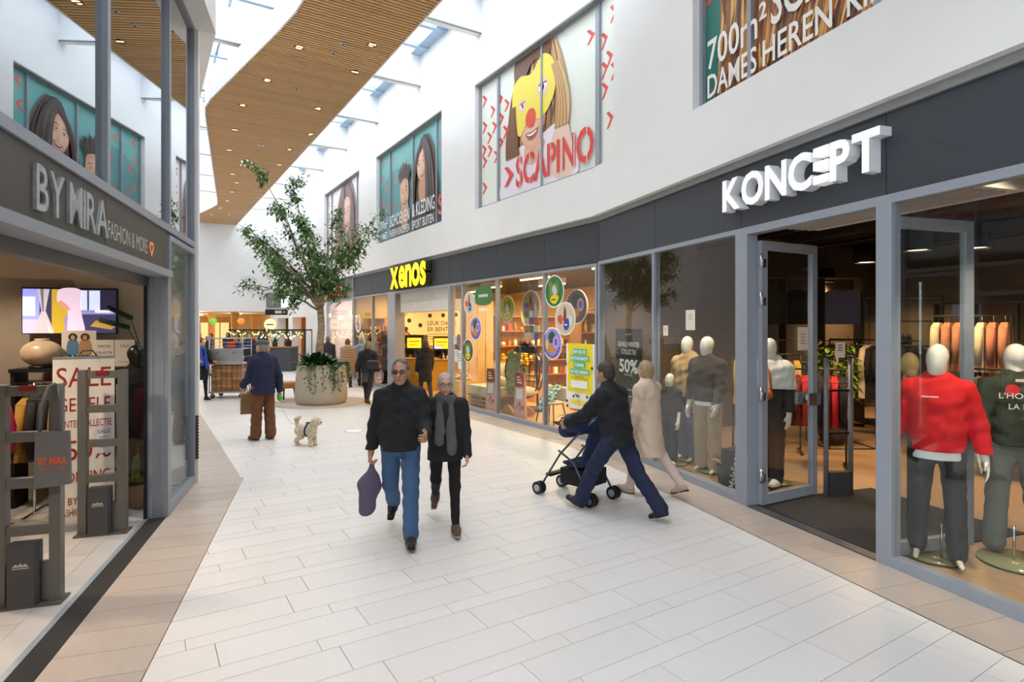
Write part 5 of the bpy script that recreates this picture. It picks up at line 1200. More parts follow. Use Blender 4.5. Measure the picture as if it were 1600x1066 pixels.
# hanging discs behind the glass
def disc(lb, x, y, z, r, ring, dr):
    t = fthing('hanging_disc', lb, 'decoration', 'X', x, y, z); MB().prismy(ellp(0, 0, r, r, 32), 0, .012).build('board', mat('white_film'), t); p = Print(.0008); p.shape(ellp(0, 0, r*.93, r*.93, 32), ring); dr(p, r); p.build('print', PRINT, t); MB().tube([(0, .005, r), (0, .005, 3.38-z)], .003, 5).build('string', BLACK, t)
disc('yellow and green round board hanging above the egg chair', -4.45, .9, 2.42, .33, '#b8c22e', d_green); disc('yellow round board hanging behind the green one', -4.25, 1.35, 2.28, .28, '#f0d11e', d_green); disc('brown patterned round board hanging in the middle homeware window', -3.5, .95, 2.45, .38, '#b79a7c', d_beige); disc('dark violet round board hanging behind the right window stickers', -1.75, .9, 2.4, .36, '#6a4a6a', d_violet)
# job poster
t = fthing('window_poster', 'yellow job poster with turquoise text bars on the right homeware window', 'poster', 'X', -.90, .0, .52)
p = Print(.0008); p.shape(rectp(0, 0, .80, 1.17), '#f2f1ea'); p.shape(rectp(.05, .32, .75, 1.17), '#f3de1f')
for k in range(14): p.shape([(.05+k*.05, .32), (.10+k*.05, .32), (.075+k*.05, .27)], '#f3de1f')
for k, (s_, w_) in enumerate((('BEN JIJ DE', .34), ('ENTHOUSIASTE', .48), ('TOPPER', .27), ('DIE WIJ ZOEKEN?', .50))):
    z = 1.0-k*.12; p.shape(rectp(.4-w_/2-.02, z-.018, .4+w_/2+.02, z+.075), '#25b8a4'); p.text(s_, .4, z, .055, '#f6f8f4', w_, offset=.02, align='C')
p.shape(rectp(.28, .575, .52, .585), '#8d7f14'); p.shape(rectp(.16, .55, .64, .56), '#8d7f14'); p.shape(rectp(.17, .38, .63, .51), '#f2f1ea')
for x, z in ((.24, .22), (.62, .24), (.05, .12), (.06, .03), (.76, .75), (.02, .8)): p.shape(ellp(x, z, .028, .028, 12), '#26241f')
p.text('xenos', .14, .08, .13, '#f0d51a', .48, offset=.03); p.build('print', PRINT, t); B(0, .8, .001, .004, 0, 1.17).build('sheet', mat('white_film'), t)
# display goods at the window
t = fthing('pallet_bench', 'low bench of stacked pallets with a cream cushion in the left homeware window', 'bench', 'X', -4.95, .75)
for k in range(3): B(-.65, .65, -.32, .32, .05+k*.10, .09+k*.10).build('pallet_deck', OAKF, t); [B(x-.05, x+.05, -.3, .3, .0+k*.10, .05+k*.10).build('pallet_block', OAKF, t) for x in (-.55, 0, .55)]
B(-.65, .65, -.32, .32, .30, .52).build('seat_cushion', cloth('cream_cushion', '#d8d0b8'), t); MB().ell((.05, .18, .62), (.55, .12, .14), 16, 8).build('back_cushion', cloth('cream_cushion'), t)
def tower(lb, x, y, c1, words):
    t = fthing('display_tower', lb, 'sign', 'X', x, y, 0, R(10)); p = Print(.0008); p.shape([(-.19, 0), (.19, 0), (.13, 1.0), (-.13, 1.0)], '#dba79a'); p.shape([(-.15, .68), (.15, .68), (.13, 1.0), (-.13, 1.0)], c1); [p.shape(rectp(-.08, .76+.06*k, .08-.03*k, .79+.06*k), '#f4ece2') for k in range(3)]; p.shape(rectp(-.1, .42, .1, .64), '#e9ebef'); p.shape(strokep((-.1, .2), (.02, .36), .02), '#2b2a3a'); p.shape(strokep((.02, .36), (.02, .14), .02), '#2b2a3a'); p.shape(ellp(.10, .24, .05, .05, 14), '#c84a52'); p.build('print', PRINT, t)
    MB().prismy([(-.19, 0), (.19, 0), (.13, 1.0), (-.13, 1.0)], .001, .05).build('board', mat('pink_board', '#cf9d92', .6), t)
tower('brown price tower standing at the right of the pallet bench', -4.35, .38, '#8a3a24', '14.99'); tower('pink price tower with a red top in front of the egg chair', -3.02, .34, '#a3303a', '99.-')
# egg chair
t = fthing('egg_chair', 'hanging wicker egg chair with a cream cushion in the middle homeware window', 'chair', 'X', -3.95, 1.05, 0, R(20))
WK = mat('dark_wicker', '#3a2c22', .7); shell = []; m = MB()
def egg(a, b): return Vector((.52*math.sin(b)*math.cos(a), .42*math.sin(b)*math.sin(a)+.05, .92-.62*math.cos(b)))
for k in range(13):
    a = math.pi*(-.08+1.16*k/12); m.tube([egg(a, math.pi*(.04+.92*i/14)) for i in range(15)], .011, 5)
m.build('wicker_rib', WK, t, kind='stuff'); m = MB()
for i in range(1, 14):
    b = math.pi*i/14; m.tube([egg(math.pi*(-.08+1.16*k/16)+(.12 if i % 2 else -.12)*math.sin(k*1.57), b) for k in range(17)], .008, 5)
m.build('wicker_weave', WK, t, kind='stuff')
MB().tube([egg(math.pi*(-.08), math.pi*(.02+.96*i/18)) for i in range(19)]+[egg(math.pi*1.08, math.pi*(.98-.96*i/18)) for i in range(19)], .02, 8).build('rim', WK, t)
MB().tube([(0, .05, 1.54), (0, .05, 1.8)], .01, 6).build('hanging_chain', STEEL, t); MB().tube([(0, .05, 1.8), (0, .25, 1.92), (0, .5, 1.75), (0, .58, .05)], .03, 10).build('stand', BLACK, t); MB().lathe([(.48, 0), (.48, .03), (.001, .03)], 24).build('base_ring', BLACK, t, (0, .2, 0))
MB().ell((0, -.02, .46), (.40, .34, .12), 18, 10).build('seat_cushion', cloth('cream_fur', '#e4dac4', .95, .6, 90), t)
g = Sdf().cone((-.12, -.28, 1.35), (-.10, -.33, .55), .10, .14, (1, .35, 1), .05).cone((.08, -.26, 1.30), (.02, -.34, .62), .09, .12, (1, .35, 1), .05); V, Q = g.mesh(.015, .012, 1., None, 1); o = link('throw_blanket', npmesh('throw_blanket', V, Q, cloth('olive_throw', '#8f9a72', .95, .5, 60)), None, at('X', -3.95, 1.02), XA+R(20)); tag(o, 'olive green throw blanket draped over the egg chair', 'blanket')
t = fthing('plant_box', 'dark tray with green and yellow plants hanging above the egg chair', 'plant', 'X', -3.35, .75, 1.40); B(-.28, .28, -.12, .12, 0, .14).build('tray', BLACK, t); rosette(t, 14, .26, .09, .14, LEAF3, seed=31); rosette(t, 8, .22, .05, .16, mat('yellow_leaf'), seed=32)
for e in (-.25, .25): MB().tube([(e, 0, .14), (e, 0, 1.95)], .003, 5).build('wire', BLACK, t)
t = fthing('hanging_cards', 'tall hanging column of white product cards above the plant tray', 'decoration', 'X', -3.45, .95, 1.68); q = random.Random(8)
for k in range(14): B(-.30+.20*(k % 3), -.12+.20*(k % 3), -.006, .006, .02+.17*(k//3), .17+.17*(k//3)).build('card', mat('card_%d' % (k % 5), ['#e9e6de', '#d8d5cc', '#6a4a9a', '#c4604a', '#3f6e4a'][k % 5], .6), t)
MB().tube([(0, 0, .9), (0, 0, 1.7)], .004, 5).build('string', BLACK, t)
# chair with towel, trestle, leaves
def chair(lb, x, y, rz, seatm, legm):
    t = fthing('shell_chair', lb, 'chair', 'X', x, y, 0, rz); MB().ell((0, 0, .46), (.26, .24, .05), 18, 8).build('seat', seatm, t); g = Sdf().cone((-.17, .22, .62), (.17, .22, .62), .14, .14, (1, .35, 1.1), .05); V, Q = g.mesh(.015); link('backrest', npmesh('backrest', V, Q, seatm), t)
    for a, b in ((-1, -1), (1, -1), (-1, 1), (1, 1)): MB().tube([(a*.17, b*.15, .44), (a*.24, b*.22, 0)], [.016, .011], 8).build('leg', legm, t)
chair('cream shell chair with dark legs in the right half of the homeware window', -1.95, .42, R(15), cloth('cream_shell', '#e0cfb4', .6), BLACK)
g = Sdf().cone((.05, .16, .78), (-.02, -.10, .53), .07, .13, (1.3, .5, .4), .05).cone((-.02, -.10, .53), (-.04, -.24, .42), .13, .10, (1.2, .4, 1), .05); V, Q = g.mesh(.012, .008); mi = ((np.sin(V[Q].mean(1)[:, 0]*60)+np.sin(V[Q].mean(1)[:, 2]*50+V[Q].mean(1)[:, 1]*40)) > .1).astype(int)
o = link('beach_towel', npmesh('beach_towel', V, Q, [cloth('teal_towel', '#2a8fa0'), cloth('pale_towel', '#d8dcb8')], mi), None, at('X', -1.95, .42), XA+R(15)); tag(o, 'teal and white patterned towel lying over the cream chair', 'towel')
chair('brown wooden chair behind the yellow job poster', -1.2, .75, R(-30), OAKF, OAKF)
for k, (x, y, s_) in enumerate(((-3.55, .36, .22), (-3.38, .5, .28), (-3.2, .62, .2))):
    o = MB().prismy(smoothpoly([(-s_, .02), (0, 0), (s_, .04), (s_*.9, s_*.7), (0, s_*1.1), (-s_*.8, s_*.6)], 4), -.03, .03).build('wooden_bowl', OAKF, None, at('X', x, y), XA+R(20*k)); tag(o, ['smallest round wooden dish leaning under the egg chair', 'largest round wooden dish leaning under the egg chair', 'rear round wooden dish leaning under the egg chair'][k], 'dish')
t = fthing('potted_palm', 'broad grey-green palm behind the job poster in the homeware window', 'plant', 'X', -.75, .5); MB().lathe([(.11, 0), (.14, .22), (.001, .2)], 16).build('pot', mat('dark_pot'), t); rosette(t, 11, .8, .16, .2, mat('grey_leaf', '#5d7350', .6), up=(.6, 1.6), bend=.6, seed=41)
t = fthing('umbrella_display', 'red striped open parasol standing on the goods shelf', 'umbrella', 'X', -2.6, 2.6, 2.32); m = MB()
for k in range(12):
    a, b = 2*math.pi*k/12, 2*math.pi*(k+1)/12; q = MB(); q.add([(0, 0, .38), (.55*math.cos(a), .55*math.sin(a), .06), (.55*math.cos(b), .55*math.sin(b), .06)], [(0, 1, 2)]); q.build('panel', mat('parasol_red', '#b8352a', .6) if k % 2 else mat('parasol_brown', '#8a5a3a', .6), t)
MB().tube([(0, 0, -.0), (0, 0, .4)], .012, 6).build('pole', OAKF, t); 
t = fthing('hanging_flag', 'red and white fabric banner hanging over the right goods shelf', 'banner', 'X', -2.4, 3.2, 2.75); B(-.55, -.2, -.01, .01, 0, .42).build('red_panel', mat('parasol_red'), t); B(-.2, .45, -.01, .01, 0, .42).build('white_panel', mat('white_film'), t); MB().tube([(-.55, 0, .42), (.45, 0, .42)], .01, 6).build('rod', OAKF, t); MB().tube([(0, 0, .42), (0, 0, .64)], .004, 5).build('string', BLACK, t)
m = MB(); q = random.Random(6)
t = fthing('flower_bunch', 'big bunch of yellow flowers behind the egg chair', 'flowers', 'X', -5.6, 2.0); MB().lathe([(.14, 0), (.2, .9), (.001, .88)], 16).build('bucket', mat('dark_pot'), t)
for k in range(60): m.ell((q.gauss(0, .22), q.gauss(0, .15), 1.12+q.gauss(0, .12)), (.05, .05, .04), 7, 5)
m.build('blossom', mat('yellow_blossom', '#ecc21c', .7), t, kind='stuff'); rosette(t, 14, .35, .05, .85, LEAF, seed=51)
# papers on the door pane
for k, (x, z, w, h, c_, lb) in enumerate(((-5.55, 1.55, .16, .22, '#d8d8d4', 'small white notice, upper one on the door side pane'), (-5.35, 1.5, .12, .3, '#8a6a9a', 'violet card on the door side pane'), (-5.5, 1.12, .22, .30, '#e6e4de', 'white paper sheet, lower left on the door side pane'), (-5.32, .95, .2, .45, '#efeee8', 'long white receipt strip on the door side pane'))):
    t = fthing('paper_notice', lb, 'notice', 'X', x, .012, z); B(0, w, -.001, .001, 0, h).build('paper', mat('notice_'+c_, c_, .7), t); p = Print(); [p.shape(rectp(w*.15, h*(.8-.12*i), w*.85, h*(.84-.12*i)), '#7d7d7b') for i in range(4)]; p.build('print', PRINT, t, (0, -.001, 0))

# ================================================================ FASHION SHOP (left)
EX = -.15                                            # the end wall that faces the camera
def lthing(n, lb, cat, y, z, off=0., rz=0., group=None): return fthing(n, lb, cat, 'L', EX-off, y, z, R(-90)+rz, group)
# in these things local x runs along the end wall towards the arcade, local -y faces the camera
struct('wall_fashion_panel', B(EX+.02, EX+.06, 1.28, 2.05, 0, 2.55), GB, 'L')
t = lthing('television', 'wide television playing a fashion clip on the end wall of the left shop', 'television', 1.24, 1.92, .10)
B(-.47, .47, -.03, .03, -.01, .53).build('housing', BLACK, t); p = Print(.0006); W_, H_ = .92, .51
p.shape(rectp(-.46, 0, .46, H_), '#3a3550'); p.shape(rectp(-.46, 0, -.30, H_), '#8f9ae8'); p.shape(rectp(-.46, .2, -.34, .42), '#dfe6ff'); p.shape(rectp(-.46, 0, -.32, .16), '#b9b3e0')
p.shape(rectp(-.18, 0, -.02, H_), '#b99a2c')
p.shape([(-.32, H_), (-.20, H_), (-.24, .26), (-.15, 0), (-.36, 0), (-.28, .26)], '#b8b0b8'); p.shape([(-.29, H_), (-.26, H_), (-.255, .25), (-.27, .25)], '#6c6470'); p.shape([(-.25, .24), (-.22, .1), (-.17, 0), (-.20, 0)], '#e3dccf')
p.shape(rectp(.08, .26, .34, .50), '#cdd6ff'); p.shape(rectp(.17, .26, .19, .50), '#4a4662'); p.shape(rectp(.0, .22, .46, .27), '#8a86b4'); p.shape(rectp(.30, .26, .46, H_), '#26233a'); p.shape(rectp(.0, 0, .46, .22), '#3b3a5e'); p.shape([(.2, .08), (.42, .04), (.46, .08), (.26, .15)], '#b08a3c'); p.shape(rectp(.25, .24, .45, .27), '#e8e6f4')
p.blob([(-.10, H_), (-.12, .36), (-.04, .30), (-.02, .16), (-.05, 0), (.14, 0), (.12, .2), (.10, .34), (.10, H_)], '#d9bfd4'); p.blob([(-.09, .38), (-.03, .33), (.0, .28), (-.03, .26), (-.11, .34)], '#c99078'); p.shape([(-.05, 0), (-.06, .2), (-.02, .2), (-.03, 0)], '#9a86a8')
p.build('display', SCREEN, t, (0, -.031, 0)); B(-.15, .15, .03, .10, .15, .4).build('wall_bracket', BLACK, t)
t = lthing('shelf_table', 'black console shelf with hanging clothes beneath the television', 'shelf', 1.05, 0, .28)
B(-.65, .65, -.18, .18, 1.49, 1.53).build('worktop', BLACK, t)
for e in (-1, 1): B(e*.62-.02, e*.62+.02, -.16, .16, 0, 1.49).build('side_panel', BLACK, t)
B(-.6, .6, -.16, .16, 1.36, 1.38).build('shelf_board', BLACK, t); MB().tube([(-.6, 0, 1.30), (.6, 0, 1.30)], .012, 8).build('rail', CHROME, t)
SEQ = [('#7a2a24', 'dark red', 'shirt'), ('#b58a3a', 'leopard ochre', 'shirt'), ('#1c1b1e', 'black', 'shirt'), ('#c2a05a', 'gold', 'shirt'), ('#1c1b1e', 'black', 'shirt')]
for k in range(12):
    v = at('L', EX-.28, 1.05-.52+.095*k); c_, w_, kd = SEQ[k % 5]; me, hg = garment(c_, kd); o = link('hanging_shirt', me, None, (v.x, v.y, 1.19), ang('L')+R(0)); tag(o, '%s shirt hanging below the black console shelf' % w_, 'clothes', 'clothes below the console shelf'); link('hanger', hg, o)
t = lthing('ceramic_vase', 'round marbled beige vase on the console shelf', 'vase', 1.46, 1.53, .28); MB().ell((0, 0, .165), (.20, .17, .15), 24, 14).build('body', mat('marbled_ceramic', '#cdb898', .3, var=.25, scale=5), t); MB().lathe([(.12, 0), (.12, .025), (.001, .025)], 20).build('foot', BLACK, t); MB().lathe([(.06, .30), (.07, .33), (.05, .31)], 18, cap=False).build('rim', mat('marbled_ceramic'), t)
t = lthing('photo_board', 'white photo board of two women in jackets on the console shelf', 'picture', 1.13, 1.53, .20); B(-.17, .17, 0, .012, 0, .42).build('board', mat('white_film'), t); p = Print(.0006); p.shape(rectp(-.165, .005, .165, .415), '#e5dfd4')
for x, jc, hc in ((-.06, '#5a86b0', '#2a1d18'), (.06, '#b9946a', '#4a3426')): p.shape(rectp(x-.04, .02, x-.01, .16), '#26252a'); p.shape(rectp(x+.005, .02, x+.035, .16), '#26252a'); p.blob([(x-.055, .15), (x-.05, .29), (x, .31), (x+.05, .29), (x+.055, .15)], jc); p.shape(ellp(x, .345, .045, .045, 14), hc); p.shape(ellp(x, .338, .022, .030, 14), '#c99a7c')
p.build('print', PRINT, t)
t = lthing('handbag', 'black leather handbag on the console shelf', 'bag', 1.0, 1.53, .34); MB().box(-.11, .11, -.04, .04, 0, .13).build('body', mat('black_leather', '#17161a', .35), t); B(-.112, .112, -.045, -.035, .05, .135).build('flap', mat('black_leather'), t); B(-.02, .02, -.05, -.045, .04, .06).build('clasp', mat('brass', '#c9a050', .3, .9), t); MB().tube([(-.09, 0, .13), (-.05, 0, .19), (.05, 0, .19), (.09, 0, .13)], .007, 6).build('handle', mat('black_leather'), t)
for y, tx, lb in ((.87, (('WINTER', .22, .045), ('COLLECTIE', .15, .035), ('50%', .09, .04)), 'white winter collection price card on the console shelf'), (.66, (('SALE', .22, .05),), 'white handwritten sale card on the console shelf')):
    t = lthing('price_card', lb, 'sign', y, 1.53, .24); B(-.10, .10, 0, .012, 0, .31).build('card', mat('white_film'), t); p = Print(.0006); p.shape(rectp(-.095, .005, .095, .305), '#efeae2')
    for s_, z, h in tx: p.text(s_, 0, z, h*.7, '#5a4038', min(.16, len(s_)*.022), align='C')
    p.shape(rectp(-.06, .05, .06, .055), '#8a7a70'); p.build('print', PRINT, t)
t = lthing('potted_plant', 'dark glossy fern-like plant at the right end of the console shelf', 'plant', .48, 1.53, .22); MB().lathe([(.06, 0), (.09, .14), (.001, .13)], 16).build('pot', mat('brown_pot', '#6a4a34', .7), t)
for s, (dx, dz) in enumerate(((-.42, .42), (-.34, .58), (.25, .5))):
    m = MB(); st = [(0, 0, .14), (dx*.35, 0, .14+dz*.7), (dx, 0, .14+dz*.9)]; MB().tube([Vector(st[0]).lerp(Vector(st[1]), i/4) for i in range(4)]+[Vector(st[1]).lerp(Vector(st[2]), i/6) for i in range(7)], .006, 6).build('stem', LEAF3, t)
    for i in range(9):
        a = Vector(st[1]).lerp(Vector(st[2]), i/8)
        for e in (-1, 1): m = MB(); leafblade(m, a, (dx*.5, e*.6, 0), .3+.6*(e > 0), .10, .05, .3, 3); m.build('leaf', LEAF3, t)
# roll-up banner
t = fthing('roll_up_banner', 'white roll-up sale banner with dark red lettering', 'banner', 'L', -1.52, .70, 0, R(-72)); BW = .50
B(-BW/2, BW/2, -.004, .004, .04, 1.68).build('fabric', mat('white_film'), t); B(-BW/2-.02, BW/2+.02, -.08, .08, 0, .05).build('base_cassette', STEEL, t); B(-BW/2, BW/2, -.012, .012, 1.68, 1.70).build('top_rail', STEEL, t)
p = Print(.0008); DR = '#a3232c'; p.text('SALE', 0, 1.40, .19, DR, .44, align='C'); p.text('GEHELE', 0, 1.16, .13, DR, .43, align='C'); p.text('WINTERCOLLECTIE', 0, 1.0, .07, DR, .45, align='C'); p.text('-50%', 0, .68, .19, DR, .44, align='C'); p.text('KORTING', 0, .46, .10, DR, .42, align='C'); p.text('BY MIRA', 0, .24, .07, DR, .26, align='C'); p.text('FASHION & MORE', 0, .13, .07, DR, .40, align='C')
p.shape(rectp(.09, .72, .235, 1.0), '#e6e6ec'); p.text('SALE', .16, .92, .04, '#5a5a80', .11, align='C'); [p.shape(rectp(.12, .88-.05*k, .21, .886-.05*k), '#6a6a90') for k in range(3)]; p.build('print', PRINT, t, (0, -.005, 0))
# security gates
def eas(lb, x):
    t = fthing('security_gate', lb, 'security gate', 'L', x, .46, 0, R(-90)); GM = mat('gate_grey', '#62625f', .45, var=.04); GD = mat('gate_dark_grey', '#55554f', .5)
    for e in (-1, 1): B(e*.165-.035, e*.165+.035, -.04, .04, 0, 1.58).build('post', GM, t)
    for z in (1.50, 1.17, .84, .50): B(-.13, .13, -.03, .03, z, z+.07).build('crossbar', GM, t)
    B(-.13, .13, -.02, .02, .02, .30).build('lower_panel', GM, t); B(-.05, .05, -.041, -.035, 1.535, 1.575).build('alarm_light', mat('alarm_red', '#8a1c20', .4), t); B(-.22, .22, -.09, .09, 0, .015).build('foot_plate', GD, t)
    MB().prism([(-.10, -.09), (.06, -.09), (.08, -.06), (.08, .0), (-.10, .0)], .015, .46).build('control_box', mat('control_grey', '#45464a', .45), t)
    p = Print(.0006); p.shape([(-.05, 0), (-.03, .02), (-.01, .01), (.0, .03), (.01, .01), (.03, .02), (.05, 0)], '#b9b9b6'); p.shape(rectp(-.05, -.015, .05, -.008), '#b9b9b6'); p.build('logo', PRINT, t, (-.02, -.091, .30)); return t
eas('nearer grey security gate with the tote bag on it', -3.3); eas('grey security gate in front of the sale banner', -1.78)
t = fthing('tote_bag', 'grey felt tote bag with orange print hanging on the nearer gate', 'bag', 'L', -3.36, .30, .85, R(-90)); FG = cloth('grey_felt', '#6c6c70', .95, .3, 200)
MB().prismy([(-.11, 0), (.11, .02), (.10, .40), (-.10, .40)], -.035, .0).build('body', FG, t, (.02, -.03, 0)); [MB().tube([(x, -.045, .39), (x+.01, -.05, .58), (x*.5+.02, -.03, .72), (x*.5+.02, .06, .73)], .012, 6).build('strap', FG, t) for x in (-.06, .06)]
p = Print(.0006); p.text('BY MIRA', 0, .17, .05, '#e05a1c', .17, offset=.02, align='C'); p.text('FASHION & MORE', 0, .13, .02, '#d0642c', .15, align='C'); p.build('print', PRINT, t, (.025, -.067, 0))
# black mannequin and plants by the sliding door
J = pose(1.78, ((2, 0), (-2, 2)), ((4, 7, 12), (2, 7, 10)), yaw=25)
mann('black headed mannequin in a black coat behind the sliding door', (*at('L', -.86, .42).xy, .014), (.7, -.7), J, [top_(cloth('mira_black', '#141416', .9), 'coat', .03, -.30, .012), legs_(cloth('navy_denim', '#1c2740'), 'trousers', .014, .012)], .011, .18, mat('black_mannequin', '#121214', .3))
t = fthing('potted_palm', 'green palm in a wicker basket behind the sliding door glass', 'plant', 'L', -.98, .40); MB().lathe([(.12, 0), (.16, .12), (.15, .27), (.13, .27), (.001, .24)], 20).build('basket', mat('wicker_basket', '#8a6238', .85, bump=.8, bscale=70), t); rosette(t, 16, .42, .06, .26, LEAF2, up=(.5, 1.6), bend=.8, seed=61)
t = fthing('potted_plant', 'large leafy plant behind the nearer security gate', 'plant', 'L', -2.1, 2.0); MB().lathe([(.15, 0), (.2, .4), (.001, .36)], 18).build('pot', mat('brown_pot'), t); rosette(t, 14, .6, .2, .6, LEAF3, up=(.4, 1.6), bend=.7, seed=62); MB().tube([(0, 0, .36), (0, 0, .62)], .03, 8).build('stem', mat('stem_brown'), t)
fill_rack('chrome rack with pink, navy and black clothes at the back of the fashion shop', 'on the chrome rack behind the nearer gate', tuple(at('L', -1.25, 1.9, 0)), ang('L')+R(60), .9, 1.42, [('#b0184f', 'pink', 'shirt'), ('#1c2346', 'navy', 'shirt'), ('#1b1a1d', 'black', 'shirt'), ('#c01c54', 'magenta', 'shirt')], 9, 'clothes on the chrome rack', m=CHROME)
fill_rack('chrome rack with dark patterned clothes beside the sale banner', 'beside the sale banner', tuple(at('L', -.9, 1.0, 0)), ang('L')+R(90), .7, 1.40, [('#1b1a1d', 'black', 'shirt'), ('#9a7636', 'leopard', 'shirt'), ('#26242a', 'charcoal', 'shirt')], 7, 'clothes beside the sale banner', m=CHROME)
t = fthing('window_card', 'white sale sheet standing in the narrow left shop window', 'sign', 'L', -.75, .25, .25, R(-10)); B(-.22, .22, 0, .01, 0, .75).build('board', mat('white_film'), t); p = Print(.0006); p.text('SALE', 0, .52, .10, '#6a3a3a', .34, align='C'); [p.shape(rectp(-.15, .4-.08*k, .15, .42-.08*k), '#b0a39a') for k in range(4)]; p.build('print', PRINT, t)

# ================================================================ ARCADE: tree, people, dog, trolley
PC = Vector((-4.97, 15.35, 0))
t = thing('planter', 'huge round stone-coloured planter with a tree in the arcade', 'planter', PC); prof = [(.56, 0), (.62, .02), (.655, .10), (.66, .30), (.63, .70), (.60, 1.0), (.575, 1.01), (.56, 1.0), (.55, .90), (.001, .88)]
MB().lathe(prof, 48).build('pot', mat('stone_pot', '#b3aa98', .6, var=.04), t); MB().lathe([(.55, .885), (.3, .92), (.001, .93)], 24, cap=False).build('soil', mat('soil', '#3a2c20', .95), t)
o = MB().lathe([(1.25, -.0), (1.25, .003), (.001, .003)], 48).build('floor_disc', T_BEIGE, None, PC+Vector((0, .1, 0.001))); tag(o, 'beige round floor inlay under the stone planter', 'floor inlay')
BK = mat('birch_bark', '#a3907a', .85, var=.45, scale=7, stretch=(1, 1, 3), bump=.6, bscale=30)
q = random.Random(5); LEAFT = mat('tree_leaf', '#4f7a42', .5, var=.3, scale=9); tree = thing('indoor_tree', 'tall slender leafy tree growing from the stone planter', 'tree', PC+Vector((-.02, 0, .88)))
MB().tube([(0, 0, 0), (-.03, 0, .5), (.02, .01, 1.1), (-.02, 0, 1.75)], [.115, .10, .09, .08], 12).build('trunk', BK, tree)
ENDS = [(-1.68, 0, 5.3), (1.4, .2, 4.0), (-2.2, .1, 3.8), (-.85, .3, 4.8), (1.0, -.2, 3.1), (-1.9, -.2, 2.2), (-.85, -.5, 1.95), (.67, -.3, 2.1), (-1.3, .5, 4.3), (.3, .4, 4.2), (-.2, -.5, 3.4), (.5, .5, 3.0), (-1.4, -.5, 3.2), (-.5, .7, 3.7), (.1, -.7, 2.6), (-.9, -.8, 2.8), (.8, .3, 3.5), (-1.7, .4, 3.0), (-.3, .9, 2.6), (.35, -.2, 2.3), (-1.1, .2, 2.4), (-.5, -.3, 4.1)]
m = MB(); m1 = MB(); m2 = MB()
def twig_leaves(p_, d_, ln, n):
    for k in range(n):
        c_ = p_+d_*ln*q.random()+Vector((q.gauss(0, .07), q.gauss(0, .07), q.gauss(-.02, .07))); a = q.random()*6.28; leafblade((m1 if q.random() < .68 else m2), c_, (math.cos(a), math.sin(a), 0), q.uniform(-.9, .4), q.uniform(.075, .11), .055, .3, 2)
for k, e in enumerate(ENDS):
    E_ = Vector(e); S0 = Vector((-.02, 0, 1.45+.3*q.random())); mid = S0.lerp(E_, .5)+Vector((-.10*E_.x, -.1*E_.y, .25)); P_ = [S0.lerp(mid, t_).lerp(mid.lerp(E_, t_), t_)+Vector((q.gauss(0, .025), q.gauss(0, .025), 0)) for t_ in [i/9 for i in range(10)]]
    MB().tube(P_, [.034*(1-.085*i) for i in range(10)], 7).build('branch', BK, tree)
    for j in range(9):
        f_ = 3+q.random()*6.5; i0 = min(8, int(f_)); b_ = P_[i0].lerp(P_[i0+1], f_-i0); d_ = ((P_[i0+1]-P_[i0]).normalized()*.6+Vector((q.gauss(0, .7), q.gauss(0, .7), q.gauss(.0, .45)))).normalized(); ln = q.uniform(.3, .65)*(1.05-.05*i0)
        m.tube([b_, b_+d_*ln*.5+Vector((0, 0, .02)), b_+d_*ln], [.010, .007, .003], 5); twig_leaves(b_+d_*ln*.15, d_, ln, 42)
    twig_leaves(P_[8], (P_[9]-P_[8]).normalized(), .25, 26)
m.build('twig', BK, tree, kind='stuff'); m1.build('foliage', LEAFT, tree, kind='stuff'); m2.build('foliage', mat('olive_leaf', '#86a46c', .5, var=.3), tree, kind='stuff')
for k in range(16):
    a = k*2.4; r_ = .12+.30*((k*7) % 10)/10; kind = k % 3
    u = thing('planter_plant', ['broad dark green leaf plant', 'bright green fern', 'trailing ivy'][kind]+' growing in the stone planter', 'plant', PC+Vector((r_*math.cos(a), r_*math.sin(a), .90)), 0, 'plants in the stone planter')
    if kind == 0: rosette(u, 11, .50, .20, .02, LEAF3, up=(.7, 1.5), bend=.75, seed=70+k)
    elif kind == 1: rosette(u, 16, .50, .08, .02, LEAF, up=(.6, 1.6), bend=.85, seed=70+k)
    else:
        m = MB(); qq = random.Random(k)
        for s in range(5):
            b = a+qq.gauss(0, .35); R0 = .62-r_; L_ = qq.uniform(.25, .6); path = [Vector((0, 0, .05)), Vector((R0*math.cos(b), R0*math.sin(b), .16)), Vector(((R0+.08)*math.cos(b), (R0+.08)*math.sin(b), .05)), Vector(((R0+.10)*math.cos(b), (R0+.10)*math.sin(b), -L_))]
            MB().tube(path, .005, 5).build('stem', LEAF, u)
            for i in range(26):
                f_ = i/25*3; j_ = min(2, int(f_)); c_ = path[j_].lerp(path[j_+1], f_-j_)+Vector((qq.gauss(0, .03), qq.gauss(0, .03), qq.gauss(0, .02))); e = qq.random()*6.28; leafblade(m, c_, (math.cos(e), math.sin(e), 0), -.5, .07, .05, .3, 2)
        m.build('foliage', LEAF, u, kind='stuff')
t = thing('wooden_stool', 'low wooden stool partly hidden left of the planter', 'stool', (-6.25, 16.3, 0)); MB().lathe([(.30, .30), (.32, .34), (.32, .44), (.30, .46), (.001, .46)], 24).build('seat', OAKF, t); [MB().tube([(.2*math.cos(a), .2*math.sin(a), .32), (.25*math.cos(a), .25*math.sin(a), 0)], .025, 8).build('leg', mat('dark_oak'), t) for a in (.6, 2.7, 4.8)]
t = thing('floor_spotlight', 'white round light ring set flush in the floor tiles', 'floor light', (-3.02, 11.25, .001)); MB().lathe([(.17, 0), (.17, .004), (.14, .005), (.001, .005)], 32).build('disc', mat('white_disc', '#eef0f2', .4), t); MB().lathe([(.17, .0), (.185, .003), (.185, 0)], 32, cap=False).build('ring', STEEL, t)

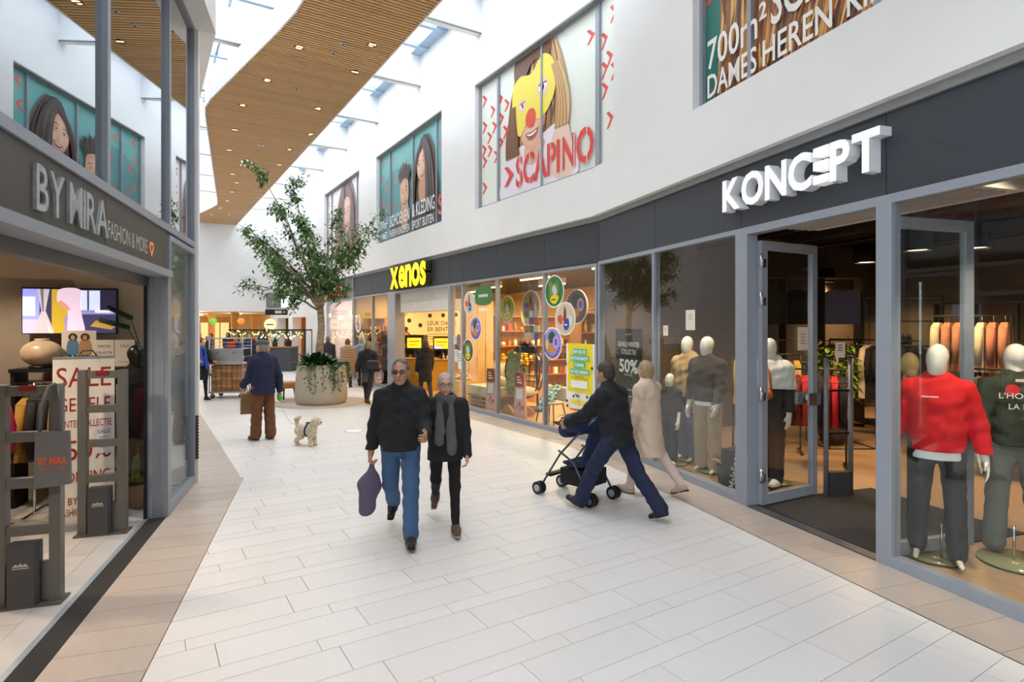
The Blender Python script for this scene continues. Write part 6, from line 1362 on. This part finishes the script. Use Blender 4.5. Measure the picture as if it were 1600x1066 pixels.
# ---- people
BLK = cloth('black_coat', '#17181c', .85, .2); JEAN = cloth('blue_jeans', '#3f5f86', .85, .3)
J = pose(1.72, ((16, 4), (-14, 38)), ((20, 10, 62), (-6, 14, 12)), lean=1, yaw=-4, nod=-2)
man = person('walking man in a black jacket, blue jeans and dark glasses', (-1.05, 5.55, 0), (.10, -1), J, '#b98a6e', .0065,
    [top_(BLK, 'jacket', .026, -.07, .009, belly=.035, wide=1.08, high=True, wr=.006), legs_(JEAN, 'jeans', .018, .009, .062, .98, .004), shoes_(mat('black_shoe', '#1a191b', .5)), hair_('#5d5a58', 'short', .006), brows_('#3a3431'), glasses_(BLACK, True)], curl=((30, 50), (70, 80)))
Mw = man.matrix_basis; hp_ = Matrix.Translation(man.location) @ Matrix.Rotation(man.rotation_euler.z, 4, 'Z')
hw = hp_ @ Vector(J['palm1'])
t = thing('shopping_bag', 'limp purple-grey plastic bag carried by the walking man', 'bag', hw, R(15)); g = Sdf().cone((0, 0, -.04), (-.02, 0, -.22), .025, .085, (1, .45, 1), .03).cone((-.02, 0, -.22), (-.05, 0, -.44), .085, .075, (1, .5, 1), .05); V, Q = g.mesh(.008, .003, .8, None, 2); link('pouch', npmesh('pouch', V, Q, cloth('purple_bag', '#5a506a', .6, .3)), t); MB().tube([(0, 0, -.06), (0, .02, .0), (0, -.02, .01), (0, 0, -.05)], .010, 6).build('handle', cloth('purple_bag'), t)
J = pose(1.56, ((14, 2), (-20, 34)), ((2, 8, 20), (22, 8, 75)), lean=1, yaw=6)
def scarf_(m, vox=.009):
    def fn(o, J):
        S = J['S']; N = J['neck']; g = Sdf()
        for a in range(10):
            t0, t1 = 2*math.pi*a/10, 2*math.pi*(a+1)/10; P0 = N+np.array([.085*math.cos(t0), .075*math.sin(t0)-.01, .02+.015*math.sin(2*t0)])*S; P1 = N+np.array([.085*math.cos(t1), .075*math.sin(t1)-.01, .02+.015*math.sin(2*t1)])*S; g.cone(P0, P1, .042*S, .042*S, k=.02)
        g.cone(N+np.array([.05, -.09, -.02])*S, N+np.array([.07, -.20, -.52])*S, .045*S, .058*S, (1, .5, 1), .012).cone(N+np.array([-.05, -.09, -.02])*S, N+np.array([-.065, -.20, -.42])*S, .045*S, .055*S, (1, .5, 1), .012)
        part(o, 'scarf', g, vox, m, .0018, .8, seed=1)
    return fn
person('walking woman with glasses, grey scarf and black clothes', (-.66, 5.82, 0), (.12, -1), J, '#c99a80', .0065,
    [top_(cloth('charcoal_coat', '#1f1e22', .9, .3), 'coat', .026, -.16, .010, flare=.02), legs_(cloth('black_legging', '#151517', .9), 'leggings', .002, .010, .042, .99), shoes_(mat('brown_shoe', '#5a4438', .6), sole='#9a8a74'), hair_('#a9a6a2', 'short', .006), brows_('#6f6a66'), glasses_(BLACK), scarf_(cloth('grey_scarf', '#5a5856', .95, .5, 90))], curl=((30, 45), (50, 60)))
J = pose(1.73, ((34, 10), (-26, 14)), ((42, 6, 22), (42, 6, 22)), lean=13, yaw=0, nod=14)
sm_ = person('man in black jacket and navy trousers pushing a pushchair', (1.12, 6.25, 0), (-.72, .70), J, '#b08468', .009,
    [top_(BLK, 'jacket', .028, -.10, .010, wide=1.06, wr=.006), legs_(cloth('navy_trousers', '#1b2540', .85, .25), 'trousers', .022, .010, .07, .98, .005), shoes_(mat('black_shoe'), sole='#cfcac2'), hair_('#3b322d', 'short')], curl=((60, 70), (60, 70)))
J = pose(1.62, ((16, 4), (-18, 22)), ((6, 6, 14), (8, 6, 20)), lean=3, yaw=-20)
person('woman in a pale beige coat walking beside the pushchair', (1.62, 7.0, 0), (-.72, .70), J, '#c99a80', .010,
    [top_(cloth('pale_coat', '#d6c0aa', .85, .2), 'coat', .03, -.42, .012, flare=.03), legs_(cloth('light_trousers', '#c9b3a6', .85), 'trousers', .012, .012, .05), shoes_(mat('tan_shoe', '#b39a86', .6)), hair_('#a58a66', 'bob', .009)])
# pushchair
t = thing('pushchair', 'navy folding pushchair with small double wheels', 'pushchair', (.78, 6.90, 0), math.atan2(-.72, -.70)); NV = cloth('navy_fabric', '#1e2a4e', .85, .2); AF = mat('pushchair_frame', '#55585e', .35, .6)
for s in (-1, 1):
    x = s*.22; MB().tube([(x*.8, -.42, .10), (x, -.10, .52), (x, .22, .84), (x*.9, .40, .98)], .013, 8).build('frame_tube', AF, t); MB().tube([(x, .32, .10), (x, .10, .45), (x, -.12, .56)], .013, 8).build('frame_tube', AF, t); MB().tube([(x*.9, .40, .98), (x*.85, .48, .99), (x*.6, .50, .99)], .02, 8).build('handle', BLACK, t)
    for y in (-.42, .34):
        w = link('wheel_pair', None, t, (x, y, .076))
        for e in (-1, 1): mm = MB().tube([(e*.03-.014, 0, 0), (e*.03+.014, 0, 0)], .074, 20); mm.build('tyre', BLACK, w); MB().tube([(e*.03-.018, 0, 0), (e*.03+.018, 0, 0)], .042, 14).build('hub', STEEL, w)
g = Sdf().cone((-.15, .05, .42), (.15, .05, .42), .05, .05, (1, 3.0, .7), .03).cone((-.15, .18, .50), (-.15, .32, .92), .03, .03, k=.02).cone((0, .18, .48), (0, .33, .92), .18, .17, (1, .3, .5), .04); V, Q = g.mesh(.012, .004); link('seat', npmesh('seat', V, Q, NV), t)
g = Sdf().cone((-.17, .12, .90), (.17, .12, .90), .20, .20, (1, 1, .55), .04).cone((-.17, -.05, .80), (.17, -.05, .80), .09, .09, (1, 1, 1), .05); V, Q = g.mesh(.012, .004); link('hood', npmesh('hood', V, Q, NV), t)
MB().box(-.19, .19, -.12, .26, .18, .36).build('basket', cloth('basket_black', '#17171a'), t); B(-.17, .17, -.36, -.28, .22, .25).build('footrest', BLACK, t)
g = Sdf().ell((.0, -.10, .86), (.16, .14, .08), .03); V, Q = g.mesh(.012, .01, 2); link('fur_trim', npmesh('fur_trim', V, Q, cloth('black_fur', '#161518', .95, .8, 60)), t)
# standing man with cap, bag, leash and dog
J = pose(1.76, ((3, 0), (-3, 2)), ((14, 5, 40), (-14, 14, 14)), lean=2, yaw=20)
def cap_(m):
    def fn(o, J):
        S = J['S']; H = J['head']; M = J['HM']; g = Sdf(); g.ell(H+M@np.array([0, .012, .075])*S, np.array((.096, .125, .06))*S, .02, M=M).cone(H+M@np.array([-.05, -.10, .05])*S, H+M@np.array([.05, -.10, .05])*S, .028*S, .028*S, (1, 1.3, .4), .02); part(o, 'flat_cap', g, .008, m)
    return fn
nm_ = person('standing man in a navy coat, grey cap and brown trousers', (-4.38, 10.36, 0), (-.80, .60), J, '#c09478', .010,
    [top_(cloth('navy_coat', '#1a2340', .9, .25), 'coat', .036, -.14, .010, flare=.015, wide=1.05, wr=.005), legs_(cloth('brown_cord', '#6a4328', .9, .3), 'trousers', .03, .010, .075, .95, .006), shoes_(mat('dark_shoe', '#2a2522', .6), sole='#8a8580'), hair_('#8a8580', 'short'), cap_(cloth('grey_tweed', '#55585a', .95, .5, 200))], curl=((60, 60), (60, 70)))
hm = Matrix.Translation(nm_.location) @ Matrix.Rotation(nm_.rotation_euler.z, 4, 'Z'); lh = hm @ Vector(J['palm1']); lw = hm @ Vector(J['palm0'])
t = thing('paper_bag', 'brown paper carrier bag hanging at the standing man', 'bag', (-4.72, 10.5, .44), R(30)); B(-.11, .11, -.06, .06, 0, .36).build('body', mat('kraft_paper', '#8a6e48', .85, var=.1), t); [MB().tube([(-.05, y, .36), (-.03, y, .52), (.03, y, .52), (.05, y, .36)], .005, 6).build('handle', mat('kraft_paper'), t) for y in (-.05, .05)]
t = thing('leash_reel', 'bright green leash reel in the standing man\'s hand', 'leash', lh+Vector((.01, 0, -.06))); MB().ell((0, 0, 0), (.05, .025, .06), 14, 10).build('housing', mat('leash_green', '#3fb83a', .4), t); dp = Vector((-3.55, 9.9, .30)); a = Vector((0, 0, -.04)); b = dp-(lh+Vector((.01, 0, -.06))); MB().tube([a.lerp(b, i/10)+Vector((0, 0, -.22*math.sin(math.pi*i/10)*(1-i/14))) for i in range(11)], .004, 5).build('cord', mat('cord_green', '#9ab884', .6), t)
# the dog: faces image right
g = Sdf(); g.cone((-.12, 0, .27), (.10, 0, .28), .082, .092, (1, 1, 1), .05).ell((.10, 0, .25), (.085, .085, .10), .04).cone((.12, 0, .31), (.17, 0, .38), .062, .055, k=.04)
g.ell((.20, 0, .42), (.082, .075, .072), .03).ell((.265, 0, .395), (.042, .045, .036), .02).ell((.175, .075, .40), (.03, .022, .055), .015).ell((.175, -.075, .40), (.03, .022, .055), .015)
for y in (-.05, .05):
    s = 1 if y > 0 else -1
    g.cone((.12, y, .22), (.13+.01*s, y, .03), .042, .030, k=.03).ell((.145+.01*s, y, .02), (.038, .028, .022), .015)
    g.cone((-.13, y, .24), (-.10-.02*s, y, .14), .058, .038, k=.03).cone((-.10-.02*s, y, .14), (-.20-.03*s, y, .085), .036, .028, k=.02).cone((-.20-.03*s, y, .085), (-.19-.04*s, y, .02), .028, .026, k=.02).ell((-.17-.04*s, y, .018), (.036, .026, .020), .012)
g.cone((-.18, 0, .33), (-.20, 0, .43), .03, .035, k=.03).cone((-.20, 0, .43), (-.13, .0, .47), .038, .028, k=.03)
V, Q = g.mesh(.007, .0035, 2.6, None, 1); dog = link('dog', npmesh('dog', V, Q, mat('cream_fur', '#d9c8ac', .95, var=.18, scale=14, bump=.9, bscale=90)), None, (-3.45, 9.87, 0), R(-20)); tag(dog, 'small fluffy cream dog in a navy harness', 'dog')
for y in (-.032, .032): MB().ell((.268, y, .428), (.009, .009, .010), 10, 8).build('eye', mat('eye_dark'), dog)
MB().ell((.305, 0, .402), (.012, .014, .011), 10, 8).build('nose', mat('black_nose', '#151314', .3), dog)
HN = cloth('navy_harness', '#23304f', .8)
MB().tube([(.05+.02*math.sin(a), .108*math.cos(a), .275+.115*math.sin(a)) for a in [2*math.pi*k/20 for k in range(21)]], .013, 6).build('harness', HN, dog); MB().tube([(.06, .07, .36), (.15, .0, .30), (.17, -.06, .28)], .011, 6).build('harness_strap', HN, dog); MB().ell((.04, 0, .385), (.05, .045, .012), 12, 6).build('harness_pad', HN, dog)
# roll cage trolley with cartons
TC = Vector((-7.95, 16.65, 0)); t = thing('roll_cage', 'tall galvanised roll cage trolley loaded with cartons', 'trolley', TC, R(6)); W2, D2, HT = .44, .36, 1.66
for x in (-1, 1):
    for y in (-1, 1):
        MB().tube([(x*W2, y*D2, .17), (x*W2, y*D2, HT)], .016, 8).build('upright', STEEL, t)
        c = link('castor', None, t, (x*(W2-.06), y*(D2-.06), 0)); MB().tube([(0, -.018, .065), (0, .018, .065)], .062, 16).build('wheel', BLACK, c); MB().box(-.03, .03, -.03, -.02, .06, .15).box(-.03, .03, .02, .03, .06, .15).box(-.035, .035, -.035, .035, .13, .16).build('fork', STEEL, c)
B(-W2-.02, W2+.02, -D2-.02, D2+.02, .15, .19).build('base_frame', STEEL, t); B(-W2, W2, -D2, D2, .94, .97).build('mid_shelf', STEEL, t); B(-W2, W2, -D2, D2, 1.36, 1.38).build('top_shelf', STEEL, t)
B(-W2, W2, -D2-.012, -D2, 1.04, 1.36).build('front_flap', mat('grey_sheet', '#9aa0a3', .4, .5), t); B(-W2, W2, -D2-.015, -D2, .97, 1.04).build('front_lip', STEEL, t)
for x in (-.22, .20): MB().ell((x, -D2-.012, 1.27), (.018, .006, .018), 10, 6).build('stud', BLACK, t)
for y in (-1, 1): MB().tube([(-W2, y*D2, HT), (W2, y*D2, HT)], .014, 8).build('top_bar', STEEL, t); [MB().tube([(-W2, y*D2, z), (W2, y*D2, z)], .006, 6).build('wire', STEEL, t) for z in (1.45, 1.55)]
for x in (-1, 1): MB().tube([(x*W2, -D2, HT), (x*W2, D2, HT)], .014, 8).build('top_bar', STEEL, t); [MB().tube([(x*W2, -D2, z), (x*W2, D2, z)], .006, 6).build('wire', STEEL, t) for z in (.4, .6, .8, 1.15, 1.45)]
KR = mat('cardboard', '#a3794c', .85, var=.12); rw = Matrix.Translation(TC) @ Matrix.Rotation(R(6), 4, 'Z')
for r_ in range(7):
    for c_ in range(3):
        v = rw @ Vector((-.28+.28*c_, -.10, .192+r_*.105)); o = B(-.130, .130, -.22, .22, 0, .095).build('carton', mat('cardboard_%d' % ((r_*3+c_*2) % 4), ['#a3794c', '#b58a5c', '#94683e', '#ad8052'][(r_*3+c_*2) % 4], .85, var=.12), None, v, R(6)); tag(o, '%s %s brown carton in the roll cage, row %s from the bottom' % ('flat', ['left-hand', 'middle', 'right-hand'][c_], ['one', 'two', 'three', 'four', 'five', 'six', 'seven'][r_]), 'box', 'cartons in the roll cage'); MB().ell((0, -.221, .06), (.022, .003, .014), 8, 6).build('hand_hole', BLACK, o)
v = rw @ Vector((.05, -.1, 1.382)); o = B(-.10, .10, -.08, .08, 0, .20).build('red_box', mat('red_crate', '#c8402a', .5), None, v, R(6)); tag(o, 'red box standing on top of the roll cage', 'box'); v = rw @ Vector((.02, .12, 1.382)); o = B(-.22, .22, -.12, .12, 0, .16).build('blue_crate', mat('blue_crate', '#2f4f9a', .5), None, v, R(6)); tag(o, 'blue crate on top of the roll cage', 'crate')
J = pose(1.66, ((4, 0), (-6, 6)), ((30, 4, 50), (28, 10, 62)), yaw=30)
person('woman in black with a bright blue scarf steering the roll cage', (-8.42, 15.95, 0), (.75, -.55), J, '#c99a7e', .012, [top_(cloth('black_cardigan', '#16161a', .9), 'cardigan', .02, -.16, .014, sleeve=.55), skirt_(cloth('black_skirt', '#1b1b24'), .58), legs_(cloth('black_tights', '#1d1a1c'), 'tights', .0, .014, .036), shoes_(mat('black_shoe')), hair_('#33241d', 'bun', .011), scarf_(cloth('blue_scarf', '#2b4fb0'), .014)])
def simple(lb, loc, fd, h, coat, hem, trou, shoe, hc, style='bob', legs=((8, 2), (-8, 8)), hood=False, vox=.016, bulk=.03, yaw=0, extra=(), flare=.02, arms=((4, 6, 14), (4, 6, 14)), skin='#c09478', wr=.005):
    J = pose(h, legs, arms, yaw=yaw); ps = [top_(coat, 'coat', bulk, hem, vox, flare=flare, hood=hood, wr=wr), legs_(trou, 'trousers', .012, vox, .05), shoes_(shoe, .012)]
    if style: ps.append(hair_(hc, style, .012))
    return person(lb, loc, fd, J, skin, vox, ps+list(extra))
BS = mat('black_shoe')
simple('woman in a black jacket and skirt walking away with a shoulder bag', (-3.72, 15.2, 0), (.15, 1), 1.64, cloth('black_anorak', '#1a1a1f', .8), -.06, cloth('black_tights'), BS, '#8a7458', 'bob', ((14, 4), (-14, 20)), True, .014, .035, extra=[skirt_(cloth('grey_skirt', '#4a3f3f'), .60, r0=.17)], arms=((-8, 16, 14), (8, 10, 14)))
t = thing('shoulder_bag', 'black leather bag on the back of the walking woman in black', 'bag', (-3.55, 14.98, .98), R(10)); g = Sdf().cone((-.10, 0, .05), (.10, 0, .05), .07, .07, (1, .6, 1.6), .03); V, Q = g.mesh(.012); link('pouch', npmesh('pouch', V, Q, mat('black_leather')), t); MB().tube([(-.12, 0, .12), (-.22, .06, .40), (-.18, .16, .50)], .010, 6).build('strap', mat('black_leather'), t)
PUF = cloth('camel_puffer', '#b08f6e', .7, .2)
def quilt(o, J):
    S = J['S']; m = MB()
    for k in range(12):
        z = (.42+.085*k)*S; m = MB(); r_ = .200-.0022*k; m.tube([(r_*math.cos(a), r_*.76*math.sin(a), z) for a in [2*math.pi*i/20 for i in range(21)]], .030, 6); m.build('quilted_band', PUF, o)
simple('woman in a long camel quilted coat seen from behind', (-5.40, 19.35, 0), (-.1, 1), 1.60, PUF, -.52, cloth('black_tights'), BS, '#7a4a2a', 'bob', ((6, 0), (-6, 4)), True, .016, .03, extra=[quilt])
simple('person in a grey-blue hooded coat beside the camel coat', (-5.05, 19.75, 0), (.05, 1), 1.62, cloth('grey_blue_coat', '#8d96a3', .85), -.40, cloth('charcoal'), BS, '#8a93a0', 'bob', hood=True)
simple('grey-haired person in a dark jacket behind the planter', (-6.35, 20.3, 0), (-.2, 1), 1.66, cloth('dark_grey_jacket', '#2c2e34', .85), -.06, cloth('charcoal'), BS, '#6f6d6a', 'short')
simple('customer in a long black hooded coat at the homeware entrance', (-2.36, 16.0, 0), (-.5, .85), 1.66, cloth('black_hoodie', '#141416', .9), -.42, cloth('charcoal'), BS, '#4a3226', 'bob', hood=True, vox=.015)

# ================================================================ FAR END OF THE ARCADE
def xth(n, lb, cat, x, y, z=0., rz=0., group=None): return fthing(n, lb, cat, 'X', x, y, z, R(90)+rz, group)
t = thing('cafe_kiosk', 'dark grey kiosk counter with a lit garland roof at the far end', 'kiosk', (-10.9, 26.5, 0)); B(.2, 1.1, -.5, .5, 0, 1.05).build('counter', mat('slate_panel', '#4a4c52', .6), t); B(.15, 1.15, -.55, .55, 1.05, 1.10).build('worktop', OAKF, t)
for x in (-1.6, 1.75): B(x-.03, x+.03, -.5, -.44, 0, 1.85).build('post', BLACK, t); B(x-.03, x+.03, .44, .5, 0, 1.85).build('post', BLACK, t)
B(-1.6, 1.75, -.5, -.44, 1.80, 1.86).build('beam', BLACK, t); B(-1.6, 1.75, .44, .5, 1.80, 1.86).build('beam', BLACK, t)
m = MB(); q = random.Random(3)
for k in range(420): leafblade(m, (q.uniform(-1.6, 1.75), -.52+q.gauss(0, .05), 1.80+q.gauss(-.06, .07)), (q.gauss(0, 1), q.gauss(0, 1), 0), q.uniform(-1, .6), .12, .05, .4, 2)
m.build('garland', LEAF, t, kind='stuff'); bl = MB().ell((0, 0, 0), (.022, .022, .028), 8, 6).mesh('bulb', mat('fairy_bulb', '#ffdf9a', .4, emit='#ffcf70', estr=9))
for k in range(46): link('bulb', bl, t, (-1.55+3.25*k/45, -.58+q.gauss(0, .03), 1.66+q.gauss(0, .09)))
for k, (x, y) in enumerate(((-10.55, 26.2), (-10.0, 26.3))):
    u = thing('kiosk_plant', ['small leafy plant on the left of the kiosk counter', 'small leafy plant on the right of the kiosk counter'][k], 'plant', (x, y, 1.10)); MB().lathe([(.10, 0), (.13, .18), (.001, .16)], 12).build('pot', mat('dark_pot'), u); rosette(u, 12, .32, .09, .16, LEAF, seed=80+k)
t = thing('white_display_case', 'white and magenta display stand left of the kiosk counter', 'stand', (-12.0, 26.0, 0)); B(-.25, .25, -.2, .2, 0, 1.25).build('case', mat('white_panel'), t); B(-.25, .25, -.21, -.2, .1, .55).build('front_panel', mat('magenta_panel', '#c22a86', .5), t)
# hanging direction signs
def hsign(lb, px0, w, Y, z, txt=None):
    t = thing('hanging_sign', lb, 'sign', (px0, Y, z)); B(0, w, -.04, .04, 0, .26).build('panel', mat('black_board'), t); [MB().tube([(x, 0, .26), (x, 0, 1.1)], .008, 5).build('rod', STEEL, t) for x in (w*.2, w*.8)]
    if txt: p = Print(); [p.shape(rectp(w*(.45+.08*k), .07, w*(.51+.08*k), .19), '#e8e6e0') for k in range(4)]; p.text(txt, w*.82, .06, .13, '#e8e6e0', w*.1, offset=.01); p.build('print', PRINT, t, (0, -.042, 0))
    return t
hsign('black hanging direction sign with white arrows near the end wall', -11.3, 1.0, 27.0, 2.52, '>'); hsign('short black hanging sign at the left of the far hall', -17.3, .45, 30.5, 2.58)
t = thing('wall_louvre', 'grey slatted window high on the end wall', 'window', (-12.75, 31.6, 2.95), ang('X')+R(-90)+R(180) if False else 0); B(-.45, .55, 0, .05, 0, .85).build('frame', mat('grey_plastic'), t); [B(-.42+.09*k, -.37+.09*k, -.03, 0, .04, .81).build('slat', mat('gate_grey'), t) for k in range(11)]
t = thing('light_box', 'bright white square light box beside the slatted window', 'light box', (-12.15, 31.5, 3.0)); B(-.18, .30, -.05, .05, 0, .85).build('box', mat('glow_white', '#ffffff', .5, emit='#ffffff', estr=2.2), t); B(-.2, .32, .0, .06, -.02, .87).build('frame', STEEL, t)
# hall columns, lit shopfronts and lamps
for k in range(5):
    x, y = (-34.0, -38.0, -42.0, -36.0, -41.0)[k], (-1.6, -2.6, -6.0, -8.5, .6)[k]; t = xth('hall_column', ['nearest', 'second', 'third', 'left-hand', 'right-hand'][k]+' wooden column in the far hall', 'column', x, y); B(-.2, .2, -.2, .2, .12, 2.75).build('shaft', mat('hall_wood', '#b98a52', .6, var=.15), t); B(-.24, .24, -.24, .24, 0, .12).build('base', mat('dark_oak'), t); B(-.24, .24, -.24, .24, 2.75, 2.88).build('capital', mat('hall_wood'), t)
for k, (x, y, w, c_, e_) in enumerate(((-46.5, -10, 2.6, '#e8b060', .9), (-46.5, -7, 2.4, '#f0c888', 1.0), (-46.5, -4.2, 2.2, '#d9964a', .9), (-46.5, -1.6, 2.2, '#f0c888', .9))):
    t = xth('hall_shopfront', ['leftmost', 'second', 'third', 'rightmost'][k]+' glowing amber shopfront at the back of the far hall', 'shopfront', x, y); B(-w/2, w/2, 0, .1, 2.3, 2.8).build('fascia', mat('hall_wood'), t); B(-w/2+.05, w/2-.05, .04, .08, .1, 2.3).build('lit_window', mat('lit_%d' % k, c_, .6, emit=c_, estr=e_), t); [B(v-.03, v+.03, -.02, .1, 0, 2.3).build('mullion', BLACK, t) for v in (-w/2, -w/6, w/6, w/2)]
t = thing('round_sign', 'round cream hanging sign above the kiosk', 'sign', (-11.5, 28.0, 2.08)); MB().prismy(ellp(0, 0, .28, .28, 24), -.03, .03).build('disc', mat('cream_sign', '#ecd9b4', .5, emit='#ffe0a0', estr=.7), t); p = Print(); p.shape(rectp(-.17, -.03, .17, .03), '#6a4a2a'); p.build('print', PRINT, t, (0, -.031, 0)); MB().tube([(0, 0, .28), (0, 0, .85)], .01, 5).build('rod', BLACK, t)
for px_, c_, wd in ((-17.0, '#5fae3a', 'green'), (-15.6, '#e07a2a', 'orange')):
    t = thing('hanging_lantern', wd+' lantern hanging in the far hall', 'lamp', (px_, 33.5+.4*(wd == 'orange'), 2.15)); MB().ell((0, 0, .15), (.2, .2, .18), 14, 10).build('shade', mat('lantern_'+wd, c_, .5, emit=c_, estr=1.0), t); MB().tube([(0, 0, .3), (0, 0, .75)], .006, 5).build('cord', BLACK, t)
FP = [(-10.9, 24.4, '#1d2233', 'dark blue', -.46), (-12.2, 23.6, '#23242a', 'black', -.1), (-14.6, 27.5, '#a52a35', 'red', -.1), (-15.4, 29.0, '#3a3c44', 'grey', -.3), (-13.6, 28.2, '#1c1d22', 'black', -.1), (-16.1, 31.5, '#6a5a50', 'brown', -.3), (-14.3, 33.8, '#2b3550', 'navy', -.1), (-15.2, 35.5, '#b8a890', 'beige', -.4), (-15.6, 36.8, '#31343a', 'charcoal', -.1), (-10.5, 27.6, '#a83244', 'crimson', -.1)]
for k, (x, y, c_, wd, hm_) in enumerate(FP):
    q = random.Random(k); simple('far-off person in a %s coat %s' % (wd, ['in front of the kiosk', 'just past the roll cage', 'left of the roll cage', 'behind the roll cage', 'near the kiosk posts', 'at the mouth of the hall', 'inside the hall', 'deep in the hall', 'between the hall columns', 'behind the kiosk counter'][k]), (x, y, 0), (q.gauss(0, 1), q.gauss(0, 1)), 1.62+.12*((k+1) % 2), cloth('far'+c_, c_), hm_, cloth('charcoal', '#2c2d31'), BS, ['#5a4636', '#8a8580', '#2c211b'][k % 3], ['bob', 'short'][k % 2], vox=.024)
for k, (y, lb) in enumerate(((-14.7, 'small white label with red lettering on the shoe shop glass'),)):
    t = fthing('window_label', lb, 'sticker', 'X', y, -.0, 1.2); p = Print(.0008); p.shape(rectp(0, 0, .75, .30), '#f6f3f0'); p.text('>SC.', .08, .06, .18, '#d2202c', .6, offset=.02); p.build('print', PRINT, t)
t = fthing('window_label', 'yellow notice below the red label on the shoe shop glass', 'sticker', 'X', -14.75, 0, .7); p = Print(.0008); p.shape(rectp(0, 0, .8, .45), '#f4d51c'); p.build('print', PRINT, t)
